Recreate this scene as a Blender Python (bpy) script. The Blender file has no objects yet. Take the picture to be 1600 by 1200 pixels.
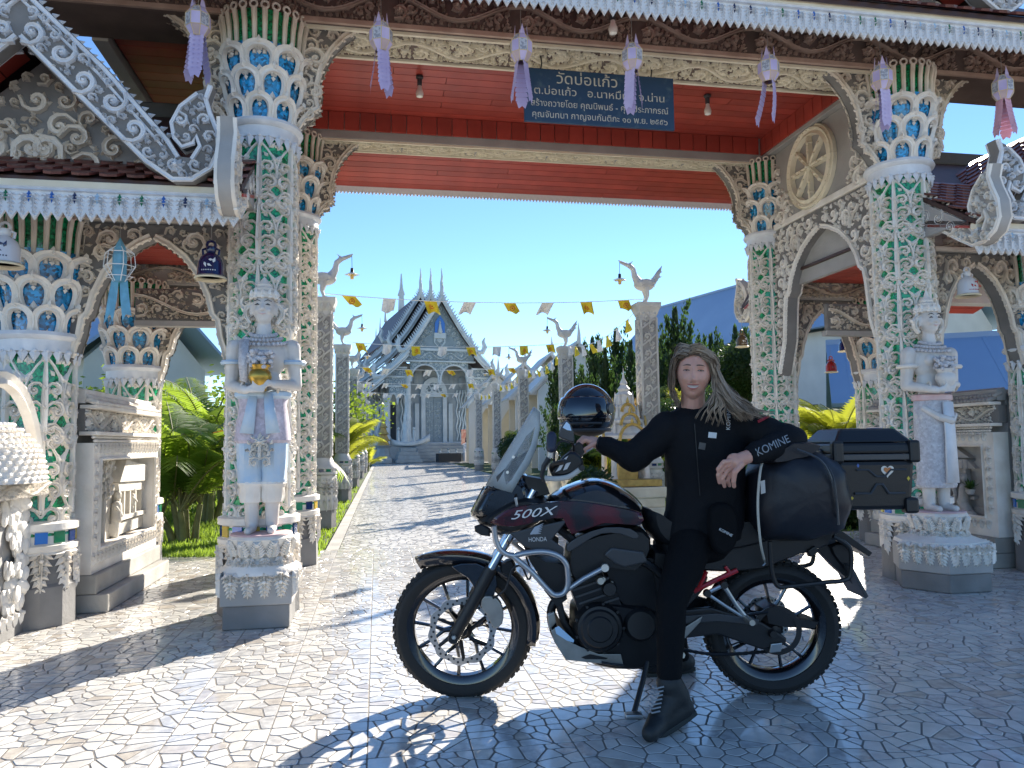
import bpy, math, random
import numpy as np
from mathutils import Matrix, Vector
rng = random.Random(7)
R_ = math.radians
SC = bpy.context.scene
COL = SC.collection

# ------------------------------------------------------------------ camera, sky, sun, exposure
FPX, CAMH, PITCH, ROLL = 1201.0, 1.18, math.atan(92 / 1201.0), R_(0.75)
cam_d = bpy.data.cameras.new('camera'); cam = bpy.data.objects.new('camera', cam_d); COL.objects.link(cam)
cam_d.sensor_width = 36.0; cam_d.lens = 36.0 * FPX / 1600.0
cam_d.clip_start = 0.05; cam_d.clip_end = 4000
cam.matrix_world = Matrix.Translation((0, 0, CAMH)) @ Matrix.Rotation(math.pi / 2 + PITCH, 4, 'X') @ Matrix.Rotation(-ROLL, 4, 'Z')
SC.camera = cam
SUN_AZ, SUN_EL = R_(24.0), R_(28.0)          # azimuth to the right of +Y
world = bpy.data.worlds.new('World'); SC.world = world; world.use_nodes = True
wn = world.node_tree.nodes; wl = world.node_tree.links
sky = wn.new('ShaderNodeTexSky'); sky.sky_type = 'NISHITA'; sky.sun_disc = False
sky.sun_elevation = SUN_EL; sky.sun_rotation = SUN_AZ; sky.air_density = 1.0; sky.dust_density = 0.0; sky.ozone_density = 4.0; sky.altitude = 1500
wn['Background'].inputs['Strength'].default_value = 0.064
hs_ = wn.new('ShaderNodeHueSaturation'); hs_.inputs['Saturation'].default_value = 1.06
wl.new(sky.outputs[0], hs_.inputs['Color']); wl.new(hs_.outputs[0], wn['Background'].inputs['Color'])
sun_d = bpy.data.lights.new('sun', 'SUN'); sun_d.energy = 3.7; sun_d.angle = R_(0.53); sun_d.color = (1.0, 0.93, 0.82)
sun = bpy.data.objects.new('sun', sun_d); COL.objects.link(sun)
sun_dir = Vector((math.sin(SUN_AZ) * math.cos(SUN_EL), math.cos(SUN_AZ) * math.cos(SUN_EL), math.sin(SUN_EL)))
sun.rotation_euler = sun_dir.to_track_quat('Z', 'Y').to_euler()
sun.location = sun_dir * 60
vs = SC.view_settings; vs.view_transform = 'Standard'; vs.look = 'None'; vs.gamma = 1.0; vs.use_curve_mapping = False
vs.exposure = 1.9
SC.cycles.use_denoising = True
SC.cycles.max_bounces = 8; SC.cycles.diffuse_bounces = 4; SC.cycles.glossy_bounces = 4; SC.cycles.transparent_max_bounces = 12
SC.cycles.sample_clamp_indirect = 8.0
# ------------------------------------------------------------------ pixel -> place helpers (a pixel gives only a direction)
def ray(x, y):
    a = (x - 800) / FPX; b = (600 - y) / FPX
    a, b = a * math.cos(ROLL) + b * math.sin(ROLL), -a * math.sin(ROLL) + b * math.cos(ROLL)
    c, s = math.cos(PITCH), math.sin(PITCH)
    return Vector((a, c - b * s, s + b * c))
def G(x, y, z=0.0):
    r = ray(x, y); return Vector((0, 0, CAMH)) + r * ((z - CAMH) / r.z)
def D(x, y, Y):
    r = ray(x, y); return Vector((0, 0, CAMH)) + r * (Y / r.y)

# ------------------------------------------------------------------ materials
MATS = {}
def mat(name, col=(0.5, 0.5, 0.5), rough=0.6, metal=0.0, var=0.0, vscale=8.0, col2=None, bump=0.0, bscale=40.0, coat=0.0, spec=0.5,
        trans=0.0, subsurf=0.0, cells=0.0, cellvar=0.0, objvar=0.0, ramp=(0.35, 0.7), alpha=1.0, sheen=0.0, detail=6.0):
    m = bpy.data.materials.new(name); m.use_nodes = True; MATS[name] = m
    n = m.node_tree.nodes; l = m.node_tree.links; b = n['Principled BSDF']
    b.inputs['Roughness'].default_value = rough; b.inputs['Metallic'].default_value = metal
    b.inputs['Specular IOR Level'].default_value = spec; b.inputs['Coat Weight'].default_value = coat
    b.inputs['Coat Roughness'].default_value = 0.05
    b.inputs['Transmission Weight'].default_value = trans; b.inputs['Alpha'].default_value = alpha
    if sheen: b.inputs['Sheen Weight'].default_value = sheen
    if subsurf:
        b.inputs['Subsurface Weight'].default_value = subsurf; b.inputs['Subsurface Radius'].default_value = (0.02, 0.008, 0.004)
    b.inputs['Base Color'].default_value = (*col, 1)
    tc = n.new('ShaderNodeTexCoord'); src = tc.outputs['Object']
    cur = None
    if col2 is not None or var:
        nz = n.new('ShaderNodeTexNoise'); nz.inputs['Scale'].default_value = vscale; nz.inputs['Detail'].default_value = detail
        l.new(src, nz.inputs['Vector'])
        rp = n.new('ShaderNodeValToRGB'); rp.color_ramp.elements[0].position = ramp[0]; rp.color_ramp.elements[1].position = ramp[1]
        c2 = col2 if col2 is not None else tuple(c * (1 - var) for c in col)
        rp.color_ramp.elements[0].color = (*c2, 1); rp.color_ramp.elements[1].color = (*col, 1)
        l.new(nz.outputs['Fac'], rp.inputs['Fac']); cur = rp.outputs['Color']
    bsrc = None
    if cells:
        vo = n.new('ShaderNodeTexVoronoi'); vo.inputs['Scale'].default_value = cells; l.new(src, vo.inputs['Vector'])
        hsv = n.new('ShaderNodeHueSaturation')
        if cur: l.new(cur, hsv.inputs['Color'])
        else: hsv.inputs['Color'].default_value = (*col, 1)
        mr = n.new('ShaderNodeMapRange'); mr.inputs['To Min'].default_value = 1 - cellvar; mr.inputs['To Max'].default_value = 1 + cellvar
        sx = n.new('ShaderNodeSeparateColor'); l.new(vo.outputs['Color'], sx.inputs[0]); l.new(sx.outputs[0], mr.inputs['Value'])
        l.new(mr.outputs[0], hsv.inputs['Value']); cur = hsv.outputs['Color']; bsrc = vo.outputs['Color']
    if objvar:
        oi = n.new('ShaderNodeObjectInfo'); hs2 = n.new('ShaderNodeHueSaturation')
        if cur: l.new(cur, hs2.inputs['Color'])
        else: hs2.inputs['Color'].default_value = (*col, 1)
        mr2 = n.new('ShaderNodeMapRange'); mr2.inputs['To Min'].default_value = 1 - objvar; mr2.inputs['To Max'].default_value = 1 + objvar
        l.new(oi.outputs['Random'], mr2.inputs['Value']); l.new(mr2.outputs[0], hs2.inputs['Value']); cur = hs2.outputs['Color']
    if cur: l.new(cur, b.inputs['Base Color'])
    if bump:
        bp = n.new('ShaderNodeBump'); bp.inputs['Strength'].default_value = bump; bp.inputs['Distance'].default_value = 0.01
        if bsrc is None:
            n2 = n.new('ShaderNodeTexNoise'); n2.inputs['Scale'].default_value = bscale; n2.inputs['Detail'].default_value = 5.0
            l.new(src, n2.inputs['Vector']); bsrc = n2.outputs['Fac']
        l.new(bsrc, bp.inputs['Height']); l.new(bp.outputs[0], b.inputs['Normal'])
    return m

mat('plaster', (0.84, 0.80, 0.735), 0.6, col2=(0.68, 0.62, 0.54), vscale=5.0, bump=0.25, bscale=60, ramp=(0.3, 0.6))
mat('plaster_warm', (0.78, 0.71, 0.61), 0.62, col2=(0.60, 0.52, 0.43), vscale=6.0, bump=0.25, bscale=60, ramp=(0.3, 0.65))
mat('plaster_cream', (0.84, 0.78, 0.62), 0.6, col2=(0.7, 0.62, 0.47), vscale=5.0, bump=0.2, bscale=60)
mat('plaster_brown', (0.52, 0.38, 0.30), 0.62, col2=(0.38, 0.26, 0.2), vscale=6.0, bump=0.25, bscale=60)
mat('plaster_grey', (0.24, 0.23, 0.22), 0.8, col2=(0.17, 0.16, 0.15), vscale=4.0, bump=0.2)
mat('plaster_mid', (0.42, 0.405, 0.39), 0.75, col2=(0.32, 0.31, 0.295), vscale=3.0, bump=0.25)
mat('plinth', (0.25, 0.245, 0.24), 0.7, col2=(0.16, 0.155, 0.15), vscale=3.0, bump=0.3)
mat('beam_brown', (0.17, 0.12, 0.10), 0.7, col2=(0.11, 0.08, 0.065), vscale=4.0, bump=0.2)
mat('white_paint', (0.80, 0.80, 0.80), 0.5, col2=(0.62, 0.61, 0.6), vscale=4.0, bump=0.15, ramp=(0.25, 0.5))
mat('silver_blue', (0.80, 0.82, 0.85), 0.45, col2=(0.64, 0.66, 0.69), vscale=7.0, bump=0.2)
mat('green_glass', (0.008, 0.26, 0.10), 0.12, cells=70, cellvar=0.75, bump=0.5, spec=0.8)
mat('blue_glass', (0.006, 0.20, 0.42), 0.10, cells=55, cellvar=0.85, bump=0.5, spec=0.8)
mat('mirror_blue', (0.03, 0.16, 0.55), 0.08, spec=0.8); mat('mirror_green', (0.01, 0.2, 0.10), 0.08, spec=0.8)
mat('mirror_sky', (0.45, 0.65, 0.85), 0.08, spec=0.8); mat('mirror_dark', (0.01, 0.03, 0.12), 0.08, spec=0.8)
mat('mirror_yellow', (0.6, 0.42, 0.06), 0.08, spec=0.8)
mat('red_wood', (0.42, 0.062, 0.042), 0.48, col2=(0.31, 0.045, 0.032), vscale=4.0, objvar=0.16, coat=0.06, bump=0.1)
mat('roof_tile', (0.15, 0.045, 0.035), 0.42, col2=(0.09, 0.03, 0.026), vscale=9.0, objvar=0.3, bump=0.2)
mat('roof_dark', (0.07, 0.035, 0.03), 0.55, var=0.3)
mat('dark_grey', (0.055, 0.055, 0.058), 0.6, var=0.25, bump=0.1)
mat('gold', (0.62, 0.40, 0.08), 0.3, metal=0.75, var=0.4, bump=0.2)
mat('gold_paint', (0.62, 0.43, 0.12), 0.45, col2=(0.42, 0.27, 0.07), vscale=12, bump=0.2)
mat('string', (0.35, 0.33, 0.3), 0.8)
mat('wire', (0.02, 0.02, 0.022), 0.6)

# ------------------------------------------------------------------ mesh builder
class MB:
    def __init__(s): s.v = []; s.f = []; s.mi = []; s.cur = 0; s.M = None
    def add(s, vs, fs):
        o = len(s.v)
        if s.M is not None: vs = [tuple(s.M @ Vector(p)) for p in vs]
        s.v.extend([tuple(p) for p in vs]); s.f.extend([tuple(i + o for i in f) for f in fs]); s.mi.extend([s.cur] * len(fs))
        return s
    def box(s, c, d, rz=0.0, taper=1.0, rot=None):
        x, y, z = d[0] / 2, d[1] / 2, d[2] / 2; t = taper
        vs = [(-x, -y, -z), (x, -y, -z), (x, y, -z), (-x, y, -z), (-x * t, -y * t, z), (x * t, -y * t, z), (x * t, y * t, z), (-x * t, y * t, z)]
        M = Matrix.Translation(c) @ (rot.to_4x4() if rot is not None else Matrix.Rotation(rz, 4, 'Z'))
        vs = [tuple(M @ Vector(p)) for p in vs]
        return s.add(vs, [(0, 3, 2, 1), (4, 5, 6, 7), (0, 1, 5, 4), (1, 2, 6, 5), (2, 3, 7, 6), (3, 0, 4, 7)])
    def tube(s, pts, r, n=8, caps=True, closed=False, flat=1.0):
        pts = [Vector(p) for p in pts]; N = len(pts)
        rs = r if isinstance(r, (list, tuple)) else [r] * N
        t0 = (pts[1] - pts[0]).normalized(); up = Vector((0, 0, 1)) if abs(t0.z) < 0.9 else Vector((0, 1, 0))
        a = t0.cross(up).normalized(); vs = []
        for i in range(N):
            if closed: t = (pts[(i + 1) % N] - pts[i - 1]).normalized()
            else: t = (pts[min(i + 1, N - 1)] - pts[max(i - 1, 0)])
            t = t.normalized() if t.length > 1e-9 else t0
            a = a - t * a.dot(t); a = a.normalized() if a.length > 1e-9 else t.orthogonal().normalized(); b = t.cross(a)
            for k in range(n):
                q = 2 * math.pi * k / n
                vs.append(pts[i] + (a * math.cos(q) + b * math.sin(q) * flat) * rs[i])
        fs = []
        for i in range(N if closed else N - 1):
            j = (i + 1) % N
            for k in range(n):
                k2 = (k + 1) % n; fs.append((i * n + k, i * n + k2, j * n + k2, j * n + k))
        if caps and not closed: fs.append(tuple(range(n - 1, -1, -1))); fs.append(tuple((N - 1) * n + k for k in range(n)))
        return s.add(vs, fs)
    def lathe(s, prof, n=24, c=(0, 0, 0), axis='z', a0=0.0, a1=2 * math.pi, lobes=0, lobe=0.0, caps=True):
        full = abs(a1 - a0 - 2 * math.pi) < 1e-6; m = n if full else n + 1; vs = []
        for (r, z) in prof:
            for k in range(m):
                q = a0 + (a1 - a0) * k / n; rr = r * (1 + lobe * math.cos(lobes * q)) if lobes else r
                p = (rr * math.cos(q), rr * math.sin(q), z)
                if axis == 'y': p = (p[0], p[2], p[1])
                elif axis == 'x': p = (p[2], p[0], p[1])
                vs.append((p[0] + c[0], p[1] + c[1], p[2] + c[2]))
        fs = []
        for i in range(len(prof) - 1):
            for k in range(n):
                k2 = (k + 1) % m; f = (i * m + k, i * m + k2, (i + 1) * m + k2, (i + 1) * m + k)
                fs.append(f if axis != 'y' else f[::-1])
        if full and caps:
            if prof[0][0] > 1e-6: fs.append(tuple(range(m - 1, -1, -1)) if axis != 'y' else tuple(range(m)))
            if prof[-1][0] > 1e-6:
                q = tuple((len(prof) - 1) * m + k for k in range(m)); fs.append(q if axis != 'y' else q[::-1])
        return s.add(vs, fs)
    def ell(s, c, r, nu=12, nv=8, rot=None):
        vs = []; fs = []
        for i in range(nv + 1):
            t = math.pi * i / nv
            for k in range(nu):
                q = 2 * math.pi * k / nu
                p = Vector((r[0] * math.sin(t) * math.cos(q), r[1] * math.sin(t) * math.sin(q), r[2] * math.cos(t)))
                if rot is not None: p = rot @ p
                vs.append(p + Vector(c))
        for i in range(nv):
            for k in range(nu):
                k2 = (k + 1) % nu; fs.append((i * nu + k, (i + 1) * nu + k, (i + 1) * nu + k2, i * nu + k2))
        return s.add(vs, fs)
    def cap(s, p0, p1, r0, r1, n=10, flat=1.0):      # tapered capsule
        p0 = Vector(p0); p1 = Vector(p1); d = (p1 - p0); L = d.length; t = d / L if L > 1e-9 else Vector((0, 0, 1))
        pts = []; rr = []
        for k in range(4): a = math.pi / 2 * (k + 0.15) / 4; pts.append(p0 - t * r0 * math.cos(a)); rr.append(r0 * math.sin(a))
        pts += [p0, p1]; rr += [r0, r1]
        for k in range(3, -1, -1): a = math.pi / 2 * (k + 0.15) / 4; pts.append(p1 + t * r1 * math.cos(a)); rr.append(r1 * math.sin(a))
        return s.tube(pts, rr, n, flat=flat)
    def prism(s, out, y0, y1, tr=None, inset=0.0):     # outline in (x,z), extruded along y; optional chamfer inset at y0 side
        n = len(out); a = sum(out[i][0] * out[(i + 1) % n][1] - out[(i + 1) % n][0] * out[i][1] for i in range(n))
        if a < 0: out = out[::-1]
        vs = [(x, y0, z) for x, z in out] + [(x, y1, z) for x, z in out]
        fs = [tuple(range(n)), tuple(range(2 * n - 1, n - 1, -1))]
        for i in range(n): j = (i + 1) % n; fs.append((i, i + n, j + n, j))
        if tr: vs = [tr(*p) for p in vs]
        return s.add(vs, fs)
    def sheet(s, rows, close=False):                  # grid of points
        n = len(rows[0]); vs = [p for r in rows for p in r]; fs = []
        for i in range(len(rows) - 1):
            for k in range(n if close else n - 1):
                k2 = (k + 1) % n; fs.append((i * n + k, i * n + k2, (i + 1) * n + k2, (i + 1) * n + k))
        return s.add(vs, fs)
    def mesh(s, name, mats, smooth=True, ang=40):
        me = bpy.data.meshes.new(name); me.from_pydata(s.v, [], s.f)
        for m in (mats if isinstance(mats, (list, tuple)) else [mats]): me.materials.append(MATS[m])
        if any(s.mi): me.polygons.foreach_set('material_index', s.mi)
        if smooth:
            me.shade_smooth(); me.set_sharp_from_angle(angle=R_(ang))
        me.update(); return me
    def build(s, name, mats, parent=None, smooth=True, ang=40, bevel=0.0, **props):
        return obj(name, s.mesh(name, mats, smooth, ang), parent, bevel=bevel, **props)

def obj(name, me, parent=None, loc=None, rot=None, scale=None, bevel=0.0, **props):
    o = bpy.data.objects.new(name, me); COL.objects.link(o)
    if parent is not None: o.parent = parent
    if loc is not None: o.location = loc
    if rot is not None: o.rotation_euler = rot
    if scale is not None: o.scale = scale
    if bevel:
        b = o.modifiers.new('bevel', 'BEVEL'); b.width = bevel; b.segments = 2; b.limit_method = 'ANGLE'; b.angle_limit = R_(35)
    for k, v in props.items(): o[k] = v
    return o
def thing(name, label, cat, loc=(0, 0, 0), rz=0.0, group=None):
    o = bpy.data.objects.new(name, None); COL.objects.link(o); o.location = loc; o.rotation_euler = (0, 0, rz)
    o.empty_display_size = 0.1; o['label'] = label; o['category'] = cat
    if group: o['group'] = group
    return o
def dup(root, loc, rz=0.0, label=None, scale=None):
    def cp(o, par):
        c = o.copy(); COL.objects.link(c); c.parent = par
        for ch in list(o.children): cp(ch, c)
        return c
    r = cp(root, None); r.location = loc; r.rotation_euler = (0, 0, rz)
    if label: r['label'] = label
    if scale: r.scale = scale
    return r
def remesh(o, voxel, it=2, fac=0.5):
    m = o.modifiers.new('remesh', 'REMESH'); m.mode = 'VOXEL'; m.voxel_size = voxel; m.use_smooth_shade = True
    if it:
        s = o.modifiers.new('smooth', 'SMOOTH'); s.iterations = it; s.factor = fac
    return o
def spline(pts, n):      # Catmull-Rom through points
    P = [Vector(p) for p in pts]; out = []; m = len(P) - 1
    for i in range(n + 1):
        t = i / n * m; k = min(int(t), m - 1); f = t - k
        a = P[max(k - 1, 0)]; b = P[k]; c = P[k + 1]; d = P[min(k + 2, m)]
        out.append(0.5 * ((2 * b) + (c - a) * f + (2 * a - 5 * b + 4 * c - d) * f * f + (3 * b - a - 3 * c + d) * f ** 3))
    return out

# ------------------------------------------------------------------ carved ornament library: drawn in (x,z), relief towards -y
class Orn(MB):
    def __init__(s, wrapR=None, rad=None): super().__init__(); s.wrapR = wrapR; s.rad = rad
    def put(s, pts, fs):          # pts: (x,z,h)
        if s.wrapR:
            vs = []
            for x, z, h in pts:
                a = x / s.wrapR; r = (s.rad(z) if s.rad else s.wrapR) + h
                vs.append((r * math.sin(a), -r * math.cos(a), z))
        else: vs = [(x, -h, z) for x, z, h in pts]
        s.add(vs, fs)
    def ribbon(s, path, w, h, groove=True):
        n = len(path); pts = []
        for i in range(n):
            x, z = path[i]; x2, z2 = path[min(i + 1, n - 1)]; x0, z0 = path[max(i - 1, 0)]
            dx, dz = x2 - x0, z2 - z0; L = math.hypot(dx, dz) or 1; nx, nz = -dz / L, dx / L
            ww = w[i] if isinstance(w, list) else w; hh = h[i] if isinstance(h, list) else h
            for q, hq in ((1, -0.002), (0.72, hh), (0, hh * (0.62 if groove else 1.12)), (-0.72, hh), (-1, -0.002)):
                pts.append((x + nx * ww * q, z + nz * ww * q, hq))
        fs = []
        for i in range(n - 1):
            for k in range(4): fs.append((i * 5 + k, i * 5 + k + 1, (i + 1) * 5 + k + 1, (i + 1) * 5 + k))
        fs.append((0, 4, 3, 2, 1)); e = (n - 1) * 5; fs.append((e, e + 1, e + 2, e + 3, e + 4))
        fs = [f[::-1] for f in fs]
        s.put(pts, fs)
    def dot(s, x, z, r, h, n=6):
        pts = [(x + r * math.cos(6.2832 * k / n), z + r * math.sin(6.2832 * k / n), -0.002) for k in range(n)]
        pts += [(x + 0.6 * r * math.cos(6.2832 * k / n), z + 0.6 * r * math.sin(6.2832 * k / n), h * 0.85) for k in range(n)] + [(x, z, h)]
        fs = []
        for k in range(n): k2 = (k + 1) % n; fs.append((k, k2, n + k2, n + k)); fs.append((n + k, n + k2, 2 * n))
        s.put(pts, fs)
    def leaf(s, x, z, L, w, ang, h):       # pointed leaf with ridge
        ca, sa = math.cos(ang), math.sin(ang)
        loc = [(0, 0, 0), (0.35 * L, w, 0), (L, 0, 0), (0.35 * L, -w, 0), (0.3 * L, 0, h), (0.75 * L, 0, h * 0.7)]
        pts = [(x + a * ca - b * sa, z + a * sa + b * ca, c - 0.001) for a, b, c in loc]
        s.put(pts, [(0, 4, 1), (1, 4, 5), (1, 5, 2), (0, 3, 4), (3, 5, 4), (3, 2, 5)][::1] if False else [(1, 4, 0), (5, 4, 1), (2, 5, 1), (4, 3, 0), (4, 5, 3), (5, 2, 3)])
    def acan(s, x, z, L, w, ang, h, n=6):       # feathered acanthus leaf
        ca, sa = math.cos(ang), math.sin(ang)
        for i in range(n):
            t = i / n; px, pz = x + ca * L * t * 0.9, z + sa * L * t * 0.9
            for sg in (1, -1): s.leaf(px, pz, w * 1.25 * (1 - 0.55 * t), w * 0.34 * (1 - 0.3 * t), ang + sg * (1.05 - 0.35 * t), h * 0.9)
        s.leaf(x + ca * L * 0.45, z + sa * L * 0.45, L * 0.55, w * 0.3, ang, h); s.ribbon([(x, z), (x + ca * L * 0.8, z + sa * L * 0.8)], [w * 0.13, w * 0.05], h * 1.1)
    def rosette(s, x, z, r, h, n=8):
        for k in range(n): s.leaf(x, z, r, r * 0.36, 6.2832 * k / n + 0.2, h)
        s.dot(x, z, r * 0.34, h * 1.7)
    def curl(s, x, z, size, ang, flip=1, h=0.02, w=None, turns=1.35, lobes=3, N=15):
        # logarithmic scroll: starts at (x,z) heading ang, winds into an eye; ribbon narrows with the radius
        r0 = size * 0.62; T = 1.5 * 6.2832 * (turns / 1.35); k = 2.25 / T; al = math.atan(k)
        ph = ang - flip * (math.pi / 2 + al); cx, cz = x - r0 * math.cos(ph), z - r0 * math.sin(ph)
        path = []; ws = []; W0 = (w or size * 0.205)
        for i in range(N + 1):
            t = (i / N) ** 0.85 * T; r = r0 * math.exp(-k * t); a = ph + flip * t
            path.append((cx + r * math.cos(a), cz + r * math.sin(a))); ws.append(max(W0 * 0.30, W0 * min(1.0, 0.35 + 2.6 * i / N) * (0.28 + 0.72 * r / r0)))
        s.ribbon(path, ws, h); s.dot(cx, cz, size * 0.10, h * 1.2)
        for q in range(lobes):
            i = 1 + int(N * (0.10 + 0.13 * q)); px, pz = path[i]; a = math.atan2(pz - cz, px - cx); rr = size * (0.15 - 0.015 * q)
            s.leaf(px, pz, rr * 2.0, rr * 0.75, a + flip * 0.75, h * 0.95)
    def curl_c(s, cx, cz, R, ang, flip, h, lobes=3, N=13):   # scroll whose eye is (cx,cz) and whose reach is R
        size = R / 0.72; r0 = size * 0.62; T = 1.5 * 6.2832; al = math.atan(2.25 / T); ph = ang - flip * (math.pi / 2 + al)
        s.curl(cx + r0 * math.cos(ph), cz + r0 * math.sin(ph), size, ang, flip, h, lobes=lobes, N=N)
    def palmette(s, w, h, z0=0.0, d=0.02):
        s.ribbon([(0, z0 + h * t) for t in (0, 0.3, 0.6, 0.9)], [w * 0.06, w * 0.08, w * 0.06, w * 0.03], d)
        for sg in (1, -1):
            s.curl(0, z0 + h * 0.02, w * 0.44, math.pi / 2 - sg * 0.75, -sg, d, turns=1.25)
            s.curl(0, z0 + h * 0.30, w * 0.40, math.pi / 2 - sg * 0.45, -sg, d, turns=1.3)
            s.curl(0, z0 + h * 0.54, w * 0.33, math.pi / 2 - sg * 0.35, -sg, d, turns=1.3)
            s.curl(sg * w * 0.18, z0 + h * 0.20, w * 0.2, math.pi / 2 - sg * 1.3, sg, d * 0.9, lobes=1, N=9)
            s.curl(sg * w * 0.42, z0 + h * 0.34, w * 0.18, math.pi / 2 + sg * 0.2, -sg, d * 0.9, lobes=1, N=9)
            s.leaf(sg * w * 0.40, z0 + h * 0.62, w * 0.26, w * 0.08, math.pi / 2 - sg * 0.5, d)
            s.leaf(sg * w * 0.22, z0 + h * 0.86, w * 0.26, w * 0.08, math.pi / 2 - sg * 0.8, d)
        s.leaf(0, z0 + h * 0.84, w * 0.34, w * 0.1, math.pi / 2, d * 1.2)
    def vine(s, L, H, waves=1, d=0.02, x0=0.0, z0=0.0, dense=True):     # frieze: S stem with scrolls and flowers
        n = 14 * waves; A = H * 0.30; P = []
        f = lambda x: z0 + A * math.cos(2 * math.pi * waves * (x - x0) / L)
        for i in range(n + 1): x = x0 + L * i / n; P.append((x, f(x)))
        s.ribbon(P, H * 0.05, d * 1.25)
        for k in range(waves * 2):      # big scroll in each bow of the stem
            cx = x0 + L * (k + 0.5 + 0.5) / (waves * 2) - L / waves * 0.0; sg = 1 if k % 2 == 0 else -1
            if k == waves * 2 - 1: cx = x0 + L * 0.0 + L / waves * 0.02 + L * (waves - 0.02) / waves * 0
            hx = L / waves * 0.5
            bx = x0 + (k + 0.0) * hx + hx * 0.5
        for k in range(waves):
            for q, sg in ((0.5, 1), (0.0, -1)):
                bx = x0 + (k + q) * L / waves; R = min(H * 0.34, L / waves * 0.2)
                for xx in ([bx] if q else [bx + 0.0, bx + L / waves] if k == waves - 1 and False else [bx]):
                    xx = max(x0 + R * 0.6, xx)
                    s.curl_c(xx, z0 + sg * H * 0.14, R, 0.3 * sg, -sg, d, lobes=5, N=15); s.rosette(xx, z0 + sg * H * 0.14, R * 0.45, d * 1.4)
        ins = lambda x, z: x0 <= x <= x0 + L and abs(z - z0) < H / 2 and abs(z - f(x)) > H * 0.04 and all(math.hypot(x - x0 - (k + q) * L / waves, z - z0 - sg * H * 0.14) > min(H * 0.34, L / waves * 0.2) * 0.9 for k in range(waves + 1) for q, sg in ((0.5, 1), (0.0, -1)))
        if dense: s.fill(ins, (x0, x0 + L, z0 - H / 2, z0 + H / 2), H * 0.24, d * 0.9, seed=int(L * 100))
    def fill(s, inside, bbox, size, d=0.02, count=60, seed=1, jit=0.35):   # pack scrolls into an outline, large ones first
        r2 = random.Random(seed); done = []; ring = [(math.cos(6.2832 * k / 8), math.sin(6.2832 * k / 8)) for k in range(8)]
        for R in (size * 0.95, size * 0.7, size * 0.5, size * 0.36, size * 0.25):
            for it in range(int(min(2200, max(120, 2.2 * (bbox[1] - bbox[0]) * (bbox[3] - bbox[2]) / (R * R))))):
                x = r2.uniform(bbox[0], bbox[1]); z = r2.uniform(bbox[2], bbox[3])
                if any((x - q[0]) ** 2 + (z - q[1]) ** 2 < ((R + q[2]) * 0.76) ** 2 for q in done): continue
                if not all(inside(x + R * 0.78 * c, z + R * 0.78 * n) for c, n in ring): continue
                done.append((x, z, R)); a = r2.uniform(0, 6.2832); f = r2.choice((1, -1))
                if R < size * 0.3: s.leaf(x - R * math.cos(a), z - R * math.sin(a), 2 * R, R * 0.6, a, d)
                else: s.curl_c(x, z, R, a, f, d, lobes=5 if R > size * 0.6 else 3, N=19 if R > size * 0.6 else 12)
        return done
def poly_inside(P):
    def f(x, z):
        c = False; n = len(P); j = n - 1
        for i in range(n):
            xi, zi = P[i]; xj, zj = P[j]
            if (zi > z) != (zj > z) and x < (xj - xi) * (z - zi) / (zj - zi) + xi: c = not c
            j = i
        return c
    return f
_text_cache = {}
def text_mesh(txt, size, extr=0.0006, mats='white_paint', align='CENTER'):
    c = bpy.data.curves.new('lettering', 'FONT'); c.body = txt; c.size = size; c.extrude = extr; c.align_x = align; c.align_y = 'CENTER'; c.resolution_u = 3
    o = bpy.data.objects.new('lettering', c); COL.objects.link(o)
    dg = bpy.context.evaluated_depsgraph_get(); me = bpy.data.meshes.new_from_object(o.evaluated_get(dg))
    bpy.data.objects.remove(o); bpy.data.curves.remove(c)
    me.materials.clear(); me.materials.append(MATS[mats]); return me
# ------------------------------------------------------------------ ground, plaza paving, path, lawn
TH = R_(10.5); PTH = R_(10.0)
FLP = Vector((-1.84, 5.62, 0))
def gl(u, v, z=0.0): return FLP + Vector((math.cos(TH), math.sin(TH), 0)) * u + Vector((-math.sin(TH), math.cos(TH), 0)) * v + Vector((0, 0, z))

def stone_mat(name, c1, c2, sc):
    m = mat(name, c1, 0.16, col2=c2, vscale=sc, coat=0.35, ramp=(0.38, 0.62), bump=0.06, bscale=25, objvar=0.08)
    n = m.node_tree.nodes; l = m.node_tree.links
    nz = n.new('ShaderNodeTexNoise'); nz.inputs['Scale'].default_value = 6.0; tc = n.new('ShaderNodeTexCoord'); l.new(tc.outputs['Object'], nz.inputs['Vector'])
    mr = n.new('ShaderNodeMapRange'); mr.inputs['To Min'].default_value = 0.12; mr.inputs['To Max'].default_value = 0.34; l.new(nz.outputs['Fac'], mr.inputs['Value'])
    l.new(mr.outputs[0], n['Principled BSDF'].inputs['Roughness'])
    return m
stone_mat('stone_white', (0.70, 0.675, 0.625), (0.58, 0.555, 0.515), 9)
stone_mat('stone_grey', (0.42, 0.41, 0.40), (0.60, 0.585, 0.56), 22)
stone_mat('stone_tan', (0.55, 0.50, 0.43), (0.40, 0.36, 0.32), 20)
mat('grout', (0.23, 0.21, 0.185), 0.75, col2=(0.16, 0.145, 0.13), vscale=6, bump=0.2)
mat('earth', (0.36, 0.26, 0.16), 0.9, col2=(0.25, 0.2, 0.11), vscale=0.6, bump=0.3)
mat('lawn_soil', (0.09, 0.13, 0.025), 0.95, col2=(0.05, 0.07, 0.015), vscale=2.5, bump=0.5)
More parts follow.
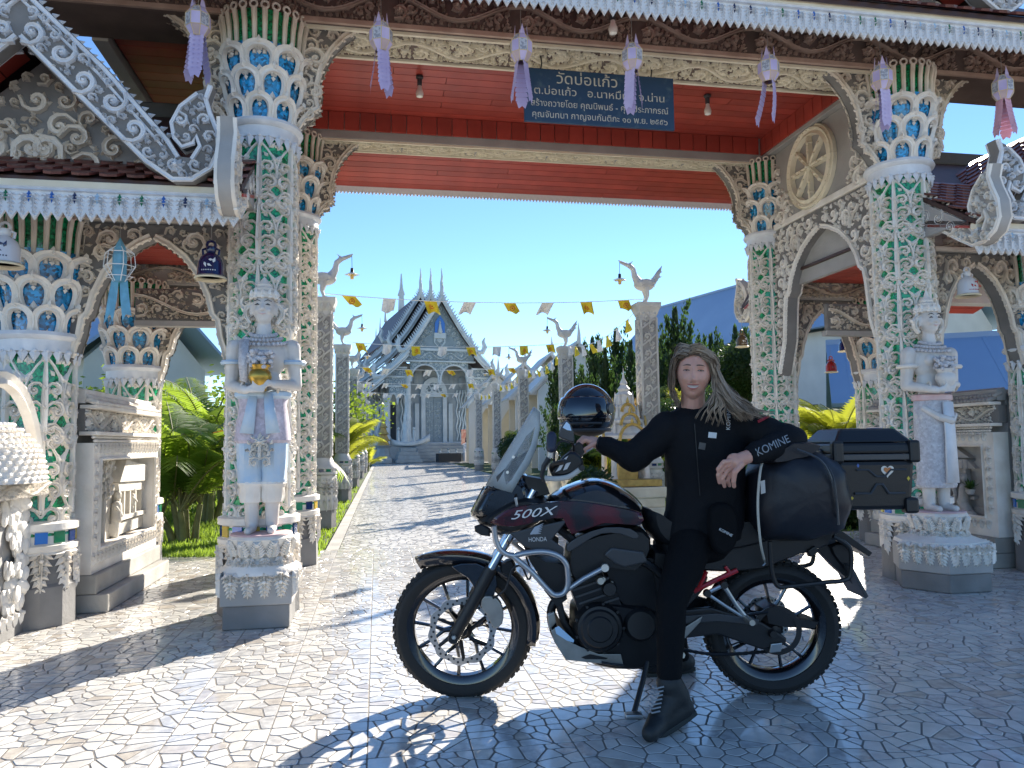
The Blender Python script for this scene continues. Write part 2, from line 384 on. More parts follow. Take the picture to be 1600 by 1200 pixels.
def leafmat(name, c, c2, tr, sc=3.0):
    m = mat(name, c, 0.5, col2=c2, vscale=sc, objvar=0.12); n = m.node_tree.nodes; l = m.node_tree.links
    t = n.new('ShaderNodeBsdfTranslucent'); t.inputs['Color'].default_value = (*tr, 1); mx = n.new('ShaderNodeMixShader'); mx.inputs[0].default_value = 0.45
    l.new(n['Principled BSDF'].outputs[0], mx.inputs[1]); l.new(t.outputs[0], mx.inputs[2]); l.new(mx.outputs[0], n['Material Output'].inputs['Surface'])
leafmat('grass_blade', (0.15, 0.26, 0.03), (0.10, 0.17, 0.02), (0.32, 0.45, 0.05), 2.0)
mat('concrete', (0.45, 0.43, 0.39), 0.8, var=0.35, vscale=3, bump=0.3)
# far paving: the same crazy paving where the single stones can no longer be told apart
def far_paving(name, tile):
    m = bpy.data.materials.new(name); m.use_nodes = True; MATS[name] = m
    n = m.node_tree.nodes; l = m.node_tree.links; b = n['Principled BSDF']; b.inputs['Roughness'].default_value = 0.26
    b.inputs['Coat Weight'].default_value = 0.2
    tc = n.new('ShaderNodeTexCoord')
    vo = n.new('ShaderNodeTexVoronoi'); vo.feature = 'DISTANCE_TO_EDGE'; vo.inputs['Scale'].default_value = 9.5
    vc = n.new('ShaderNodeTexVoronoi'); vc.inputs['Scale'].default_value = 9.5
    for q in (vo, vc): l.new(tc.outputs['Object'], q.inputs['Vector'])
    sx = n.new('ShaderNodeSeparateColor'); l.new(vc.outputs['Color'], sx.inputs[0])
    rp = n.new('ShaderNodeValToRGB'); e = rp.color_ramp.elements; e[0].position = 0.0; e[0].color = (0.42, 0.41, 0.40, 1); e[1].position = 0.34; e[1].color = (0.73, 0.70, 0.65, 1)
    e2 = rp.color_ramp.elements.new(0.25); e2.color = (0.5, 0.47, 0.43, 1)
    l.new(sx.outputs[0], rp.inputs['Fac'])
    mx = n.new('ShaderNodeMix'); mx.data_type = 'RGBA'; mx.inputs[6].default_value = (0.25, 0.23, 0.2, 1)
    mr = n.new('ShaderNodeMapRange'); mr.inputs['From Min'].default_value = 0.04; mr.inputs['From Max'].default_value = 0.09; l.new(vo.outputs['Distance'], mr.inputs['Value'])
    l.new(mr.outputs[0], mx.inputs[0]); l.new(rp.outputs[0], mx.inputs[7]); l.new(mx.outputs[2], b.inputs['Base Color'])
    bp = n.new('ShaderNodeBump'); bp.inputs['Strength'].default_value = 0.4; bp.inputs['Distance'].default_value = 0.004; l.new(mr.outputs[0], bp.inputs['Height']); l.new(bp.outputs[0], b.inputs['Normal'])
far_paving('paving_far', 0.4)

ground = MB(); ground.add([(-400, -60, -0.06), (400, -60, -0.06), (400, 900, -0.06), (-400, 900, -0.06)], [(0, 1, 2, 3)])
ground.build('ground', 'earth', kind='structure')

def clip(P, nx, nz, c):   # keep nx*x+nz*z<=c
    out = []; n = len(P)
    for i in range(n):
        a = P[i]; b = P[(i + 1) % n]; da = nx * a[0] + nz * a[1] - c; db = nx * b[0] + nz * b[1] - c
        if da <= 0: out.append(a)
        if (da < 0 < db) or (db < 0 < da): t = da / (da - db); out.append((a[0] + (b[0] - a[0]) * t, a[1] + (b[1] - a[1]) * t))
    return out
TILE = 0.40
def tile_pattern(seed):
    r2 = random.Random(seed); pts = []; nx, ny = 6, 6
    for i in range(nx):
        for j in range(ny):
            if r2.random() < 0.30: continue
            off = 0.5 if j % 2 else 0.0
            pts.append(((i + off * 0.6 + r2.uniform(0.06, 0.94)) / (nx + 0.3) * TILE, (j + r2.uniform(0.1, 0.9)) / ny * TILE))
    cells = []
    an = 1.25
    for k, p in enumerate(pts):
        g = 0.0025
        P = [(g, g), (TILE - g, g), (TILE - g, TILE - g), (g, TILE - g)]
        for m_, q in enumerate(pts):
            if m_ == k or abs(q[0] - p[0]) > 0.3 or abs(q[1] - p[1]) > 0.3: continue
            dx, dz = (q[0] - p[0]) * an * an, (q[1] - p[1]); L = math.hypot(dx, dz)
            mxp = ((p[0] + q[0]) / 2, (p[1] + q[1]) / 2); c = (dx * mxp[0] + dz * mxp[1]) / L - 0.0036
            P = clip(P, dx / L, dz / L, c)
            if len(P) < 3: break
        if len(P) >= 3:
            # drop tiny edges
            Q = [P[i] for i in range(len(P)) if math.hypot(P[i][0] - P[i - 1][0], P[i][1] - P[i - 1][1]) > 0.006]
            if len(Q) >= 3: cells.append((Q, 0 if r2.random() < 0.64 else (1 if r2.random() < 0.8 else 2)))
    return cells
patterns = [tile_pattern(100 + k) for k in range(10)]
def stone_geo(P):
    cx = sum(p[0] for p in P) / len(P); cy = sum(p[1] for p in P) / len(P)
    # round the corners a little
    Q = []
    n = len(P)
    for i in range(n):
        a = P[i - 1]; b = P[i]; c = P[(i + 1) % n]
        for o in (a, c):
            L = math.hypot(o[0] - b[0], o[1] - b[1]); t = min(0.005 / L, 0.3); Q.append((b[0] + (o[0] - b[0]) * t, b[1] + (o[1] - b[1]) * t))
    n = len(Q); vs = [(x, y, -0.0035) for x, y in Q]
    for x, y in Q:
        d = math.hypot(x - cx, y - cy) or 1; t = 1 - 0.0022 / d; vs.append((cx + (x - cx) * t, cy + (y - cy) * t, -0.002))
    fs = [tuple(range(n, 2 * n))] + [(i, (i + 1) % n, n + (i + 1) % n, n + i) for i in range(n)]
    return vs, fs
SMATS = ['stone_white', 'stone_grey', 'stone_tan']
floor_root = MB()
PU = Vector((math.cos(PTH), math.sin(PTH), 0)); PV = Vector((-math.sin(PTH), math.cos(PTH), 0)); PO = Vector((-1.84, 5.62, 0))
NU0, NU1, NV0, NV1 = -14, 24, -13, 8
a, b_ = NU0 * TILE, NU1 * TILE; c, d_ = NV0 * TILE, NV1 * TILE
floor_root.add([(a, c, -0.004), (b_, c, -0.004), (b_, d_, -0.004), (a, d_, -0.004)], [(0, 1, 2, 3)])
plaza = floor_root.build('plaza_floor', 'grout', kind='structure'); plaza.location = PO; plaza.rotation_euler = (0, 0, PTH)
cand = []; tiles = []
for i in range(NU0, NU1):
    for j in range(NV0, NV1):
        wp = PO + PU * ((i + 0.5) * TILE) + PV * ((j + 0.5) * TILE)
        if wp.y < 1.6 or abs(wp.x) > wp.y * 0.72 + 0.9: continue
        pi = rng.randrange(len(patterns)); fl = rng.randrange(4)
        tiles.append((i, j, pi, fl, wp.y))
tiles.sort(key=lambda t: t[4])
mass = MB(); n_single = 0; stone_meshes = {}
def orient(P, fl):
    if fl & 1: P = [(TILE - x, y) for x, y in P][::-1]
    if fl & 2: P = [(x, TILE - y) for x, y in P][::-1]
    return P
for (i, j, pi, fl, wy) in tiles:
    wp = PO + PU * ((i + 0.5) * TILE) + PV * ((j + 0.5) * TILE)
    inview = wy > 2.75 and abs(wp.x) < wy * 0.665 and not (0.0 < wp.x < 1.5 and 3.0 < wy < 3.6)
    for k, (P, mi) in enumerate(patterns[pi]):
        if inview and n_single < 290:
            key = (pi, k, fl)
            if key not in stone_meshes:
                mb = MB(); mb.add(*stone_geo(orient(P, fl))); stone_meshes[key] = mb.mesh('paving_stone', SMATS[mi], smooth=False)
            obj('paving_stone', stone_meshes[key], plaza, loc=(i * TILE, j * TILE, 0)); n_single += 1
        else:
            vs, fs = stone_geo(orient(P, fl)); mass.cur = mi
            mass.add([(x + i * TILE, y + j * TILE, z) for x, y, z in vs], fs)
mass.build('paving_stones', SMATS, plaza, smooth=False, kind='stuff')
# sheet of the same paving where stones are too small to tell apart: outer plaza and the long path
out = MB()
def rect(mb, x0, x1, y0, y1, z): mb.add([(x0, y0, z), (x1, y0, z), (x1, y1, z), (x0, y1, z)], [(0, 1, 2, 3)])
rect(out, -14, 22, -14, d_, -0.014)
o = out.build('plaza_edge_paving', 'paving_far', kind='structure'); o.location = PO; o.rotation_euler = (0, 0, PTH)
PATH_A = R_(9.5); path_mid = Vector((-0.30, 11.6, 0)); pdir = Vector((-math.sin(PATH_A), math.cos(PATH_A), 0)); pright = Vector((math.cos(PATH_A), math.sin(PATH_A), 0))
def pp(s, t, z=0.0): return path_mid + pright * s + pdir * t + Vector((0, 0, z))   # s to the right, t along the path
pth = MB(); rect(pth, -2.12, 2.3, -3.2, 36.5, -0.010)
o = pth.build('path', 'paving_far', kind='structure'); o.location = path_mid; o.rotation_euler = (0, 0, PATH_A)
kb = MB()
for sx in (-2.2, 2.38): kb.box((sx, 16.8, -0.03), (0.14, 39.6, 0.05))
o = kb.build('path_kerb', 'concrete', kind='structure'); o.location = path_mid; o.rotation_euler = (0, 0, PATH_A)
fore = MB(); rect(fore, -16, 22, 36.4, 60, -0.03)
o = fore.build('temple_forecourt', 'concrete', kind='structure'); o.location = path_mid; o.rotation_euler = (0, 0, PATH_A)
# lawns either side of the path
lawn = MB(); rect(lawn, -30, -2.27, -3.45, 36.3, -0.035)
o = lawn.build('lawn', 'lawn_soil', kind='structure'); o.location = path_mid; o.rotation_euler = (0, 0, PATH_A)
lawn = MB(); rect(lawn, 2.45, 34, -3.45, 36.3, -0.035)
o = lawn.build('garden_bed', 'lawn_soil', kind='structure'); o.location = path_mid; o.rotation_euler = (0, 0, PATH_A)
gr = MB(); r2 = random.Random(3)
def blade(mb, p, h, lean, w):
    a = r2.uniform(0, 6.28); dx, dy = math.cos(a) * w, math.sin(a) * w; b = r2.uniform(0, 6.28); lx, ly = math.cos(b) * lean, math.sin(b) * lean
    mb.add([(p.x - dx, p.y - dy, p.z), (p.x + dx, p.y + dy, p.z), (p.x + lx * 0.5 + dx * 0.6, p.y + ly * 0.5 + dy * 0.6, p.z + h * 0.6), (p.x + lx, p.y + ly, p.z + h)], [(0, 1, 2), (0, 2, 3)])
cnt = 0
while cnt < 21000:
    Y = 8.4 + 14 * r2.random() ** 1.7; x = r2.uniform(-0.52, -0.20) * Y; p = Vector((x, Y, -0.035)); q = p - path_mid
    s, t = q.dot(pright), q.dot(pdir)
    if s > -2.3 or t < -3.4: continue
    if s > -3.1 and r2.random() < 0.5: continue
    blade(gr, p, r2.uniform(0.04, 0.10), r2.uniform(0.01, 0.05), 0.004 + 0.0006 * Y); cnt += 1
for k in range(9000):
    p = pp(r2.uniform(2.5, 9), r2.uniform(-3.3, 10), -0.035); blade(gr, p, r2.uniform(0.04, 0.09), 0.03, 0.009)
o = gr.build('grass', 'grass_blade', smooth=False, kind='stuff'); o['label'] = 'sunlit green lawn grass beside the tiled path'; o['category'] = 'grass'
# ------------------------------------------------------------------ the gate: pillars, beams, ceiling, wings
RING_MAIN, RING_SMALL = 3.50, 1.93
R0 = 0.225
# --- shared pillar meshes
o_ = Orn(wrapR=R0); o_.palmette(0.29, 0.46, -0.21, 0.028); [o_.ribbon([(0.118 + sg * (-0.118 + 0.0295 * k) + sg * 0.03 * math.sin(k * 0.785), -0.23 + 0.0575 * k) for k in range(9)], 0.0075, 0.016) for sg in (1, -1)]; [o_.leaf(rng.uniform(-0.11, 0.11), rng.uniform(-0.2, 0.2), 0.05, 0.016, rng.uniform(0.6, 2.5), 0.018) for _ in range(14)]; M_PALM = o_.mesh('scroll_ornament', 'plaster')
o_ = Orn(wrapR=R0); o_.rosette(0, 0, 0.066, 0.026)
o_.curl(0.02, 0.05, 0.095, 1.2, -1, 0.024); o_.curl(-0.02, 0.05, 0.095, math.pi - 1.2, 1, 0.024); o_.curl(0.02, -0.05, 0.085, -1.2, 1, 0.024); o_.curl(-0.02, -0.05, 0.085, math.pi + 1.2, -1, 0.024)
M_ROSE = o_.mesh('flower_ornament', 'plaster')
# skirt of hanging leaves above the foot
o_ = Orn(wrapR=0.262)
o_.acan(0, 0.0, 0.30, 0.08, -math.pi / 2, 0.03); o_.curl(0.01, -0.02, 0.06, -0.9, -1, 0.03); o_.curl(-0.01, -0.02, 0.06, math.pi + 0.9, 1, 0.03); o_.curl(0.0, -0.11, 0.05, -0.9, -1, 0.03); o_.curl(0.0, -0.11, 0.05, math.pi + 0.9, 1, 0.03)
o_.dot(0, -0.05, 0.02, 0.045); o_.ribbon([(-0.085, 0.0), (0, 0.005), (0.085, 0.0)], 0.02, 0.025)
M_SKIRT = o_.mesh('hanging_leaf', 'plaster')
# collar teeth
o_ = Orn(wrapR=0.25); o_.leaf(0, 0.0, 0.10, 0.035, -math.pi / 2, 0.02); o_.dot(0, -0.02, 0.016, 0.03); M_TOOTH = o_.mesh('collar_leaf', 'silver_blue')
def cap_r(z): return 0.235 + 0.075 * min(1.0, max(0.0, z) / 0.55) ** 1.3 - 0.012
CAPR = cap_r
def petal_mesh(w, h, name='petal'):
    o = Orn(wrapR=0.26, rad=lambda z: cap_r(z) + 0.012)
    return o
def make_petal(zb, w, h):
    o = Orn(wrapR=0.26, rad=lambda z: cap_r(z) + 0.006 + 0.035 * max(0, (z - zb) / h) ** 2)
    arch = []
    for k in range(13):
        t = k / 12; a = math.pi * (1 - t) ; x = math.cos(a) * w * 0.5
        z = zb + h * (0.45 * 1 + 0.40 * math.sin(a)) if True else 0
        arch.append((x * (1.0 if abs(x) > 0 else 1), zb + h * 0.38 + h * 0.42 * math.sin(a) ** 0.8))
    path = [(-w * 0.34, zb), (-w * 0.45, zb + h * 0.18)] + arch + [(w * 0.45, zb + h * 0.18), (w * 0.34, zb)]
    o.ribbon(path, w * 0.15, 0.028)
    for sg in (1, -1):
        o.leaf(sg * w * 0.36, zb + h * 0.66, h * 0.2, w * 0.07, math.pi / 2 + sg * 0.35, 0.02)
        o.curl(0, zb + h * 0.72, w * 0.17, -math.pi / 2 + sg * 0.8, -sg, 0.012, lobes=0, N=7)
        o.leaf(sg * w * 0.48, zb + h * 0.28, h * 0.16, w * 0.06, math.pi / 2 - sg * 0.3, 0.02)
    o.leaf(0, zb + h * 0.76, h * 0.27, w * 0.13, math.pi / 2, 0.035); o.dot(0, zb + h * 0.80, w * 0.07, 0.04)
    o.leaf(0, zb - 0.005, h * 0.26, w * 0.17, math.pi / 2, 0.02); o.leaf(0, zb + h * 0.62, h * 0.13, w * 0.09, -math.pi / 2, 0.018)
    return o.mesh('lotus_petal', 'plaster')
NPET = 9
PETALS = [make_petal(0.0, 0.165, 0.255), make_petal(0.185, 0.175, 0.26), make_petal(0.37, 0.185, 0.24)]
cg = MB(); cg.lathe([(cap_r(z), z) for z in (-0.02, 0.1, 0.2, 0.3, 0.4, 0.5, 0.6)], 36); M_CAPGLASS = cg.mesh('capital_glass', 'blue_glass')
cr = MB(); NR = 26
for k in range(NR):
    a = 2 * math.pi * k / NR; ca, sa = math.cos(a), math.sin(a)
    P = [(0.285, 0.50), (0.292, 0.62), (0.300, 0.74), (0.318, 0.83)]
    cr.tube([(r * ca, r * sa, z) for r, z in P], [0.017, 0.017, 0.019, 0.02], 6)
    ctr = Vector((0.326 * ca, 0.326 * sa, 0.853)); rad = Vector((ca, sa, 0)); tan = Vector((-sa, ca, 0))
    cr.tube([ctr + tan * (0.026 * math.cos(q)) + Vector((0, 0, 1)) * (0.026 * math.sin(q)) for q in [6.2832 * i / 10 for i in range(10)]], 0.009, 5, closed=True)
M_CROWN = cr.mesh('crown_rods', 'plaster_warm')
ci = MB(); ci.lathe([(0.26, 0.48), (0.272, 0.7), (0.285, 0.845), (0.0, 0.845)], 30); M_CROWNIN = ci.mesh('crown_core', ['green_glass'])
collar = MB(); collar.lathe([(0.23, -0.10), (0.25, -0.09), (0.252, -0.01), (0.275, 0.0), (0.285, 0.02), (0.275, 0.045), (0.24, 0.05)], 40); M_COLLAR = collar.mesh('collar', 'silver_blue')
mt_meshes = []
for mname in ('mirror_yellow', 'mirror_dark', 'mirror_green', 'mirror_blue'):
    q = MB(); q.box((0, -0.262, 0), (0.075, 0.012, 0.075)); mt_meshes.append(q.mesh('mosaic_tile', mname, smooth=False))
def pillar(root, u, v, ring, seed=0, full=True, arc=None):
    shaft = MB(); shaft.lathe([(0.265, 0.60), (0.235, 0.68), (R0, 0.72), (R0, ring - 0.1)], 32)
    p = shaft.build('pillar', 'green_glass', root); p.location = (u, v, 0); p.rotation_euler = (0, 0, R_(seed * 11.0))
    ft = MB(); ft.lathe([(0.285, 0.0), (0.28, 0.26), (0.258, 0.28), (0.255, 0.50)], 8 if ring > 3 else 12); ft.build('foot', 'plinth', p, smooth=False)
    bd = MB(); bd.lathe([(0.255, 0.49), (0.283, 0.50), (0.285, 0.535), (0.262, 0.54), (0.258, 0.545), (0.258, 0.63), (0.285, 0.635), (0.285, 0.68), (0.255, 0.69), (0.23, 0.70)], 40); bd.build('base_band', 'plaster', p)
    n = 14
    for k in range(n):
        obj('mosaic_tile', mt_meshes[(k * 7 + seed) % 4], p, (0, 0, 0.588), (0, 0, 2 * math.pi * k / n))
    for k in range(10): obj('hanging_leaf', M_SKIRT, p, (0, 0, 0.49), (0, 0, 2 * math.pi * k / 10))
    na = 6; z = 0.93; row = 0
    rows = int((ring - 0.1 - 0.72) / 0.46 + 0.5)
    st = (ring - 0.12 - 0.72) / rows
    for r in range(rows):
        zc = 0.72 + st * (r + 0.5)
        for k in range(na):
            a = 2 * math.pi * k / na
            obj('scroll_ornament', M_PALM, p, (0, 0, zc), (0, 0, a), (1, 1, st / 0.46))
            if r: obj('flower_ornament', M_ROSE, p, (0, 0, zc - st * 0.5), (0, 0, a + math.pi / na))
    obj('collar', M_COLLAR, p, (0, 0, ring))
    for k in range(22): obj('collar_leaf', M_TOOTH, p, (0, 0, ring - 0.07), (0, 0, 2 * math.pi * k / 22)) if k % 1 == 0 else None
    obj('capital_glass', M_CAPGLASS, p, (0, 0, ring))
    for t in range(3):
        for k in range(NPET): obj('lotus_petal', PETALS[t], p, (0, 0, ring), (0, 0, 2 * math.pi * (k + 0.5 * (t % 2)) / NPET))
    obj('crown_core', M_CROWNIN, p, (0, 0, ring)); obj('crown_rods', M_CROWN, p, (0, 0, ring), kind='stuff')
    return p
W, DEP = 5.35, 2.24
gate = thing('gate_pavilion', 'ornate white temple gate with red plank ceiling and four mosaic pillars', 'gate', FLP, TH)
for k, (u, v) in enumerate(((0, 0), (W, 0), (0, DEP), (W, DEP))): pillar(gate, u, v, RING_MAIN, seed=k)
# brackets under the main beam
def bracket_mesh(L=0.50, Hh=0.86):
    # outline from the pillar (x=0.24) outwards; top at z=Hh
    E = [(0.24, 0.0), (0.30, 0.10), (0.36, 0.17), (0.41, 0.20), (0.395, 0.27), (0.40, 0.38), (0.43, 0.52), (0.50, 0.66), (0.60, 0.78), (0.72, 0.86)]
    P = [(0.22, 0.0)] + E + [(0.24, 0.86), (0.22, 0.5)]
    core = MB(); core.prism(P, -0.05, 0.05)
    o = Orn(); o.ribbon([(x - 0.015, z + 0.005) for x, z in E], 0.022, 0.022)
    for i in range(len(E) - 1):
        for t in (0.25, 0.75):
            x = E[i][0] + (E[i + 1][0] - E[i][0]) * t; z = E[i][1] + (E[i + 1][1] - E[i][1]) * t
            o.leaf(x, z, 0.03, 0.014, math.atan2(E[i + 1][1] - E[i][1], E[i + 1][0] - E[i][0]) - 0.9, 0.015)
    o.curl(0.28, 0.62, 0.17, 1.0, -1, 0.024, turns=1.25); o.curl(0.30, 0.36, 0.13, 0.9, -1, 0.024); o.curl(0.27, 0.16, 0.10, 1.0, -1, 0.024); o.curl(0.33, 0.50, 0.10, 2.0, 1, 0.024); o.curl(0.5, 0.80, 0.1, 0.5, 1, 0.024, lobes=2); o.rosette(0.30, 0.30, 0.04, 0.03)
    o.fill(poly_inside(P), (0.22, 0.72, 0, 0.86), 0.085, 0.02, 26, seed=4)
    m1 = MB(); m1.v = core.v + [(x, y - 0.05, z) for x, y, z in o.v] + [(x, 0.05 - y, z) for x, y, z in o.v]
    n1, n2 = len(core.v), len(o.v)
    m1.f = core.f + [tuple(i + n1 for i in f) for f in o.f] + [tuple(i + n1 + n2 for i in f[::-1]) for f in o.f]
    m1.mi = [0] * len(core.f) + [1] * (2 * len(o.f))
    return m1.mesh('bracket', ['plaster_grey', 'plaster_warm'])
M_BRK = bracket_mesh()
for (u, v) in ((0, 0), (W, 0), (0, DEP), (W, DEP)):
    for sg in (1, -1): obj('bracket', M_BRK, gate, (u, v, RING_MAIN + 0.02), None, (sg, 1, 1))
BZ = 4.355
# beams
def beam_box(name, u0, u1, v0, v1, z0, z1, m, par, bevel=0.006):
    b = MB(); b.box(((u0 + u1) / 2, (v0 + v1) / 2, (z0 + z1) / 2), (u1 - u0, v1 - v0, z1 - z0)); return b.build(name, m, par, smooth=False, bevel=bevel)
fb = beam_box('front_beam', -2.2, W + 2.2, -0.12, 0.36, BZ, BZ + 0.36, 'beam_brown', gate)
rb = beam_box('rear_beam', -1.0, W + 1.0, DEP - 0.16, DEP + 0.16, BZ, BZ + 0.30, 'plaster_mid', gate)
lb = [beam_box('side_beam', u - 0.13, u + 0.13, 0.362, DEP - 0.162, BZ + 0.04, BZ + 0.30, 'plaster_mid', gate) for u in (-0.0, W)]
# carved vine frieze on the front face, in pieces of one wave
o_ = Orn(); o_.vine(1.0, 0.27, 1, 0.03); M_FR = o_.mesh('frieze_scroll', 'plaster_brown')
for k in range(-2, 8): obj('frieze_scroll', M_FR, fb, (k * 1.0 - 0.05, -0.122, BZ + 0.185))
mm = MB(); mm.box((W / 2, -0.135, BZ + 0.02), (W + 4.4, 0.028, 0.04)); mm.box((W / 2, -0.135, BZ + 0.345), (W + 4.4, 0.028, 0.03)); mm.build('beam_moulding', 'plaster_brown', fb, smooth=False, bevel=0.004)
# soffit reliefs (turned to face down)
o_ = Orn(); o_.vine(0.8, 0.30, 1, 0.022); o_.fill(lambda x, z: 0 < x < 0.8 and abs(z) < 0.15, (0, 0.8, -0.15, 0.15), 0.07, 0.02, 24, 9); M_SOF = o_.mesh('soffit_scroll', 'plaster_cream')
for k in range(6): obj('soffit_scroll', M_SOF, fb, (0.32 + k * 0.8, 0.12, BZ - 0.002), (R_(90), 0, 0), (1, 1, 1.12))
for k in range(6): obj('soffit_scroll', M_SOF, rb, (0.32 + k * 0.8, DEP, BZ - 0.002), (R_(90), 0, 0), (1, 1, 0.8))
mm = MB()
for v in (-0.09, 0.335): mm.box((W / 2, v, BZ - 0.012), (W - 0.5, 0.03, 0.022))
mm.build('soffit_moulding', 'plaster_cream', fb, smooth=False)
mm = MB()
for v in (DEP - 0.145, DEP + 0.145): mm.box((W / 2, v, BZ - 0.012), (W - 0.5, 0.022, 0.022))
mm.build('soffit_moulding', 'plaster_cream', rb, smooth=False)
# red plank ceiling
PLK = {}
def plank(root, u0, u1, v, z, w, tilt=0.0, name='ceiling_plank', dz=0.02):
    L = round(u1 - u0, 3); key = (L, round(w, 3))
    if key not in PLK:
        b = MB(); b.box((L / 2, 0, 0), (L, w - 0.007, dz)); PLK[key] = b.mesh(name, 'red_wood', smooth=False)
    return obj(name, PLK[key], root, (u0, v, z), (tilt, 0, 0))
ceil = beam_box('ceiling', -0.25, W + 0.25, 0.362, DEP - 0.17, BZ + 0.30, BZ + 0.33, 'roof_dark', gate)
nv = 13; cw = (DEP - 0.16 - 0.36) / nv; r2 = random.Random(5)
for k in range(nv):
    cuts = [0.12] + sorted(r2.sample([1.0, 1.5, 2.0, 2.6, 3.2, 3.8, 4.4], 2)) + [W - 0.12]
    for a, b in zip(cuts[:-1], cuts[1:]): plank(ceil, a, b - 0.006, 0.36 + cw * (k + 0.5), BZ + 0.285, cw)
# upright boards at the back of the coffer
wv = 0.16; n = int((W - 0.3) / wv); q = MB(); q.box((0, 0, 0), (wv - 0.008, 0.02, 0.19)); M_UB = q.mesh('upright_board', 'red_wood', smooth=False)
for k in range(n): obj('upright_board', M_UB, ceil, (0.2 + wv * (k + 0.5), DEP - 0.185, BZ + 0.175))
for sgn, uu in ((1, 0.145), (-1, W - 0.145)):
    for k in range(11): obj('upright_board', M_UB, ceil, (uu, 0.45 + wv * k, BZ + 0.175), (0, 0, R_(90)))
# eaves: red plank undersides, pointed fringe boards with coloured mirrors
def eave(root, u0, u1, v0, z0, v1, z1, n, und=True):
    L = u1 - u0; dv = v1 - v0; dz = z1 - z0; s = math.hypot(dv, dz); w = s / n; tilt = math.atan2(dz, dv)
    b = MB(); nx, nz = -dz / s * 0.04, dv / s * 0.04
    sg = 1 if nz > 0 else -1
    b.add([(u0, v0, z0 + .03), (u1, v0, z0 + .03), (u1, v1, z1 + .03), (u0, v1, z1 + .03), (u0, v0, z0 + .06), (u1, v0, z0 + .06), (u1, v1, z1 + .06), (u0, v1, z1 + .06)],
          [(0, 1, 2, 3), (7, 6, 5, 4), (0, 4, 5, 1), (1, 5, 6, 2), (2, 6, 7, 3), (3, 7, 4, 0)])
    e = b.build('eave', 'roof_dark', root, smooth=False)
    for k in range(n):
        t = (k + 0.5) / n; cut = u0 + L * r2.uniform(0.25, 0.75)
        for a, c in ((u0, cut), (cut + 0.006, u1)): plank(e, a, c, v0 + dv * t, z0 + dz * t + 0.015, w, tilt, 'eave_plank')
    return e
eave(gate, -0.9, W + 0.9, DEP + 0.165, BZ + 0.0, DEP + 0.88, BZ - 0.16, 7)
eave(gate, -2.2, W + 2.2, -0.14, BZ + 0.36, -0.74, BZ + 0.09, 4)
oh = beam_box('side_eave', -1.22, -0.14, 0.362, DEP + 0.3, BZ + 0.06, BZ + 0.09, 'roof_dark', gate)
for k in range(14): plank(oh, -1.2, -0.15, 0.44 + 0.148 * k, BZ + 0.045, 0.148, name='eave_plank')
beam_box('verge_beam', -1.34, -1.22, 0.362, DEP + 0.3, BZ - 0.02, BZ + 0.2, 'plaster_mid', gate)
def fringe_meshes():
    out = []
    for mi, mname in enumerate(('mirror_blue', 'mirror_green', 'mirror_sky', 'mirror_dark')):
        o = Orn(); w = 0.13
        core = [(-w / 2, 0.19), (-w / 2, 0.05), (-w / 4, -0.005), (0, 0.05), (w / 4 * 0, 0.05), (w / 4, -0.005), (w / 2, 0.05), (w / 2, 0.19)]
        o.prism([(-w / 2, 0.20), (-w / 2, 0.045), (-w / 4, -0.01), (0, 0.045), (w / 4, -0.01), (w / 2, 0.045), (w / 2, 0.20)], 0.0, 0.02)
        for x in (-w / 4, w / 4):
            o.acan(x, 0.155, 0.15, 0.030, -math.pi / 2, 0.020, 5); o.dot(x, 0.145, 0.012, 0.026)
            o.leaf(x, 0.03, 0.04, 0.016, -math.pi / 2, 0.022)
        for sg in (1, -1): o.curl(0, 0.12, 0.03, math.pi / 2 - sg * 0.6, -sg, 0.016, lobes=0, N=8)
        o.ribbon([(-w / 2, 0.185), (w / 2, 0.185)], 0.014, 0.022)
        o.cur = 1; o.leaf(0, 0.155, 0.06, 0.014, -math.pi / 2, 0.014); o.leaf(0, 0.14, 0.035, 0.014, math.pi / 2, 0.014)
        out.append(o.mesh('fringe_board', ['silver_blue', mname]))
    return out
FRG = fringe_meshes()
def fringe(root, u0, u1, v, z, s=1.0, flip=1):
    n = int((u1 - u0) / (0.13 * s))
    for k in range(n): obj('fringe_board', FRG[(k * 3 + k // 4) % 4], root, (u0 + 0.13 * s * (k + 0.5), v, z), (0, 0, 0 if flip > 0 else math.pi), (s, 1, s))
fringe(gate, -2.2, W + 2.2, -0.76, BZ - 0.10)
fringe(gate, -0.9, W + 0.9, DEP + 0.90, BZ - 0.24, 0.62, -1)
mm = MB(); mm.box((W / 2, -0.75, BZ + 0.115), (W + 4.4, 0.06, 0.05)); mm.build('fringe_rail', 'plaster_cream', gate, smooth=False, bevel=0.006)
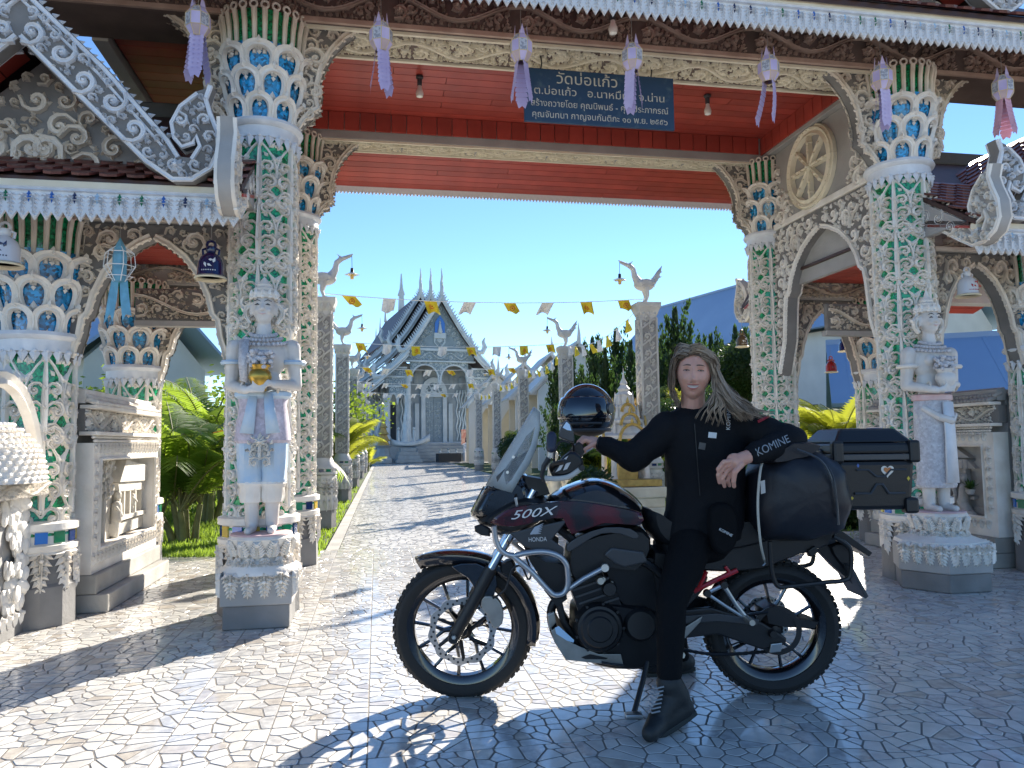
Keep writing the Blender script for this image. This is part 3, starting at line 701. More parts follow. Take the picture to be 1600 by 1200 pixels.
# main roof: tiled front and rear slope (each tile row a strip of single tiles on the visible front edge)
def tile_mesh(w=0.16, l=0.15):
    b = MB(); b.prism([(-w / 2, 0), (-w * 0.32, -l * 0.62), (0, -l * 0.8), (w * 0.32, -l * 0.62), (w / 2, 0), (w / 2, l * 0.25), (-w / 2, l * 0.25)], -0.010, 0.006); return b.mesh('roof_tile', 'roof_tile', smooth=False)
M_TILE = tile_mesh()
def roof_slope(root, u0, u1, v0, z0, v1, z1, rows, cols_skip=None, name='roof'):
    # slope slab from eave (v0,z0) to ridge (v1,z1)
    b = MB(); t = 0.04
    b.add([(u0, v0, z0), (u1, v0, z0), (u1, v1, z1), (u0, v1, z1), (u0, v0, z0 - t), (u1, v0, z0 - t), (u1, v1, z1 - t), (u0, v1, z1 - t)],
          [(0, 1, 2, 3), (7, 6, 5, 4), (4, 5, 1, 0), (5, 6, 2, 1), (6, 7, 3, 2), (7, 4, 0, 3)])
    rf = b.build(name, 'roof_dark', root, smooth=False)
    s = math.hypot(v1 - v0, z1 - z0); ang = math.atan2(z1 - z0, v1 - v0); step = 0.105
    for r in range(rows):
        d = 0.06 + r * step
        if d > s: break
        n = int((u1 - u0) / 0.16)
        for k in range(n):
            u = u0 + 0.16 * (k + 0.5) + (0.08 if r % 2 else 0)
            if u > u1 - 0.04 or (cols_skip and cols_skip(u, d)): continue
            t_ = d / s; obj('roof_tile', M_TILE, rf, (u, v0 + (v1 - v0) * t_, z0 + (z1 - z0) * t_ + 0.022), (ang - math.pi / 2 - 0.13, 0, 0))
    return rf
roof_slope(gate, -2.2, W + 2.2, -0.80, BZ + 0.16, 1.12, BZ + 1.55, 2)
roof_slope(gate, -0.9, W + 0.9, DEP + 0.92, BZ - 0.08, 1.12, BZ + 1.55, 0)

# hooked bargeboards ------------------------------------------------------------------
def bargeboard_mesh(L, slope_deg, wid, hook=0.42, th=0.09, mats=('plaster_grey', 'silver_blue'), seed=3):
    """Board runs from the apex (0,0) down to the right, ends in an upturned flame hook. Local x,z; carved on -y and +y."""
    s = R_(slope_deg); dx, dz = math.cos(s), -math.sin(s); nx, nz = math.sin(s), math.cos(s)      # n points up/out
    ex, ez = dx * L, dz * L
    h = hook
    lower = [(-nx * wid / 2 * 0, -wid * 0.62), (ex * 0.5 - nx * wid * 0.5, ez * 0.5 - nz * wid * 0.5), (ex - nx * wid * 0.55, ez - nz * wid * 0.55), (ex + h * 0.18, ez - wid * 0.82), (ex + h * 0.42, ez - wid * 0.80), (ex + h * 0.66, ez - wid * 0.5), (ex + h * 0.78, ez - 0.0 * h), (ex + h * 0.76, ez + 0.28 * h), (ex + h * 0.66, ez + 0.52 * h), (ex + h * 0.60, ez + 0.72 * h), (ex + h * 0.66, ez + 0.92 * h)]
    upper = [(ex + h * 0.46, ez + 0.84 * h), (ex + h * 0.22, ez + 0.62 * h), (ex + h * 0.10, ez + 0.36 * h), (ex + h * 0.14, ez + 0.14 * h), (ex + h * 0.28, ez + 0.04 * h), (ex + h * 0.42, ez + 0.10 * h), (ex + h * 0.45, ez + 0.2 * h), (ex + h * 0.50, ez + 0.06 * h), (ex + h * 0.40, ez - 0.12 * h), (ex + h * 0.2, ez - 0.10 * h), (ex + nx * wid * 0.30, ez + nz * wid * 0.3), (ex * 0.5 + nx * wid * 0.5, ez * 0.5 + nz * wid * 0.5), (0, wid * 0.72)]
    P = lower + upper
    core = MB(); core.prism(P, -th / 2, th / 2)
    o = Orn()
    def ins(c, pts):   # inset a border path
        return [(x + (c[0] - x) * 0.0, z) for x, z in pts]
    o.ribbon([(x + nx * 0.02, z + nz * 0.02) for x, z in lower[:3]] + [(x - h * 0.02, z + wid * 0.06) for x, z in lower[3:6]] + [(x - h * 0.035, z) for x, z in lower[6:]], 0.016, 0.02)
    o.ribbon([(x - nx * 0.02, z - nz * 0.02) for x, z in upper[::-1][:3]] + [(x + h * 0.02, z - h * 0.02) for x, z in upper[::-1][3:4]], 0.016, 0.02)
    o.ribbon([(x - nx * 0.065, z - nz * 0.065) for x, z in upper[::-1][:3]], 0.01, 0.02)
    hk = upper[:9]; hc = (ex + h * 0.45, ez + h * 0.3)
    o.ribbon([(x + (hc[0] - x) * 0.08 * (1 if i < 4 else -0.6), z + (hc[1] - z) * 0.08 * (1 if i < 4 else -0.6)) for i, (x, z) in enumerate(hk)], 0.014, 0.02)
    ins_ = poly_inside([(x, z) for x, z in P])
    brd = lambda x, z: ins_(x, z) and all(ins_(x + 0.016 * math.cos(t), z + 0.016 * math.sin(t)) for t in (0.8, 2.4, 3.9, 5.5))
    k = 0; d = 0.14
    big = []
    while d < L - 0.03:
        sg = 1 if k % 2 == 0 else -1; cx, cz = dx * d - nx * sg * wid * 0.06 - nx * 0.015, dz * d - nz * sg * wid * 0.06 - nz * 0.015; a = math.atan2(dz, dx)
        o.curl_c(cx, cz, wid * 0.42, a + sg * 0.3, sg, 0.034, lobes=5, N=22); big.append((cx, cz, wid * 0.36)); d += wid * 0.80; k += 1
    for q, (fx, fz, fr) in enumerate(((0.25, 0.40, 0.14), (0.62, 0.18, 0.13), (0.45, -0.22, 0.13), (0.50, 0.62, 0.10))):
        o.curl_c(ex + h * fx, ez + h * fz, h * fr, q * 1.7, 1 if q % 2 else -1, 0.03, lobes=4); big.append((ex + h * fx, ez + h * fz, h * fr))
    o.fill(lambda x, z: brd(x, z) and all(math.hypot(x - b[0], z - b[1]) > b[2] * 0.85 for b in big), (min(p[0] for p in P), max(p[0] for p in P), min(p[1] for p in P), max(p[1] for p in P)), 0.06, 0.028, 70, seed)
    o.rosette(ex + h * 0.2, ez - wid * 0.42, 0.055, 0.035)
    # small flames on the top edge
    E = [upper[-1], upper[-2], upper[-3]]
    for i in range(int(L / 0.05)):
        t = i / (L / 0.05); x = E[0][0] + (E[2][0] - E[0][0]) * t; z = E[0][1] + (E[2][1] - E[0][1]) * t
        o.M = Matrix.Translation((0, th / 2, 0)); o.leaf(x, z - 0.01, 0.06, 0.02, math.atan2(nz, nx) - 0.5, 0.02); o.M = None
    m1 = MB(); n1, n2 = len(core.v), len(o.v)
    m1.v = core.v + [(x, y - th / 2, z) for x, y, z in o.v] + [(x, th / 2 - y, z) for x, y, z in o.v]
    m1.f = core.f + [tuple(i + n1 for i in f) for f in o.f] + [tuple(i + n1 + n2 for i in f[::-1]) for f in o.f]
    m1.mi = [0] * len(core.f) + [1] * (2 * len(o.f))
    return m1.mesh('bargeboard', list(mats))
M_BARGE = bargeboard_mesh(1.16, 44, 0.26, 0.46)
M_BARGE2 = bargeboard_mesh(0.92, 33, 0.20, 0.46, 0.08, ('plaster_mid', 'plaster'), seed=8)

# scalloped arch panels ------------------------------------------------------------------
def arch_mesh(w, ztop, apex, spring, seed=2, mats=('plaster_grey', 'plaster_warm'), leg=0.16, th=0.12):
    hw = w / 2; iw = hw - leg
    E = [(0.0, apex), (iw * 0.22, apex - 0.05), (iw * 0.48, apex - 0.14), (iw * 0.70, apex - 0.27), (iw * 0.86, apex - 0.43), (iw * 0.93, apex - 0.56), (iw * 1.02, apex - 0.60), (iw * 1.06, apex - 0.72), (iw * 1.12, (apex - 0.72 + spring) / 2), (hw - 0.03, spring)]
    o = Orn(); core = MB()
    for sg in (1, -1):
        P = [(sg * x, z) for x, z in E] + [(sg * hw, spring - 0.02), (sg * hw, ztop), (0, ztop)]
        core.prism(P, -th / 2, th / 2)
        o.ribbon([(sg * (x + 0.016), z + 0.012) for x, z in E], 0.024, 0.024)
        for i in range(len(E) - 1):
            L = math.hypot(E[i + 1][0] - E[i][0], E[i + 1][1] - E[i][1]); m = max(1, int(L / 0.045))
            for q in range(m):
                t = (q + 0.5) / m; o.dot(sg * (E[i][0] + (E[i + 1][0] - E[i][0]) * t + 0.002), E[i][1] + (E[i + 1][1] - E[i][1]) * t, 0.016, 0.022, 5)
        ins_ = poly_inside(P)
        bx = (min(p[0] for p in P), max(p[0] for p in P), spring, ztop)
        o.curl(sg * iw * 0.75, apex - 0.12, 0.17, math.pi / 2 - sg * 0.9, sg, 0.028, turns=1.3); o.curl(sg * hw * 0.93, apex - 0.32, 0.12, math.pi / 2, sg, 0.028)
        o.fill(lambda x, z: ins_(x, z) and ins_(x - sg * 0.03, z), bx, 0.11, 0.024, 40, seed)
    m1 = MB(); n1, n2 = len(core.v), len(o.v)
    m1.v = core.v + [(x, y - th / 2, z) for x, y, z in o.v] + [(x, th / 2 - y, z) for x, y, z in o.v]
    m1.f = core.f + [tuple(i + n1 for i in f) for f in o.f] + [tuple(i + n1 + n2 for i in f[::-1]) for f in o.f]
    m1.mi = [0] * len(core.f) + [1] * (2 * len(o.f))
    return m1.mesh('arch_panel', list(mats))
M_ARCHS = arch_mesh(DEP - 0.46, 3.52, 3.33, 1.9, 5, ('plaster_grey', 'plaster'), leg=0.24)
M_ARCHW = arch_mesh(1.06, 2.78, 2.68, 1.80, 6, leg=0.10)
# side walls with the wheel of law between front and rear pillars
for u, sgx in ((W, 1), (0, -1)):
    obj('arch_panel', M_ARCHS, gate, (u, DEP / 2, 0), (0, 0, R_(-90)))
    sw = beam_box('side_wall', u - 0.055, u + 0.055, 0.30, DEP - 0.30, 3.60, BZ + 0.04, 'plaster_mid', gate)
    ml = MB(); ml.box((u, DEP / 2, 3.56), (0.17, DEP - 0.5, 0.07)); ml.build('wall_moulding', 'plaster', sw, smooth=False, bevel=0.012)
    face = u - 0.06 if sgx > 0 else u + 0.06
    wh = Orn(); rr = 0.37
    ringp = [(rr * math.cos(6.2832 * k / 36), rr * math.sin(6.2832 * k / 36)) for k in range(37)]
    wh.ribbon(ringp, 0.045, 0.05); wh.ribbon([(x * 1.13, z * 1.13) for x, z in ringp], 0.02, 0.035)
    for k in range(36): wh.leaf(rr * math.cos(6.2832 * k / 36), rr * math.sin(6.2832 * k / 36), 0.05, 0.02, 6.2832 * k / 36, 0.06)
    for k in range(8):
        a = 6.2832 * k / 8; wh.ribbon([(0.05 * math.cos(a), 0.05 * math.sin(a)), (0.18 * math.cos(a), 0.18 * math.sin(a)), (0.33 * math.cos(a), 0.33 * math.sin(a))], [0.02, 0.026, 0.02], 0.045)
        wh.dot(0.26 * math.cos(a), 0.26 * math.sin(a), 0.034, 0.06); wh.dot(0.15 * math.cos(a), 0.15 * math.sin(a), 0.024, 0.06)
    wh.rosette(0, 0, 0.085, 0.05)
    me = wh.mesh('law_wheel', 'plaster_cream'); rz = R_(-90) if sgx > 0 else R_(90)
    obj('law_wheel', me, sw, (face, 1.22, 3.99), (0, 0, rz))
    cn = Orn()
    for s1 in (1, -1):
        P = [(s1 * 0.86, -0.40), (s1 * 0.45, -0.40), (s1 * 0.52, -0.12), (s1 * 0.72, 0.0), (s1 * 0.66, 0.2), (s1 * 0.86, 0.34)]
        cn.fill(poly_inside(P), (-0.9, 0.9, -0.4, 0.36), 0.12, 0.03, 30, 12 + s1)
        cn.curl(s1 * 0.8, -0.36, 0.2, math.pi / 2 + s1 * 0.5, s1, 0.034)
    obj('corner_scrolls', cn.mesh('corner_scrolls', 'plaster'), sw, (face, 1.12, 3.99), (0, 0, rz))
# cross gable on the main roof (its lower right corner shows at the top edge of the view)
def cross_gable(root, uc, v, zap, barge, dep=1.3, ped=True, tiled=0, hw=1.05, slope=44, name='cross_gable'):
    b = MB(); zb = zap - hw * math.tan(R_(slope))
    b.prism([(uc - hw + 0.12, zb + 0.0), (uc + hw - 0.12, zb + 0.0), (uc, zap - 0.14)], v + 0.30, v + 0.36)
    g = b.build(name, 'plaster_grey', root, smooth=False)
    for sg in (1, -1):
        s = MB(); L = 1.25; n_ = (math.cos(R_(slope)), math.sin(R_(slope)))
        s.add([(uc, v + 0.05, zap + 0.06), (uc + sg * L * n_[0], v + 0.05, zap + 0.06 - L * n_[1]), (uc + sg * L * n_[0], v + dep, zap + 0.06 - L * n_[1]), (uc, v + dep, zap + 0.06),
               (uc, v + 0.05, zap + 0.0), (uc + sg * L * n_[0], v + 0.05, zap - L * n_[1]), (uc + sg * L * n_[0], v + dep, zap - L * n_[1]), (uc, v + dep, zap + 0.0)],
              [(0, 1, 2, 3), (7, 6, 5, 4), (0, 4, 5, 1), (1, 5, 6, 2), (2, 6, 7, 3)])
        gs = s.build('gable_slope', 'roof_dark', g, smooth=False)
        for k in range(5):
            w = 0.2; d = 0.12 + k * w
            pb = MB(); pb.box((0, 0, 0), (w - 0.008, 0.28, 0.02)); 
            obj('gable_plank', pb.mesh('gable_plank', 'red_wood', smooth=False), gs, (uc + sg * (d + w / 2) * n_[0], v + 0.19, zap - (d + w / 2) * n_[1] - 0.02), (0, sg * R_(slope), 0))
        if sg == tiled:
            Rm = Matrix(((0, -sg * n_[1], -sg * n_[0]), (sg * 1.0, 0, 0), (0, -n_[0], n_[1])))
            for r in range(11):
                for k in range(8):
                    d = 0.14 + 0.10 * r; ob = obj('roof_tile', M_TILE, gs, (uc + sg * (L - d) * n_[0] + sg * n_[1] * 0.02, v + 0.18 + 0.16 * k + (0.08 if r % 2 else 0), zap + 0.06 - (L - d) * n_[1] + 0.015)); ob.rotation_euler = (Rm @ Matrix.Rotation(-0.13, 3, 'X')).to_euler()
        obj('bargeboard', barge, g, (uc, v, zap), None, (sg, 1, 1))
    if ped:
        o = Orn(); P = [(-hw + 0.14, 0.03), (hw - 0.14, 0.03), (0, hw * math.tan(R_(slope)) - 0.16)]
        o.curl(0.05, 0.1, 0.24, 0.3, 1, 0.035); o.curl(-0.05, 0.1, 0.24, math.pi - 0.3, -1, 0.035); o.curl(0.12, 0.34, 0.18, 1.3, -1, 0.035); o.curl(-0.12, 0.34, 0.18, math.pi - 1.3, 1, 0.035); o.rosette(0, 0.2, 0.09, 0.04)
        o.fill(poly_inside(P), (-hw, hw, 0, hw), 0.13, 0.03, 70, 21)
        obj('pediment_scrolls', o.mesh('pediment_scrolls', 'plaster_warm'), g, (uc, v + 0.298, zb + 0.03))
        tr = MB(); tr.box((uc, v + 0.30, zb - 0.035), (2 * hw, 0.12, 0.08)); tr.build('pediment_sill', 'plaster_mid', g, smooth=False)
    return g
cross_gable(gate, W / 2 + 2.2, -0.66, 5.62, M_BARGE, dep=1.6)

# ---- wings ------------------------------------------------------------------
def wing(side):
    """side -1: left wing, +1: right wing; built in gate coordinates, u measured outwards"""
    nm = 'left' if side < 0 else 'right'
    lab = ('lower gate wing roofed in brown tiles beside the fenced lawn with palms' if side < 0 else 'lower gate wing with a relief of an elephant behind the motorcycle top case')
    w = thing('gate_wing', lab, 'gate wing', FLP if side < 0 else gl(W, 0, 0), TH, 'lower wings of the temple gate')
    S = side; up = 1.50 if side < 0 else 1.32
    for k, v in enumerate((0, DEP)): pillar(w, S * up, v, RING_SMALL, seed=3 + k)
    # arches front and rear of the passage
    sx = (up - 0.44) / 1.06
    for v in (0.0, DEP): obj('arch_panel', M_ARCHW, w, (S * up / 2, v, 0), None, (sx, 1, 1))
    fbm = beam_box('front_beam', min(S * 0.2, S * 3.0), max(S * 0.2, S * 3.0), -0.10, 0.12, 2.785, 3.0, 'plaster_mid', w)
    rbm = beam_box('rear_beam', min(S * 0.2, S * 3.0), max(S * 0.2, S * 3.0), DEP - 0.1, DEP + 0.1, 2.785, 3.0, 'plaster_mid', w)
    for v, face in ((0, -0.102), (DEP, DEP - 0.102)):
        for k in range(2): obj('frieze_scroll', M_FRW, fbm if v == 0 else rbm, (S * (0.75 + k * 0.9) - 0.45, face, 2.90), None, (0.9, 1, 0.62))
    ml = MB(); ml.box((S * 1.6, -0.125, 2.80), (2.8, 0.05, 0.035)); ml.build('beam_moulding', 'plaster_warm', fbm, smooth=False, bevel=0.006)
    # inner transom with a carved panel half way through the passage
    tp = beam_box('transom', min(S * 0.22, S * (up - 0.2)), max(S * 0.22, S * (up - 0.2)), 1.5, 1.56, 2.32, 2.62, 'plaster_grey', w)
    o = Orn(); o.vine(up - 0.44, 0.28, 1, 0.03); obj('transom_scroll', o.mesh('transom_scroll', 'plaster_warm'), tp, (min(S * 0.24, S * (up - 0.2)), 1.498, 2.47))
    tm = MB(); tm.box((S * up / 2, 1.53, 2.30), (up - 0.4, 0.1, 0.05)); tm.build('transom_sill', 'plaster_mid', tp, smooth=False)
    # ceiling of red planks
    cl = beam_box('ceiling', min(S * 0.0, S * 3.0), max(0, S * 3.0), 0.13, DEP - 0.11, 3.0, 3.03, 'roof_dark', w)
    for k in range(12): plank(cl, min(S * 0.05, S * 2.95), max(S * 0.05, S * 2.95), 0.2 + 0.165 * k, 2.985, 0.165)
    # roof
    ze, slope = 2.86, 0.64
    skip = None
    r = roof_slope(w, min(S * 0.03, S * 3.3), max(S * 0.03, S * 3.3), -0.78, ze, 1.12, ze + 1.9 * slope, 7 if side < 0 else 11)
    roof_slope(w, min(S * 0.03, S * 3.3), max(S * 0.03, S * 3.3), DEP + 0.78, ze, 1.12, ze + 1.9 * slope, 0)
    e = eave(w, min(S * 0.03, S * 3.3), max(S * 0.03, S * 3.3), -0.12, 2.98, -0.72, 2.80, 4)
    eave(w, min(S * 0.03, S * 3.3), max(S * 0.03, S * 3.3), DEP + 0.12, 2.98, DEP + 0.72, 2.80, 4)
    fringe(w, min(S * 0.05, S * 3.3), max(S * 0.05, S * 3.3), -0.765, 2.60)
    rl = MB(); rl.box((S * 1.67, -0.752, 2.815), (3.26, 0.06, 0.05)); rl.build('fringe_rail', 'plaster_cream', w, smooth=False, bevel=0.006)
    rg = MB(); rg.box((S * 1.67, 1.12, ze + 1.9 * slope + 0.03), (3.3, 0.14, 0.14)); rg.build('ridge', 'dark_grey', w, smooth=False, bevel=0.02)
    # gable end bargeboards beside the main pillars, front and rear
    for v0, rz in ((0.12, R_(-90)), (DEP - 0.12, R_(90))):
        obj('bargeboard', M_BARGE2, w, (S * 0.10, v0, 3.32), (0, 0, rz))
    ge = MB(); ge.prism([(-0.70, 2.86), (1.12, 4.02), (DEP + 0.7, 2.86)], S * 0.06 - 0.03, S * 0.06 + 0.03, tr=lambda x, y, z: (y, x, z)); ge.build('gable_end', 'plaster_mid', w, smooth=False)
    cross_gable(w, S * 1.34, -0.80, 3.86, M_BARGE, dep=1.4, tiled=-S)
    return w
o_ = Orn(); o_.vine(1.0, 0.30, 1, 0.03); M_FRW = o_.mesh('frieze_scroll', 'plaster_warm')
wing_l = wing(-1); wing_r = wing(1)
# ------------------------------------------------------------------ relief walls, statues, sign, lanterns, bells, bulbs
mat('statue_white', (0.72, 0.70, 0.67), 0.45, col2=(0.58, 0.54, 0.50), vscale=6, bump=0.15)
mat('statue_cloth', (0.64, 0.64, 0.66), 0.6, col2=(0.50, 0.48, 0.50), vscale=30, bump=0.9, cells=75, cellvar=0.12)
mat('statue_blue', (0.42, 0.58, 0.74), 0.55, col2=(0.55, 0.64, 0.72), vscale=14, bump=0.2)
mat('statue_lilac', (0.60, 0.55, 0.63), 0.6, col2=(0.50, 0.44, 0.50), vscale=18, bump=0.8, cells=50, cellvar=0.12)
mat('statue_pink', (0.62, 0.36, 0.36), 0.6, col2=(0.68, 0.52, 0.5), vscale=10)
mat('statue_ink', (0.03, 0.03, 0.035), 0.5)
mat('relief_stone', (0.42, 0.41, 0.40), 0.7, col2=(0.31, 0.30, 0.29), vscale=10, bump=0.3)
mat('relief_warm', (0.62, 0.58, 0.50), 0.7, col2=(0.45, 0.42, 0.37), vscale=7, bump=0.3)
mat('leaf_green', (0.05, 0.12, 0.02), 0.5, var=0.4)

def relief_wall(side):
    lab = ('white relief wall showing a tree and stilt house beside the lawn' if side < 0 else 'grey relief wall showing an elephant under a stilt house')
    if side < 0: w = thing('relief_wall', lab, 'wall', gl(-1.29, 0.22), TH + R_(90)); L = 1.72
    else: w = thing('relief_wall', lab, 'wall', gl(W + 1.10, DEP - 0.25), TH - R_(90)); L = 1.76
    stone = 'relief_warm' if side < 0 else 'relief_stone'
    def bx(name, x0, x1, y0, y1, z0, z1, m, bev=0.01): b = MB(); b.box(((x0 + x1) / 2, (y0 + y1) / 2, (z0 + z1) / 2), (x1 - x0, y1 - y0, z1 - z0)); return b.build(name, m, w, smooth=False, bevel=bev)
    bx('foot_step', 0, L, -0.22, 0.3, 0, 0.13, 'concrete'); bx('base_course', 0, L, -0.14, 0.3, 0.132, 0.27, 'concrete')
    body = bx('wall_body', 0, L, 0.06, 0.3, 0.272, 1.56, 'plaster_mid', 0)
    x0, x1, z0, z1 = 0.13, L - 0.13, 0.44, 1.10
    fr = MB(); fr.box((L / 2, -0.02, (0.272 + z0) / 2), (L, 0.158, z0 - 0.272)); fr.box((L / 2, -0.02, (z1 + 1.22) / 2), (L, 0.158, 1.22 - z1))
    fr.box((x0 / 2, -0.02, (z0 + z1) / 2), (x0, 0.157, z1 - z0)); fr.box(((x1 + L) / 2, -0.02, (z0 + z1) / 2), (L - x1, 0.157, z1 - z0)); fr.build('panel_frame', 'plaster', w, smooth=False)
    rim = MB()
    rim.tube([(x0, -0.105, z0), (x1, -0.105, z0), (x1, -0.105, z1), (x0, -0.105, z1)], 0.014, 6, closed=True); rim.build('panel_rim', 'plaster', w)
    # leaf border pieces along the frame
    lf = Orn(); lf.acan(0, 0.05, 0.09, 0.036, -math.pi / 2, 0.02, 4); lf.curl(0.0, 0.03, 0.035, 0.6, -1, 0.015, lobes=1, N=8); lf.curl(0.0, 0.03, 0.035, math.pi - 0.6, 1, 0.015, lobes=1, N=8); me = lf.mesh('border_leaf', 'plaster')
    n = int(L / 0.085)
    for k in range(n):
        obj('border_leaf', me, w, (0.085 * (k + 0.5), -0.10, 1.17)); obj('border_leaf', me, w, (0.085 * (k + 0.5), -0.10, 0.37))
    for k in range(7):
        for xx in (x0 / 2, L - x0 / 2): obj('border_leaf', me, w, (xx, -0.10, 0.50 + 0.09 * k))
    # bead rows and vine frieze
    bd = MB()
    for r_, zz in enumerate((1.235, 1.262)):
        for k in range(int(L / 0.03)): bd.ell((0.03 * (k + 0.5), -0.085 - 0.012 * (1 - r_), zz), (0.014, 0.014, 0.012), 6, 4)
    bd.build('bead_row', 'plaster', w, kind='stuff')
    ml = MB(); ml.box((L / 2, -0.055, 1.29), (L, 0.13, 0.03)); ml.box((L / 2, -0.055, 1.485), (L, 0.13, 0.03)); ml.build('frieze_moulding', 'plaster', w, smooth=False, bevel=0.006)
    fz = MB(); fz.box((L / 2, 0.02, 1.387), (L, 0.10, 0.165)); fz.build('frieze_panel', 'plaster_grey', w, smooth=False)
    o = Orn(); o.vine(0.58, 0.17, 1, 0.02); me = o.mesh('frieze_scroll', 'plaster')
    for k in range(3): obj('frieze_scroll', me, w, (k * 0.58, -0.031, 1.387))
    # rounded tile roof of small rolls on top
    rl = MB()
    for r_ in range(3):
        for k in range(int(L / 0.045)):
            x = 0.045 * (k + 0.5 + 0.5 * (r_ % 2)); rl.cap((x, -0.10 + 0.05 * r_, 1.515 + 0.04 * r_), (x, -0.04 + 0.05 * r_, 1.535 + 0.04 * r_), 0.021, 0.02, 6)
    rl.box((L / 2, 0.12, 1.56), (L, 0.3, 0.1)); rl.build('coping_rolls', 'plaster' if side < 0 else 'plaster_mid', w, kind='stuff')
    # the carved scene
    bg = MB(); bg.box(((x0 + x1) / 2, 0.045, (z0 + z1) / 2), (x1 - x0, 0.03, z1 - z0)); bg.build('relief_ground', stone, w, smooth=False)
    rr = random.Random(4 + side)
    def part(nm, f): m_ = MB(); f(m_); return m_.build(nm, stone, w)
    if side < 0:
        def tree(m):
            m.tube([(0.52, 0.02, z0), (0.50, 0.0, 0.68), (0.53, 0.0, 0.82)], [0.045, 0.035, 0.03], 8)
            for k in range(120): m.ell((0.53 + rr.gauss(0, 0.07), -0.01 + rr.uniform(-0.03, 0.02), 0.94 + rr.uniform(-0.16, 0.14)), (0.02, 0.02, 0.022), 5, 4)
        part('relief_tree', tree)
        def house(m):
            m.prism([(0.78, 0.90), (1.58, 0.88), (1.56, 1.02), (0.94, 1.08)], -0.05, 0.04); m.prism([(0.84, 0.82), (1.58, 0.80), (1.58, 0.885), (0.80, 0.895)], -0.03, 0.04)
            for x in (0.88, 1.0, 1.16, 1.32, 1.5): m.box((x, 0.0, 0.72), (0.03, 0.05, 0.24))
            m.box((1.2, 0.0, 0.595), (0.76, 0.09, 0.035)); m.box((1.2, 0.01, 0.51), (0.8, 0.05, 0.10))
        part('relief_house', house)
        def fig(m, x, zf, s):
            m.cap((x, 0.0, zf), (x, 0.0, zf + 0.11 * s), 0.028 * s, 0.038 * s); m.cap((x, -0.01, zf + 0.12 * s), (x, -0.01, zf + 0.21 * s), 0.04 * s, 0.036 * s); m.ell((x, -0.02, zf + 0.285 * s), (0.026 * s, 0.026 * s, 0.032 * s), 8, 6); m.cap((x - 0.04 * s, -0.02, zf + 0.2 * s), (x + 0.01 * s, -0.05, zf + 0.14 * s), 0.013 * s, 0.01 * s); m.cap((x + 0.04 * s, -0.02, zf + 0.2 * s), (x, -0.05, zf + 0.14 * s), 0.013 * s, 0.01 * s)
        part('relief_figure', lambda m: fig(m, 0.84, 0.46, 1.15)); part('relief_figure', lambda m: fig(m, 0.27, 0.76, 1.0)); part('relief_figure', lambda m: fig(m, 1.26, 0.61, 0.7))
        part('relief_post', lambda m: (m.cap((0.25, 0.0, z0), (0.25, 0.0, 0.74), 0.05, 0.045), m.box((0.42, 0.02, 0.55), (0.24, 0.04, 0.2))))
    else:
        def house(m):
            m.prism([(0.30, 0.98), (1.40, 0.98), (1.22, 1.08), (0.46, 1.08)], -0.04, 0.04); m.prism([(0.22, 0.88), (1.48, 0.88), (1.38, 0.965), (0.34, 0.965)], -0.055, 0.04)
            for k in range(18): m.box((0.36 + k * 0.06, -0.058, 0.92), (0.012, 0.01, 0.08))
            for x in (0.4, 0.78, 0.92, 1.32): m.box((x, -0.01, 0.73), (0.035, 0.05, 0.30))
            m.box((0.86, 0.0, 0.60), (1.1, 0.05, 0.03)); m.box((0.86, 0.01, 0.74), (0.5, 0.03, 0.14))
        part('relief_house', house)
        def ele(m):
            m.ell((0.98, -0.02, 0.72), (0.14, 0.05, 0.10), 14, 10); m.ell((1.14, -0.03, 0.74), (0.06, 0.045, 0.075), 12, 8); m.tube([(1.18, -0.05, 0.72), (1.22, -0.06, 0.64), (1.21, -0.06, 0.56), (1.18, -0.06, 0.54)], [0.03, 0.024, 0.018, 0.014], 8); m.ell((1.09, -0.07, 0.75), (0.035, 0.012, 0.05), 8, 6)
            for x in (0.88, 0.96, 1.03, 1.10): m.cap((x, -0.03, 0.68), (x, -0.03, 0.55), 0.034, 0.028)
        part('relief_elephant', ele)
        def kneel(m):
            m.cap((1.36, -0.05, 0.46), (1.30, -0.06, 0.56), 0.05, 0.05); m.cap((1.31, -0.06, 0.57), (1.33, -0.06, 0.70), 0.05, 0.04); m.ell((1.35, -0.07, 0.79), (0.034, 0.034, 0.042), 10, 8); m.cap((1.36, -0.06, 0.69), (1.45, -0.09, 0.66), 0.016, 0.012); m.cap((1.30, -0.06, 0.47), (1.44, -0.07, 0.45), 0.04, 0.03)
        part('relief_figure', kneel)
        hills = lambda m: (m.prism([(1.38, 0.92), (1.5, 0.99), (1.58, 0.94), (1.62, 0.9), (1.62, 0.86), (1.38, 0.86)], -0.01, 0.04), m.box((0.88, 0.02, 0.48), (1.46, 0.04, 0.07)))
        part('relief_hill', hills)
        pl = MB()
        for k in range(70):
            a = rr.uniform(0, 6.28); e = rr.uniform(0, 1.2); L2 = rr.uniform(0.03, 0.09); p = Vector((1.50, -0.14, 0.69)); q = p + Vector((math.cos(a) * math.cos(e), math.sin(a) * math.cos(e), math.sin(e))) * L2
            s_ = Vector((-math.sin(a), math.cos(a), 0)) * 0.01; pl.add([p, q + s_, q * 1.0 + (q - p) * 0.4, q - s_], [(0, 1, 2, 3)])
        pp_ = thing('potted_plant', 'small green potted plant set before the elephant relief', 'plant', (0, 0, 0)); pp_.location = w.location; pp_.rotation_euler = w.rotation_euler
        pl.build('leaves', 'leaf_green', pp_, smooth=False); pt = MB(); pt.lathe([(0.03, 0.645), (0.045, 0.69), (0.04, 0.695), (0.0, 0.68)], 12, (1.5, -0.14, 0)); pt.build('pot', 'relief_stone', pp_)
    return w
relief_wall(-1); relief_wall(1)
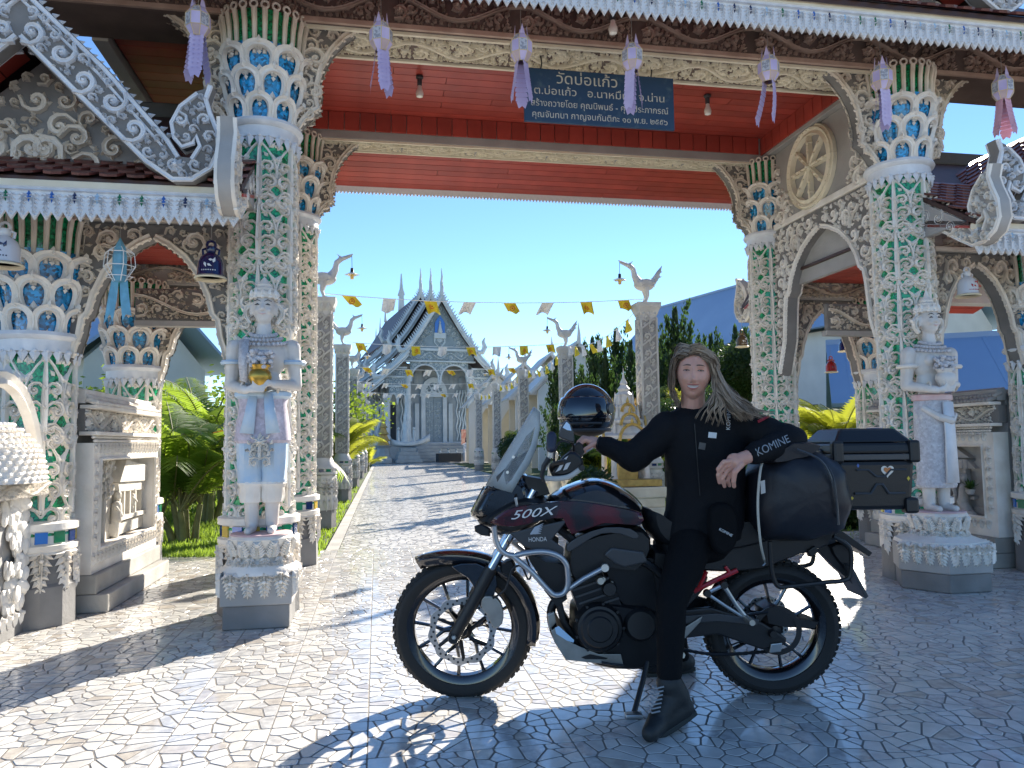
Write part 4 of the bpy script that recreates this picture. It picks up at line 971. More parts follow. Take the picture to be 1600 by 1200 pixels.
# low carved planter wall in front of the left small pillar
pw = thing('planter_wall', 'carved white low wall with leafy relief and scaled dome in front of small pillar', 'wall', gl(-1.46, -1.37), TH + R_(90))
b = MB(); b.box((0.55, 0.15, 0.44), (1.10, 0.26, 0.88)); b.build('wall_body', 'plaster_mid', pw, smooth=False, bevel=0.02)
b = MB(); b.box((0.55, 0.02, 0.05), (1.14, 0.1, 0.1)); b.build('foot_step', 'plinth', pw, smooth=False)
lf = Orn(); lf.leaf(0, 0.05, 0.11, 0.04, -math.pi / 2, 0.025); lf.dot(0, 0.02, 0.02, 0.03); me = lf.mesh('border_leaf', 'plaster')
for k in range(13): obj('border_leaf', me, pw, (0.04 + 0.085 * k, -0.03, 0.11))
b = MB(); b.box((0.55, 0.08, 0.93), (1.16, 0.46, 0.10)); b.build('ledge', 'plaster', pw, smooth=False, bevel=0.02)
o = Orn(); o.vine(1.1, 0.1, 2, 0.02); obj('ledge_scroll', o.mesh('ledge_scroll', 'plaster'), pw, (0, -0.152, 0.93))
r2 = random.Random(31)
lm = MB(); lm.ell((0, 0, 0), (0.045, 0.02, 0.06), 7, 5); lm.ell((0.03, -0.015, -0.03), (0.03, 0.015, 0.04), 6, 4); lm.ell((-0.03, -0.01, -0.02), (0.028, 0.015, 0.04), 6, 4); M_LC = lm.mesh('leaf_cluster', 'plaster')
for k in range(46):
    x = 1.02 + r2.gauss(0, 0.045) if k < 30 else r2.uniform(0.1, 0.95); obj('leaf_cluster', M_LC, pw, (x, r2.uniform(-0.02, 0.02), r2.uniform(0.18, 0.84)), (0, r2.uniform(-1, 1), r2.uniform(-0.5, 0.5)), (r2.uniform(0.8, 1.5),) * 3)
b = MB(); b.lathe([(0.0, 0.40), (0.14, 0.38), (0.30, 0.30), (0.42, 0.17), (0.45, 0.06), (0.46, 0.0)], 30, (0.5, 0.12, 0.985)); b.build('dome', 'plaster', pw)
sc = MB()
for i in range(11):
    for k in range(46):
        a = 6.2832 * (k + 0.5 * (i % 2)) / 46; zz = 0.02 + 0.032 * i; rr_ = 0.455 * math.sqrt(max(0.05, 1 - (zz / 0.42) ** 2.2)); sc.ell((0.5 + rr_ * math.cos(a), 0.12 + rr_ * math.sin(a), 0.985 + zz), (0.017, 0.017, 0.015), 5, 4)
sc.build('dome_scales', 'plaster', pw, kind='stuff')
o = Orn(); E = [(0.98 * math.cos(t) * 0.56 + 0.5, 0.985 + 0.62 * math.sin(t)) for t in [math.pi * k / 16 for k in range(17)]]
o.ribbon(E, 0.05, 0.05); [o.leaf(x, z, 0.11, 0.04, math.atan2(z - 1.0, x - 0.5), 0.04) for x, z in E]
obj('niche_arch', o.mesh('niche_arch', 'plaster'), pw, (0, -0.08, 0))

# guardian statues ------------------------------------------------------------------
def statue(u, lab, male):
    s = thing('guardian_statue', lab, 'statue', gl(u, -0.34), TH, 'guardian statues before the gate pillars')
    z0 = 0.585
    pd = MB()
    if male:
        pd.box((0, -0.02, 0.075), (0.42, 0.40, 0.15)); pdo = pd.build('pedestal', 'plinth', s, smooth=False, bevel=0.008)
        b = MB(); b.box((0, -0.02, 0.245), (0.45, 0.43, 0.19)); b.build('pedestal_block', 'plaster_mid', pdo, smooth=False, bevel=0.008); hw = 0.226; hd = 0.218
        faces = [((0, -0.02 - 0.216, 0.30), 0), ((0.226, -0.02, 0.30), R_(90)), ((-0.226, -0.02, 0.30), R_(-90))]; nl = 4; ww = 0.105
    else:
        pd.lathe([(0.36, 0), (0.36, 0.14)], 6); pdo = pd.build('pedestal', 'plinth', s, smooth=False, bevel=0.008)
        b = MB(); b.lathe([(0.375, 0.142), (0.375, 0.34)], 6); b.build('pedestal_block', 'plaster_mid', pdo, smooth=False, bevel=0.008)
        faces = [((0.326 * math.sin(a), -0.326 * math.cos(a), 0.30), a) for a in (R_(0), R_(60), R_(-60))]; nl = 4; ww = 0.092
    lf = Orn(); lf.acan(0, 0.06, 0.17, 0.06, -math.pi / 2, 0.03); lf.curl(0, 0.04, 0.045, 0.7, -1, 0.025, lobes=2, N=9); lf.curl(0, 0.04, 0.045, math.pi - 0.7, 1, 0.025, lobes=2, N=9); lf.dot(0, 0.0, 0.018, 0.04); me = lf.mesh('hanging_leaf', 'plaster')
    for c, a in faces:
        for k in range(nl): x = (k - (nl - 1) / 2) * ww; obj('hanging_leaf', me, pdo, (c[0] + x * math.cos(a), c[1] + x * math.sin(a), c[2]), (0, 0, a))
    b = MB(); b.lathe([(0.27 if male else 0.34, 0.342), (0.26 if male else 0.33, 0.37), (0.17, 0.43), (0.165, 0.47), (0.20, 0.53), (0.215, 0.565), (0.20, 0.585), (0.0, 0.586)], 8 if not male else 20, lobes=0); b.build('pedestal_lotus', 'plaster', pdo, smooth=male)
    lf = Orn(wrapR=0.2, rad=lambda z: 0.185 + 0.03 * max(0, z) / 0.1 + (0.55 * max(0, -z) ** 1.2)); lf.acan(0, -0.01, 0.11, 0.055, math.pi / 2, 0.022); lf.acan(0.052, -0.015, 0.11, 0.04, -math.pi / 2, 0.02); lf.curl(0.02, -0.03, 0.04, -0.4, -1, 0.02); lf.curl(-0.02, -0.03, 0.04, math.pi + 0.4, 1, 0.02); lf.dot(0, 0.07, 0.02, 0.025); me = lf.mesh('lotus_leaf', 'plaster')
    for k in range(12): obj('lotus_leaf', me, pdo, (0, 0, 0.46), (0, 0, 6.2832 * k / 12))
    b = MB(); b.lathe([(0.205, 0.586), (0.2, 0.595), (0.0, 0.596)], 24); b.build('pedestal_top', 'statue_pink', pdo)
    # body: one continuous figure
    B = MB()
    B.ell((0, -0.01, 2.14), (0.078, 0.085, 0.105), 16, 12); B.ell((0, -0.03, 2.08), (0.058, 0.06, 0.06), 14, 10); B.cap((0, 0.0, 1.94), (0, 0, 2.06), 0.055, 0.046)
    B.cap((0, -0.085, 2.155), (0, -0.102, 2.12), 0.011, 0.017)                                  # nose
    for sg in (1, -1):
        B.ell((sg * 0.085, 0.0, 2.12), (0.014, 0.03, 0.05), 8, 6); B.ell((sg * 0.035, -0.075, 2.11), (0.024, 0.02, 0.022), 8, 6); B.cap((sg * 0.015, -0.086, 2.172), (sg * 0.05, -0.074, 2.172), 0.009, 0.008)
        B.cap((0, -0.088, 2.085), (sg * 0.02, -0.082, 2.09), 0.009, 0.006)
    B.ell((0, 0, 1.80), (0.165, 0.10, 0.16), 18, 12); B.ell((0, 0.0, 1.62), (0.125, 0.085, 0.16), 16, 12); B.ell((0, 0.01, 1.42), (0.15, 0.105, 0.16), 16, 12)
    for sg in (1, -1):
        B.cap((sg * 0.19, 0.0, 1.86), (sg * 0.215, 0.02, 1.60), 0.058, 0.044); B.cap((sg * 0.215, 0.02, 1.60), (sg * 0.09, -0.17, 1.575 + 0.02 * sg), 0.043, 0.03)
        hx = sg * 0.03; hz = 1.58 + 0.02 * sg
        B.ell((sg * 0.045, -0.195, hz), (0.042, 0.02, 0.028), 10, 8)
        for f_ in range(4): B.cap((sg * 0.02, -0.205, hz + 0.018 - 0.012 * f_), (sg * -0.045 + sg * 0.004 * f_, -0.215, hz + 0.016 - 0.012 * f_), 0.008, 0.006, 6)
        B.cap((sg * 0.05, -0.205, hz + 0.02), (sg * 0.03, -0.215, hz + 0.05), 0.009, 0.007, 6)
        B.cap((sg * 0.075, 0.0, 1.35), (sg * 0.07, 0.0, 0.98), 0.085, 0.062); B.cap((sg * 0.07, 0.0, 0.98), (sg * 0.066, 0.01, 0.66), 0.06, 0.045)
        B.cap((sg * 0.066, 0.03, 0.625), (sg * 0.075, -0.11, 0.615), 0.034, 0.026)
    if not male:
        for sg in (1, -1): B.ell((sg * 0.06, -0.075, 1.80), (0.052, 0.045, 0.05), 12, 8)
    bo = B.build('body', 'statue_white', s); remesh(bo, 0.0085, 2)
    for sg in (1, -1):     # painted eyes, brows
        e = Orn(); e.ribbon([(sg * 0.016, 2.146), (sg * 0.034, 2.152), (sg * 0.052, 2.145)], [0.002, 0.006, 0.002], 0.003, groove=False); e.ribbon([(sg * 0.012, 2.17), (sg * 0.035, 2.182), (sg * 0.06, 2.17)], 0.0025, 0.004, groove=False)
        ob = e.build('painted_eye', 'statue_ink', bo); ob.location = (0, -0.088, 0); ob.rotation_euler = (0, 0, 0)
    e = Orn(); e.ribbon([(-0.024, 2.088), (0, 2.083), (0.024, 2.088)], [0.002, 0.005, 0.002], 0.004, groove=False); ob = e.build('painted_lips', 'statue_pink', bo); ob.location = (0, -0.098, 0)
    # crown with tiers, ear flames
    c = MB(); c.lathe([(0.088, 2.20), (0.094, 2.215), (0.088, 2.24), (0.07, 2.25), (0.074, 2.27), (0.05, 2.285), (0.052, 2.30), (0.03, 2.32), (0.022, 2.335), (0.01, 2.35 if male else 2.37), (0.0, 2.36 if male else 2.41)], 20); cr_ = c.build('crown', 'plaster', s)
    fl = Orn(wrapR=0.085); fl.leaf(0, 0, 0.06, 0.022, math.pi / 2, 0.02); fl.dot(0, 0.0, 0.014, 0.02); me = fl.mesh('crown_leaf', 'plaster')
    for k in range(11): obj('crown_leaf', me, cr_, (0, 0, 2.205), (0, 0, 6.2832 * k / 11))
    fl = Orn(); fl.curl(0, 0, 0.16, math.pi / 2 - 0.9, 1, 0.03, turns=0.9, lobes=4); fl.curl(0.0, 0.03, 0.08, 0.2, 1, 0.03); me = fl.mesh('ear_flame', 'plaster')
    for sg in (1, -1): obj('ear_flame', me, cr_, (sg * 0.09, 0.01, 2.03), None, (sg, 1, 1))
    # collar of beads
    nk = MB()
    for row, (rx, z) in enumerate(((0.085, 1.955), (0.12, 1.925), (0.155, 1.895))):
        for k in range(30): a = 6.2832 * k / 30; nk.ell((rx * math.cos(a), rx * 0.72 * math.sin(a) - 0.01, z - 0.025 * max(0, -math.sin(a))), (0.014, 0.014, 0.014), 6, 4)
    nk.build('necklace', 'statue_cloth', s, kind='stuff')
    fl_ = MB(); rf = random.Random(6)
    for k in range(70): a = rf.uniform(0, 6.28); r_ = 0.085 * rf.random() ** 0.5; fl_.ell((r_ * math.cos(a), -0.17 + 0.6 * r_ * math.sin(a), 1.745 + rf.uniform(-0.04, 0.075)), (0.02, 0.016, 0.017), 6, 4)
    fl_.build('flower_offering', 'statue_cloth', s, kind='stuff')
    bw = MB(); bw.lathe([(0.0, 1.545), (0.045, 1.548), (0.04, 1.565), (0.06, 1.60), (0.078, 1.64), (0.07, 1.675), (0.055, 1.69), (0.07, 1.72), (0.065, 1.725), (0.0, 1.70)], 18, (0, -0.165, 0)); bw.build('offering_bowl', 'gold' if male else 'statue_white', s)
    for sg in (1, -1):
        bt = MB(); bt.tube([(sg * 0.203 + 0.068 * math.cos(a), 0.01 + 0.068 * math.sin(a), 1.755) for a in [6.2832 * k / 16 for k in range(16)]], 0.017, 6, closed=True); bt.build('arm_band', 'statue_blue' if male else 'plaster', s)
        wb = MB(); wb.tube([(sg * 0.125 + 0.02 * math.cos(a) * 0.8, -0.115 + 0.036 * math.sin(a) * 0.8, 1.582 + 0.038 * math.cos(a)) for a in [6.2832 * k / 12 for k in range(12)]], 0.009, 5, closed=True); wb.build('bracelet', 'plaster_warm', s)
    if male:
        t = MB(); t.lathe([(0.135, 1.55), (0.165, 1.52), (0.155, 1.46), (0.175, 1.32), (0.185, 1.22), (0.17, 1.20), (0.15, 1.23)], 24, lobes=10, lobe=0.02); tu = t.build('tunic', 'statue_lilac', s); tu.scale = (1, 0.74, 1)
        bl = MB(); bl.lathe([(0.16, 1.50), (0.19, 1.52), (0.19, 1.545), (0.15, 1.56)], 24); q = bl.build('sash_belt', 'statue_blue', s); q.scale = (1, 0.74, 1)
        for sg in (1, -1):
            sh = MB(); sh.sheet([[(sg * 0.02, -0.135, 1.54), (sg * 0.075, -0.125, 1.54)], [(sg * 0.03, -0.15, 1.4), (sg * 0.10, -0.14, 1.4)], [(sg * 0.04, -0.15, 1.26), (sg * 0.13, -0.14, 1.27)]]); q = sh.build('sash_tail', 'statue_blue', s); sm = q.modifiers.new('s', 'SOLIDIFY'); sm.thickness = 0.015
            tr = MB(); tr.lathe([(0.095, 1.25), (0.092, 1.1), (0.082, 0.96), (0.086, 0.95), (0.084, 0.935), (0.07, 0.93)], 26, (sg * 0.075, 0, 0), lobes=13, lobe=0.03); tr.build('trouser_leg', 'statue_blue', s)
            an = MB(); an.lathe([(0.085, 0.94), (0.09, 0.925), (0.075, 0.90), (0.08, 0.84), (0.07, 0.80)], 20, (sg * 0.07, 0, 0), lobes=10, lobe=0.04); an.build('leg_band', 'plaster', s)
        ap = Orn(); ap.palmette(0.16, 0.16, -0.10, 0.03); ap.rosette(0, 0.02, 0.05, 0.04); obj('belt_ornament', ap.mesh('belt_ornament', 'plaster'), s, (0, -0.135, 1.19))
        sc_ = MB(); sc_.sheet([[(-0.14, -0.09, 1.90), (-0.075, -0.115, 1.90)], [(-0.14, -0.125, 1.75), (-0.08, -0.145, 1.75)], [(-0.125, -0.14, 1.62), (-0.075, -0.15, 1.60)]]); q = sc_.build('shoulder_cloth', 'statue_cloth', s); sm = q.modifiers.new('s', 'SOLIDIFY'); sm.thickness = 0.018
    else:
        t = MB(); t.lathe([(0.125, 1.50), (0.15, 1.47), (0.155, 1.35), (0.16, 1.1), (0.15, 0.86), (0.165, 0.80), (0.155, 0.78), (0.12, 0.80)], 26, lobes=6, lobe=0.015); tu = t.build('skirt', 'statue_cloth', s); tu.scale = (1, 0.8, 1)
        pn = MB(); pn.sheet([[(-0.02, -0.135, 1.46), (0.07, -0.13, 1.46)], [(-0.02, -0.145, 1.2), (0.07, -0.14, 1.2)], [(-0.03, -0.145, 0.82), (0.08, -0.14, 0.82)]]); q = pn.build('skirt_panel', 'silver_blue', s); sm = q.modifiers.new('s', 'SOLIDIFY'); sm.thickness = 0.018
        bl = MB(); bl.lathe([(0.13, 1.47), (0.16, 1.48), (0.16, 1.52), (0.13, 1.53)], 24); q = bl.build('waist_belt', 'statue_pink', s); q.scale = (1, 0.8, 1)
        dr = MB(); dr.tube([(-0.14, -0.06, 1.42), (-0.06, -0.15, 1.34), (0.04, -0.16, 1.31), (0.13, -0.09, 1.36)], [0.02, 0.03, 0.03, 0.02], 8); dr.build('draped_sash', 'statue_white', s)
    return s
statue(0.06, 'white guardian statue in blue striped trousers holding a golden bowl', True)
statue(W - 0.07, 'white bare shouldered statue in a latticed skirt holding a white bowl', False)

# sign board ------------------------------------------------------------------
mat('sign_blue', (0.012, 0.05, 0.115), 0.5, col2=(0.05, 0.10, 0.15), vscale=9, ramp=(0.30, 0.42), bump=0.15)
mat('sign_letter', (0.55, 0.53, 0.46), 0.6, col2=(0.30, 0.30, 0.27), vscale=25, ramp=(0.3, 0.5))
sg_ = thing('sign_board', 'weathered blue sign board with pale lettering hung under the gate beam', 'sign', gl(2.66, 0.08, 4.01), TH)
b = MB(); b.box((0, 0, 0), (1.29, 0.03, 0.45)); b.build('board', 'sign_blue', sg_, smooth=False, bevel=0.004)
for k, (txt, sz, x, z) in enumerate((('วัดบ่อแก้ว', 0.125, -0.11, 0.145), ('ต.บ่อแก้ว   อ.นาหมื่น   จ.น่าน', 0.088, 0.0, 0.035), ('สร้างถวายโดย คุณนิพนธ์ - คุณประภาภรณ์', 0.075, 0.0, -0.07), ('คุณจันทนา กาญจนกันติกะ ๑๐ พ.ย. ๒๕๕๖', 0.075, 0.0, -0.165))):
    me = text_mesh(txt, sz, 0.001, 'sign_letter'); w = max((v.co.x for v in me.vertices), default=0.5) - min((v.co.x for v in me.vertices), default=-0.5)
    tw = (0.52, 1.12, 1.18, 1.16)[k]; obj('lettering', me, sg_, (x, -0.0165, z), (R_(90), 0, 0), (tw / w if w > 0.01 else 1, 1.0, 1))
for x in (-0.5, 0.45):
    b = MB(); b.tube([(x, 0, 0.22), (x + 0.01, 0, 0.28), (x, 0.0, 0.345)], 0.006, 6); b.build('hanger', 'wire', sg_)

# paper lanterns ------------------------------------------------------------------
mat('paper_lilac', (0.60, 0.52, 0.74), 0.7, col2=(0.42, 0.35, 0.58), vscale=5, trans=0.0)
mat('paper_silver', (0.50, 0.50, 0.55), 0.35, col2=(0.28, 0.28, 0.32), vscale=60, ramp=(0.45, 0.55))
mat('paper_tan', (0.55, 0.42, 0.44), 0.6, var=0.2); mat('paper_pink', (0.75, 0.42, 0.52), 0.7, var=0.2)
mat('paper_blue', (0.16, 0.42, 0.58), 0.6, var=0.25, vscale=20); mat('trim_gold', (0.65, 0.5, 0.25), 0.5); mat('trim_white', (0.8, 0.8, 0.78), 0.5)
def lantern_parts(root, body, alt, tailm, trim, seed, tails=3, s=1.0, bend=0.0):
    rr = random.Random(seed); n = 8
    prof = [(0.045, 0.10), (0.083, 0.045), (0.083, -0.045), (0.045, -0.105)]
    b = MB()
    for i in range(3):
        for k in range(n):
            a0, a1 = 6.2832 * (k + 0.5) / n, 6.2832 * (k + 1.5) / n; b.cur = (k + (1 if i == 1 else 0)) % 2 if i < 2 else (2 if k % 2 else 0)
            r0, z0 = prof[i]; r1, z1 = prof[i + 1]
            b.add([(r0 * math.cos(a0), r0 * math.sin(a0), z0), (r0 * math.cos(a1), r0 * math.sin(a1), z0), (r1 * math.cos(a1), r1 * math.sin(a1), z1), (r1 * math.cos(a0), r1 * math.sin(a0), z1)], [(0, 3, 2, 1)])
    b.build('shade', [body, alt, 'paper_tan'], root, smooth=False)
    f = MB()
    for r_, z in prof: f.tube([(r_ * math.cos(6.2832 * (k + 0.5) / n), r_ * math.sin(6.2832 * (k + 0.5) / n), z) for k in range(n)], 0.0025, 4, closed=True)
    for k in range(n):
        a = 6.2832 * (k + 0.5) / n; f.tube([(r_ * math.cos(a), r_ * math.sin(a), z) for r_, z in prof], 0.0025, 4)
    f.build('frame', trim, root)
    for k in range(4):
        a = 6.2832 * (k + 0.5) / 4; c_, s_ = math.cos(a), math.sin(a); e = MB()
        e.add([(0.048 * c_ - 0.02 * s_, 0.048 * s_ + 0.02 * c_, 0.095), (0.048 * c_ + 0.02 * s_, 0.048 * s_ - 0.02 * c_, 0.095), (0.042 * c_, 0.042 * s_, 0.175)], [(0, 1, 2)])
        q = e.build('ear', body, root, smooth=False); m_ = q.modifiers.new('s', 'SOLIDIFY'); m_.thickness = 0.002
    for t in range(tails):
        a = 6.2832 * (t + 0.25) / tails + rr.uniform(-0.2, 0.2); c_, s_ = math.cos(a), math.sin(a); T = MB(); L = 0.27; n2 = 8; w = 0.042
        sway = bend + rr.uniform(-0.02, 0.02)
        for i in range(n2):
            z0 = -0.10 - L * i / n2; z1 = -0.10 - L * (i + 1) / n2; r0 = 0.035 + 0.03 * (i / n2); sx0 = sway * (i / n2) ** 2; sx1 = sway * ((i + 1) / n2) ** 2
            cx0, cy0 = r0 * c_ + sx0, r0 * s_; cx1, cy1 = r0 * 1.04 * c_ + sx1, r0 * 1.04 * s_
            T.add([(cx0 + w * s_, cy0 - w * c_, z0), (cx0 - w * s_, cy0 + w * c_, z0), (cx1 - w * 1.15 * s_, cy1 + w * 1.15 * c_, z1 + 0.006), (cx1 - w * 0.7 * s_, cy1 + w * 0.7 * c_, z1), (cx1 + w * 0.7 * s_, cy1 - w * 0.7 * c_, z1), (cx1 + w * 1.15 * s_, cy1 - w * 1.15 * c_, z1 + 0.006)], [(0, 1, 2, 3, 4, 5)])
            for q in (-1, 1):   # raised paper nicks
                T.add([(cx0 + q * 0.012 * s_ + 0.006 * c_, cy0 - q * 0.012 * c_ + 0.006 * s_, z0 - 0.008), (cx0 + q * 0.024 * s_, cy0 - q * 0.024 * c_, z0 - 0.004), (cx0 + q * 0.018 * s_ + 0.012 * c_, cy0 - q * 0.018 * c_ + 0.012 * s_, z0 - 0.024)], [(0, 1, 2)])
        z1 = -0.10 - L; T.add([(cx1 + w * s_, cy1 - w * c_, z1), (cx1 - w * s_, cy1 + w * c_, z1), (cx1 - w * 0.6 * s_, cy1 + w * 0.6 * c_, z1 - 0.05), (cx1, cy1, z1 - 0.03), (cx1 + w * 0.6 * s_, cy1 - w * 0.6 * c_, z1 - 0.05)], [(0, 1, 2, 3, 4)])
        T.build('tail', tailm, root, smooth=False)
    st = MB(); st.tube([(0, 0, 0.095), (0, 0, 0.34)], 0.002, 4); st.build('cord', 'string', root)
lx = [(-0.375, 'beside the carved bargeboard', 0), (0.86, 'hung between first pillar and blue sign', 1), (1.88, 'at the near end of the blue sign', 2), (2.74, 'in front of the blue sign lettering', 3), (3.86, 'with its tail swung aside near the red ceiling corner', 4), (4.85, 'against the far pillar capital', 5), (5.98, 'with a pink tail over the far wing roof', 6)]
for u, where, k in lx:
    t = thing('paper_lantern', 'lilac paper lantern ' + where, 'lantern', gl(u, -0.5, 4.08), TH + 0.4 * k, 'lilac paper lanterns along the eave')
    lantern_parts(t, 'paper_lilac', 'paper_silver', 'paper_pink' if k == 6 else 'paper_lilac', 'trim_gold', k, 3 if k != 4 else 2, bend=(0.09 if k == 4 else 0.0))
t = thing('paper_lantern', 'pale blue paper lantern with pointed top under the low wing', 'lantern', gl(-0.85, -0.45, 2.42), TH, 'hanging decorations under the low wings')
b = MB(); b.lathe([(0.0, 0.16), (0.035, 0.09), (0.045, 0.03), (0.045, -0.10), (0.035, -0.14)], 6); b.build('shade', 'paper_blue', t, smooth=False)
f = MB()
for z, r_ in ((0.05, 0.09), (-0.04, 0.10), (-0.11, 0.085)): f.tube([(r_ * math.cos(6.2832 * k / 6), r_ * math.sin(6.2832 * k / 6), z) for k in range(6)], 0.003, 4, closed=True)
for k in range(6): a = 6.2832 * k / 6; f.tube([(0.035 * math.cos(a), 0.035 * math.sin(a), 0.09), (0.09 * math.cos(a), 0.09 * math.sin(a), 0.05), (0.10 * math.cos(a), 0.1 * math.sin(a), -0.04), (0.035 * math.cos(a), 0.035 * math.sin(a), -0.14)], 0.003, 4)
f.build('frame', 'trim_white', t)
for sg in (-1, 1):
    T = MB(); pts = [(0.02 * sg, 0, -0.13), (0.03 * sg, -0.01, -0.25), (0.05 * sg + 0.02, -0.01, -0.42)]
    T.add([(0.0, 0.01 * sg, -0.13), (0.05 * sg, 0.01, -0.13), (0.065 * sg, 0.0, -0.24), (0.085 * sg, -0.01, -0.40 + 0.03 * sg), (0.05 * sg, -0.01, -0.36), (0.03 * sg, -0.01, -0.41), (0.01 * sg, 0, -0.25)], [(0, 1, 2, 3, 4, 5, 6)])
    q = T.build('tail', 'paper_blue', t, smooth=False); m_ = q.modifiers.new('s', 'SOLIDIFY'); m_.thickness = 0.002
b = MB(); b.tube([(0, 0, 0.15), (0, 0, 0.30)], 0.002, 4); b.build('cord', 'string', t)

# bells ------------------------------------------------------------------
mat('glaze_navy', (0.008, 0.012, 0.07), 0.08, coat=0.6); mat('glaze_white', (0.62, 0.63, 0.66), 0.15, coat=0.5); mat('glaze_red', (0.35, 0.02, 0.02), 0.15, coat=0.5); mat('glaze_cream', (0.72, 0.62, 0.42), 0.3); mat('bronze', (0.16, 0.11, 0.06), 0.4, metal=0.7)
def bell(loc, body, motif, lab, s=1.0):
    t = thing('hanging_bell', lab, 'bell', loc, TH, 'ceramic bells hung under the eaves'); t.scale = (s, s, s)
    b = MB(); b.lathe([(0.0, 0.20), (0.03, 0.198), (0.035, 0.17), (0.028, 0.155), (0.07, 0.12), (0.085, 0.08), (0.088, 0.0), (0.092, -0.01)], 28); bd = b.build('bell_body', body, t)
    b = MB(); b.lathe([(0.092, -0.01), (0.108, -0.022), (0.106, -0.032), (0.085, -0.02), (0.075, 0.03)], 28); b.build('rim', 'glaze_cream', t)
    b = MB(); b.tube([(0.028 * math.cos(a), 0, 0.21 + 0.028 * math.sin(a)) for a in [6.2832 * k / 14 for k in range(14)]], 0.01, 6, closed=True)
    for sg in (1, -1): b.tube([(sg * 0.03, 0, 0.185), (sg * 0.055, 0, 0.175), (sg * 0.05, 0, 0.14)], 0.009, 6)
    b.build('handle', body, t)
    o = Orn(wrapR=0.088)
    for a, z, r_ in ((-0.03, 0.075, 0.02), (0.0, 0.09, 0.018), (0.03, 0.07, 0.022), (-0.01, 0.06, 0.018)): o.leaf(a, z, r_ * 2, r_ * 0.5, a * 40, 0.003)
    for k in range(7): o.dot(-0.045 + 0.015 * k, 0.02, 0.006, 0.003, 5)
    o.build('painted_motif', motif, bd)
    b = MB(); b.tube([(0, 0, 0.235), (0, 0, 0.40)], 0.002, 4); b.build('cord', 'string', t)
bell(gl(-0.295, -0.35, 2.36), 'glaze_navy', 'glaze_white', 'navy blue ceramic bell with white motif beside the statue head')
bell(gl(-1.48, -0.60, 2.36), 'glaze_white', 'glaze_navy', 'white ceramic bell with dark blue painting near the planter wall', 1.05)
bell(gl(W + 0.36, -0.30, 2.38), 'glaze_white', 'glaze_red', 'white ceramic bell with red and blue painting beside the skirted statue', 0.92)
bell(gl(W + 0.66, DEP - 0.1, 1.96), 'glaze_red', 'glaze_navy', 'small red bell hung in the far arch behind the skirted statue', 0.7)
bell(gl(5.36, 3.0, 2.36), 'bronze', 'glaze_white', 'bronze coloured bell hung behind the rear pillar by the clipped bush', 0.8)
bell(gl(W + 1.35, 2.9, 2.30), 'glaze_navy', 'glaze_white', 'dark bell seen through the side arch above the yellow palm', 0.75)
# bulbs ------------------------------------------------------------------
mat('bulb_glass', (0.85, 0.83, 0.75), 0.15, coat=0.4)
for u, v, z, lab in ((1.24, 1.15, BZ + 0.27, 'bare white bulb on the red ceiling over the walkway'), (4.1, 1.10, BZ + 0.27, 'bare white bulb on the red ceiling beside the law wheel'), (2.66, -0.30, BZ + 0.22, 'bare white bulb on the brown carved frieze above the sign')):
    t = thing('light_bulb', lab, 'light bulb', gl(u, v, z), TH, 'bare bulbs of the gate')
    b = MB(); b.lathe([(0.0, 0.0), (0.035, -0.002), (0.035, -0.02), (0.022, -0.03), (0.022, -0.09), (0.018, -0.095)], 14); b.build('socket', 'dark_grey', t)
    b = MB(); b.lathe([(0.018, -0.095), (0.022, -0.12), (0.034, -0.15), (0.037, -0.175), (0.03, -0.20), (0.0, -0.212)], 16); b.build('bulb', 'bulb_glass', t)
# ------------------------------------------------------------------ bird columns along the path
mat('column_white', (0.66, 0.64, 0.60), 0.6, col2=(0.48, 0.46, 0.43), vscale=5, bump=0.3)
mat('column_ground', (0.36, 0.35, 0.34), 0.8, var=0.3)
mat('lamp_shade', (0.75, 0.74, 0.7), 0.3); mat('lamp_bulb', (0.75, 0.5, 0.15), 0.3)
def bird_mesh():
    B = MB()
    B.ell((0.02, 0, 0.30), (0.17, 0.085, 0.10), 14, 10); B.cap((0.10, 0, 0.32), (0.17, 0, 0.44), 0.075, 0.05); B.cap((0.17, 0, 0.44), (0.19, 0, 0.55), 0.05, 0.04); B.cap((0.19, 0, 0.55), (0.25, 0, 0.60), 0.042, 0.04)
    B.cap((0.25, 0, 0.605), (0.42, 0, 0.68), 0.032, 0.014); B.cap((0.26, 0, 0.585), (0.40, 0, 0.64), 0.02, 0.01); B.cap((0.24, 0, 0.64), (0.19, 0, 0.68), 0.018, 0.006)
    B.cap((-0.08, 0, 0.33), (-0.17, 0, 0.40), 0.06, 0.04); B.cap((-0.17, 0, 0.40), (-0.22, 0, 0.50), 0.05, 0.035); B.cap((-0.22, 0, 0.50), (-0.29, 0, 0.62), 0.036, 0.008); B.cap((-0.16, 0, 0.42), (-0.28, 0, 0.44), 0.035, 0.008); B.cap((-0.20, 0, 0.48), (-0.30, 0, 0.53), 0.025, 0.006)
    for s in (1, -1):
        B.cap((0.0, s * 0.05, 0.24), (-0.02, s * 0.05, 0.12), 0.05, 0.03); B.cap((-0.02, s * 0.05, 0.12), (0.01, s * 0.05, 0.03), 0.028, 0.022); B.cap((0.01, s * 0.05, 0.02), (0.07, s * 0.06, 0.015), 0.022, 0.014)
        B.ell((-0.01, s * 0.08, 0.32), (0.13, 0.025, 0.07), 10, 8)
    return B
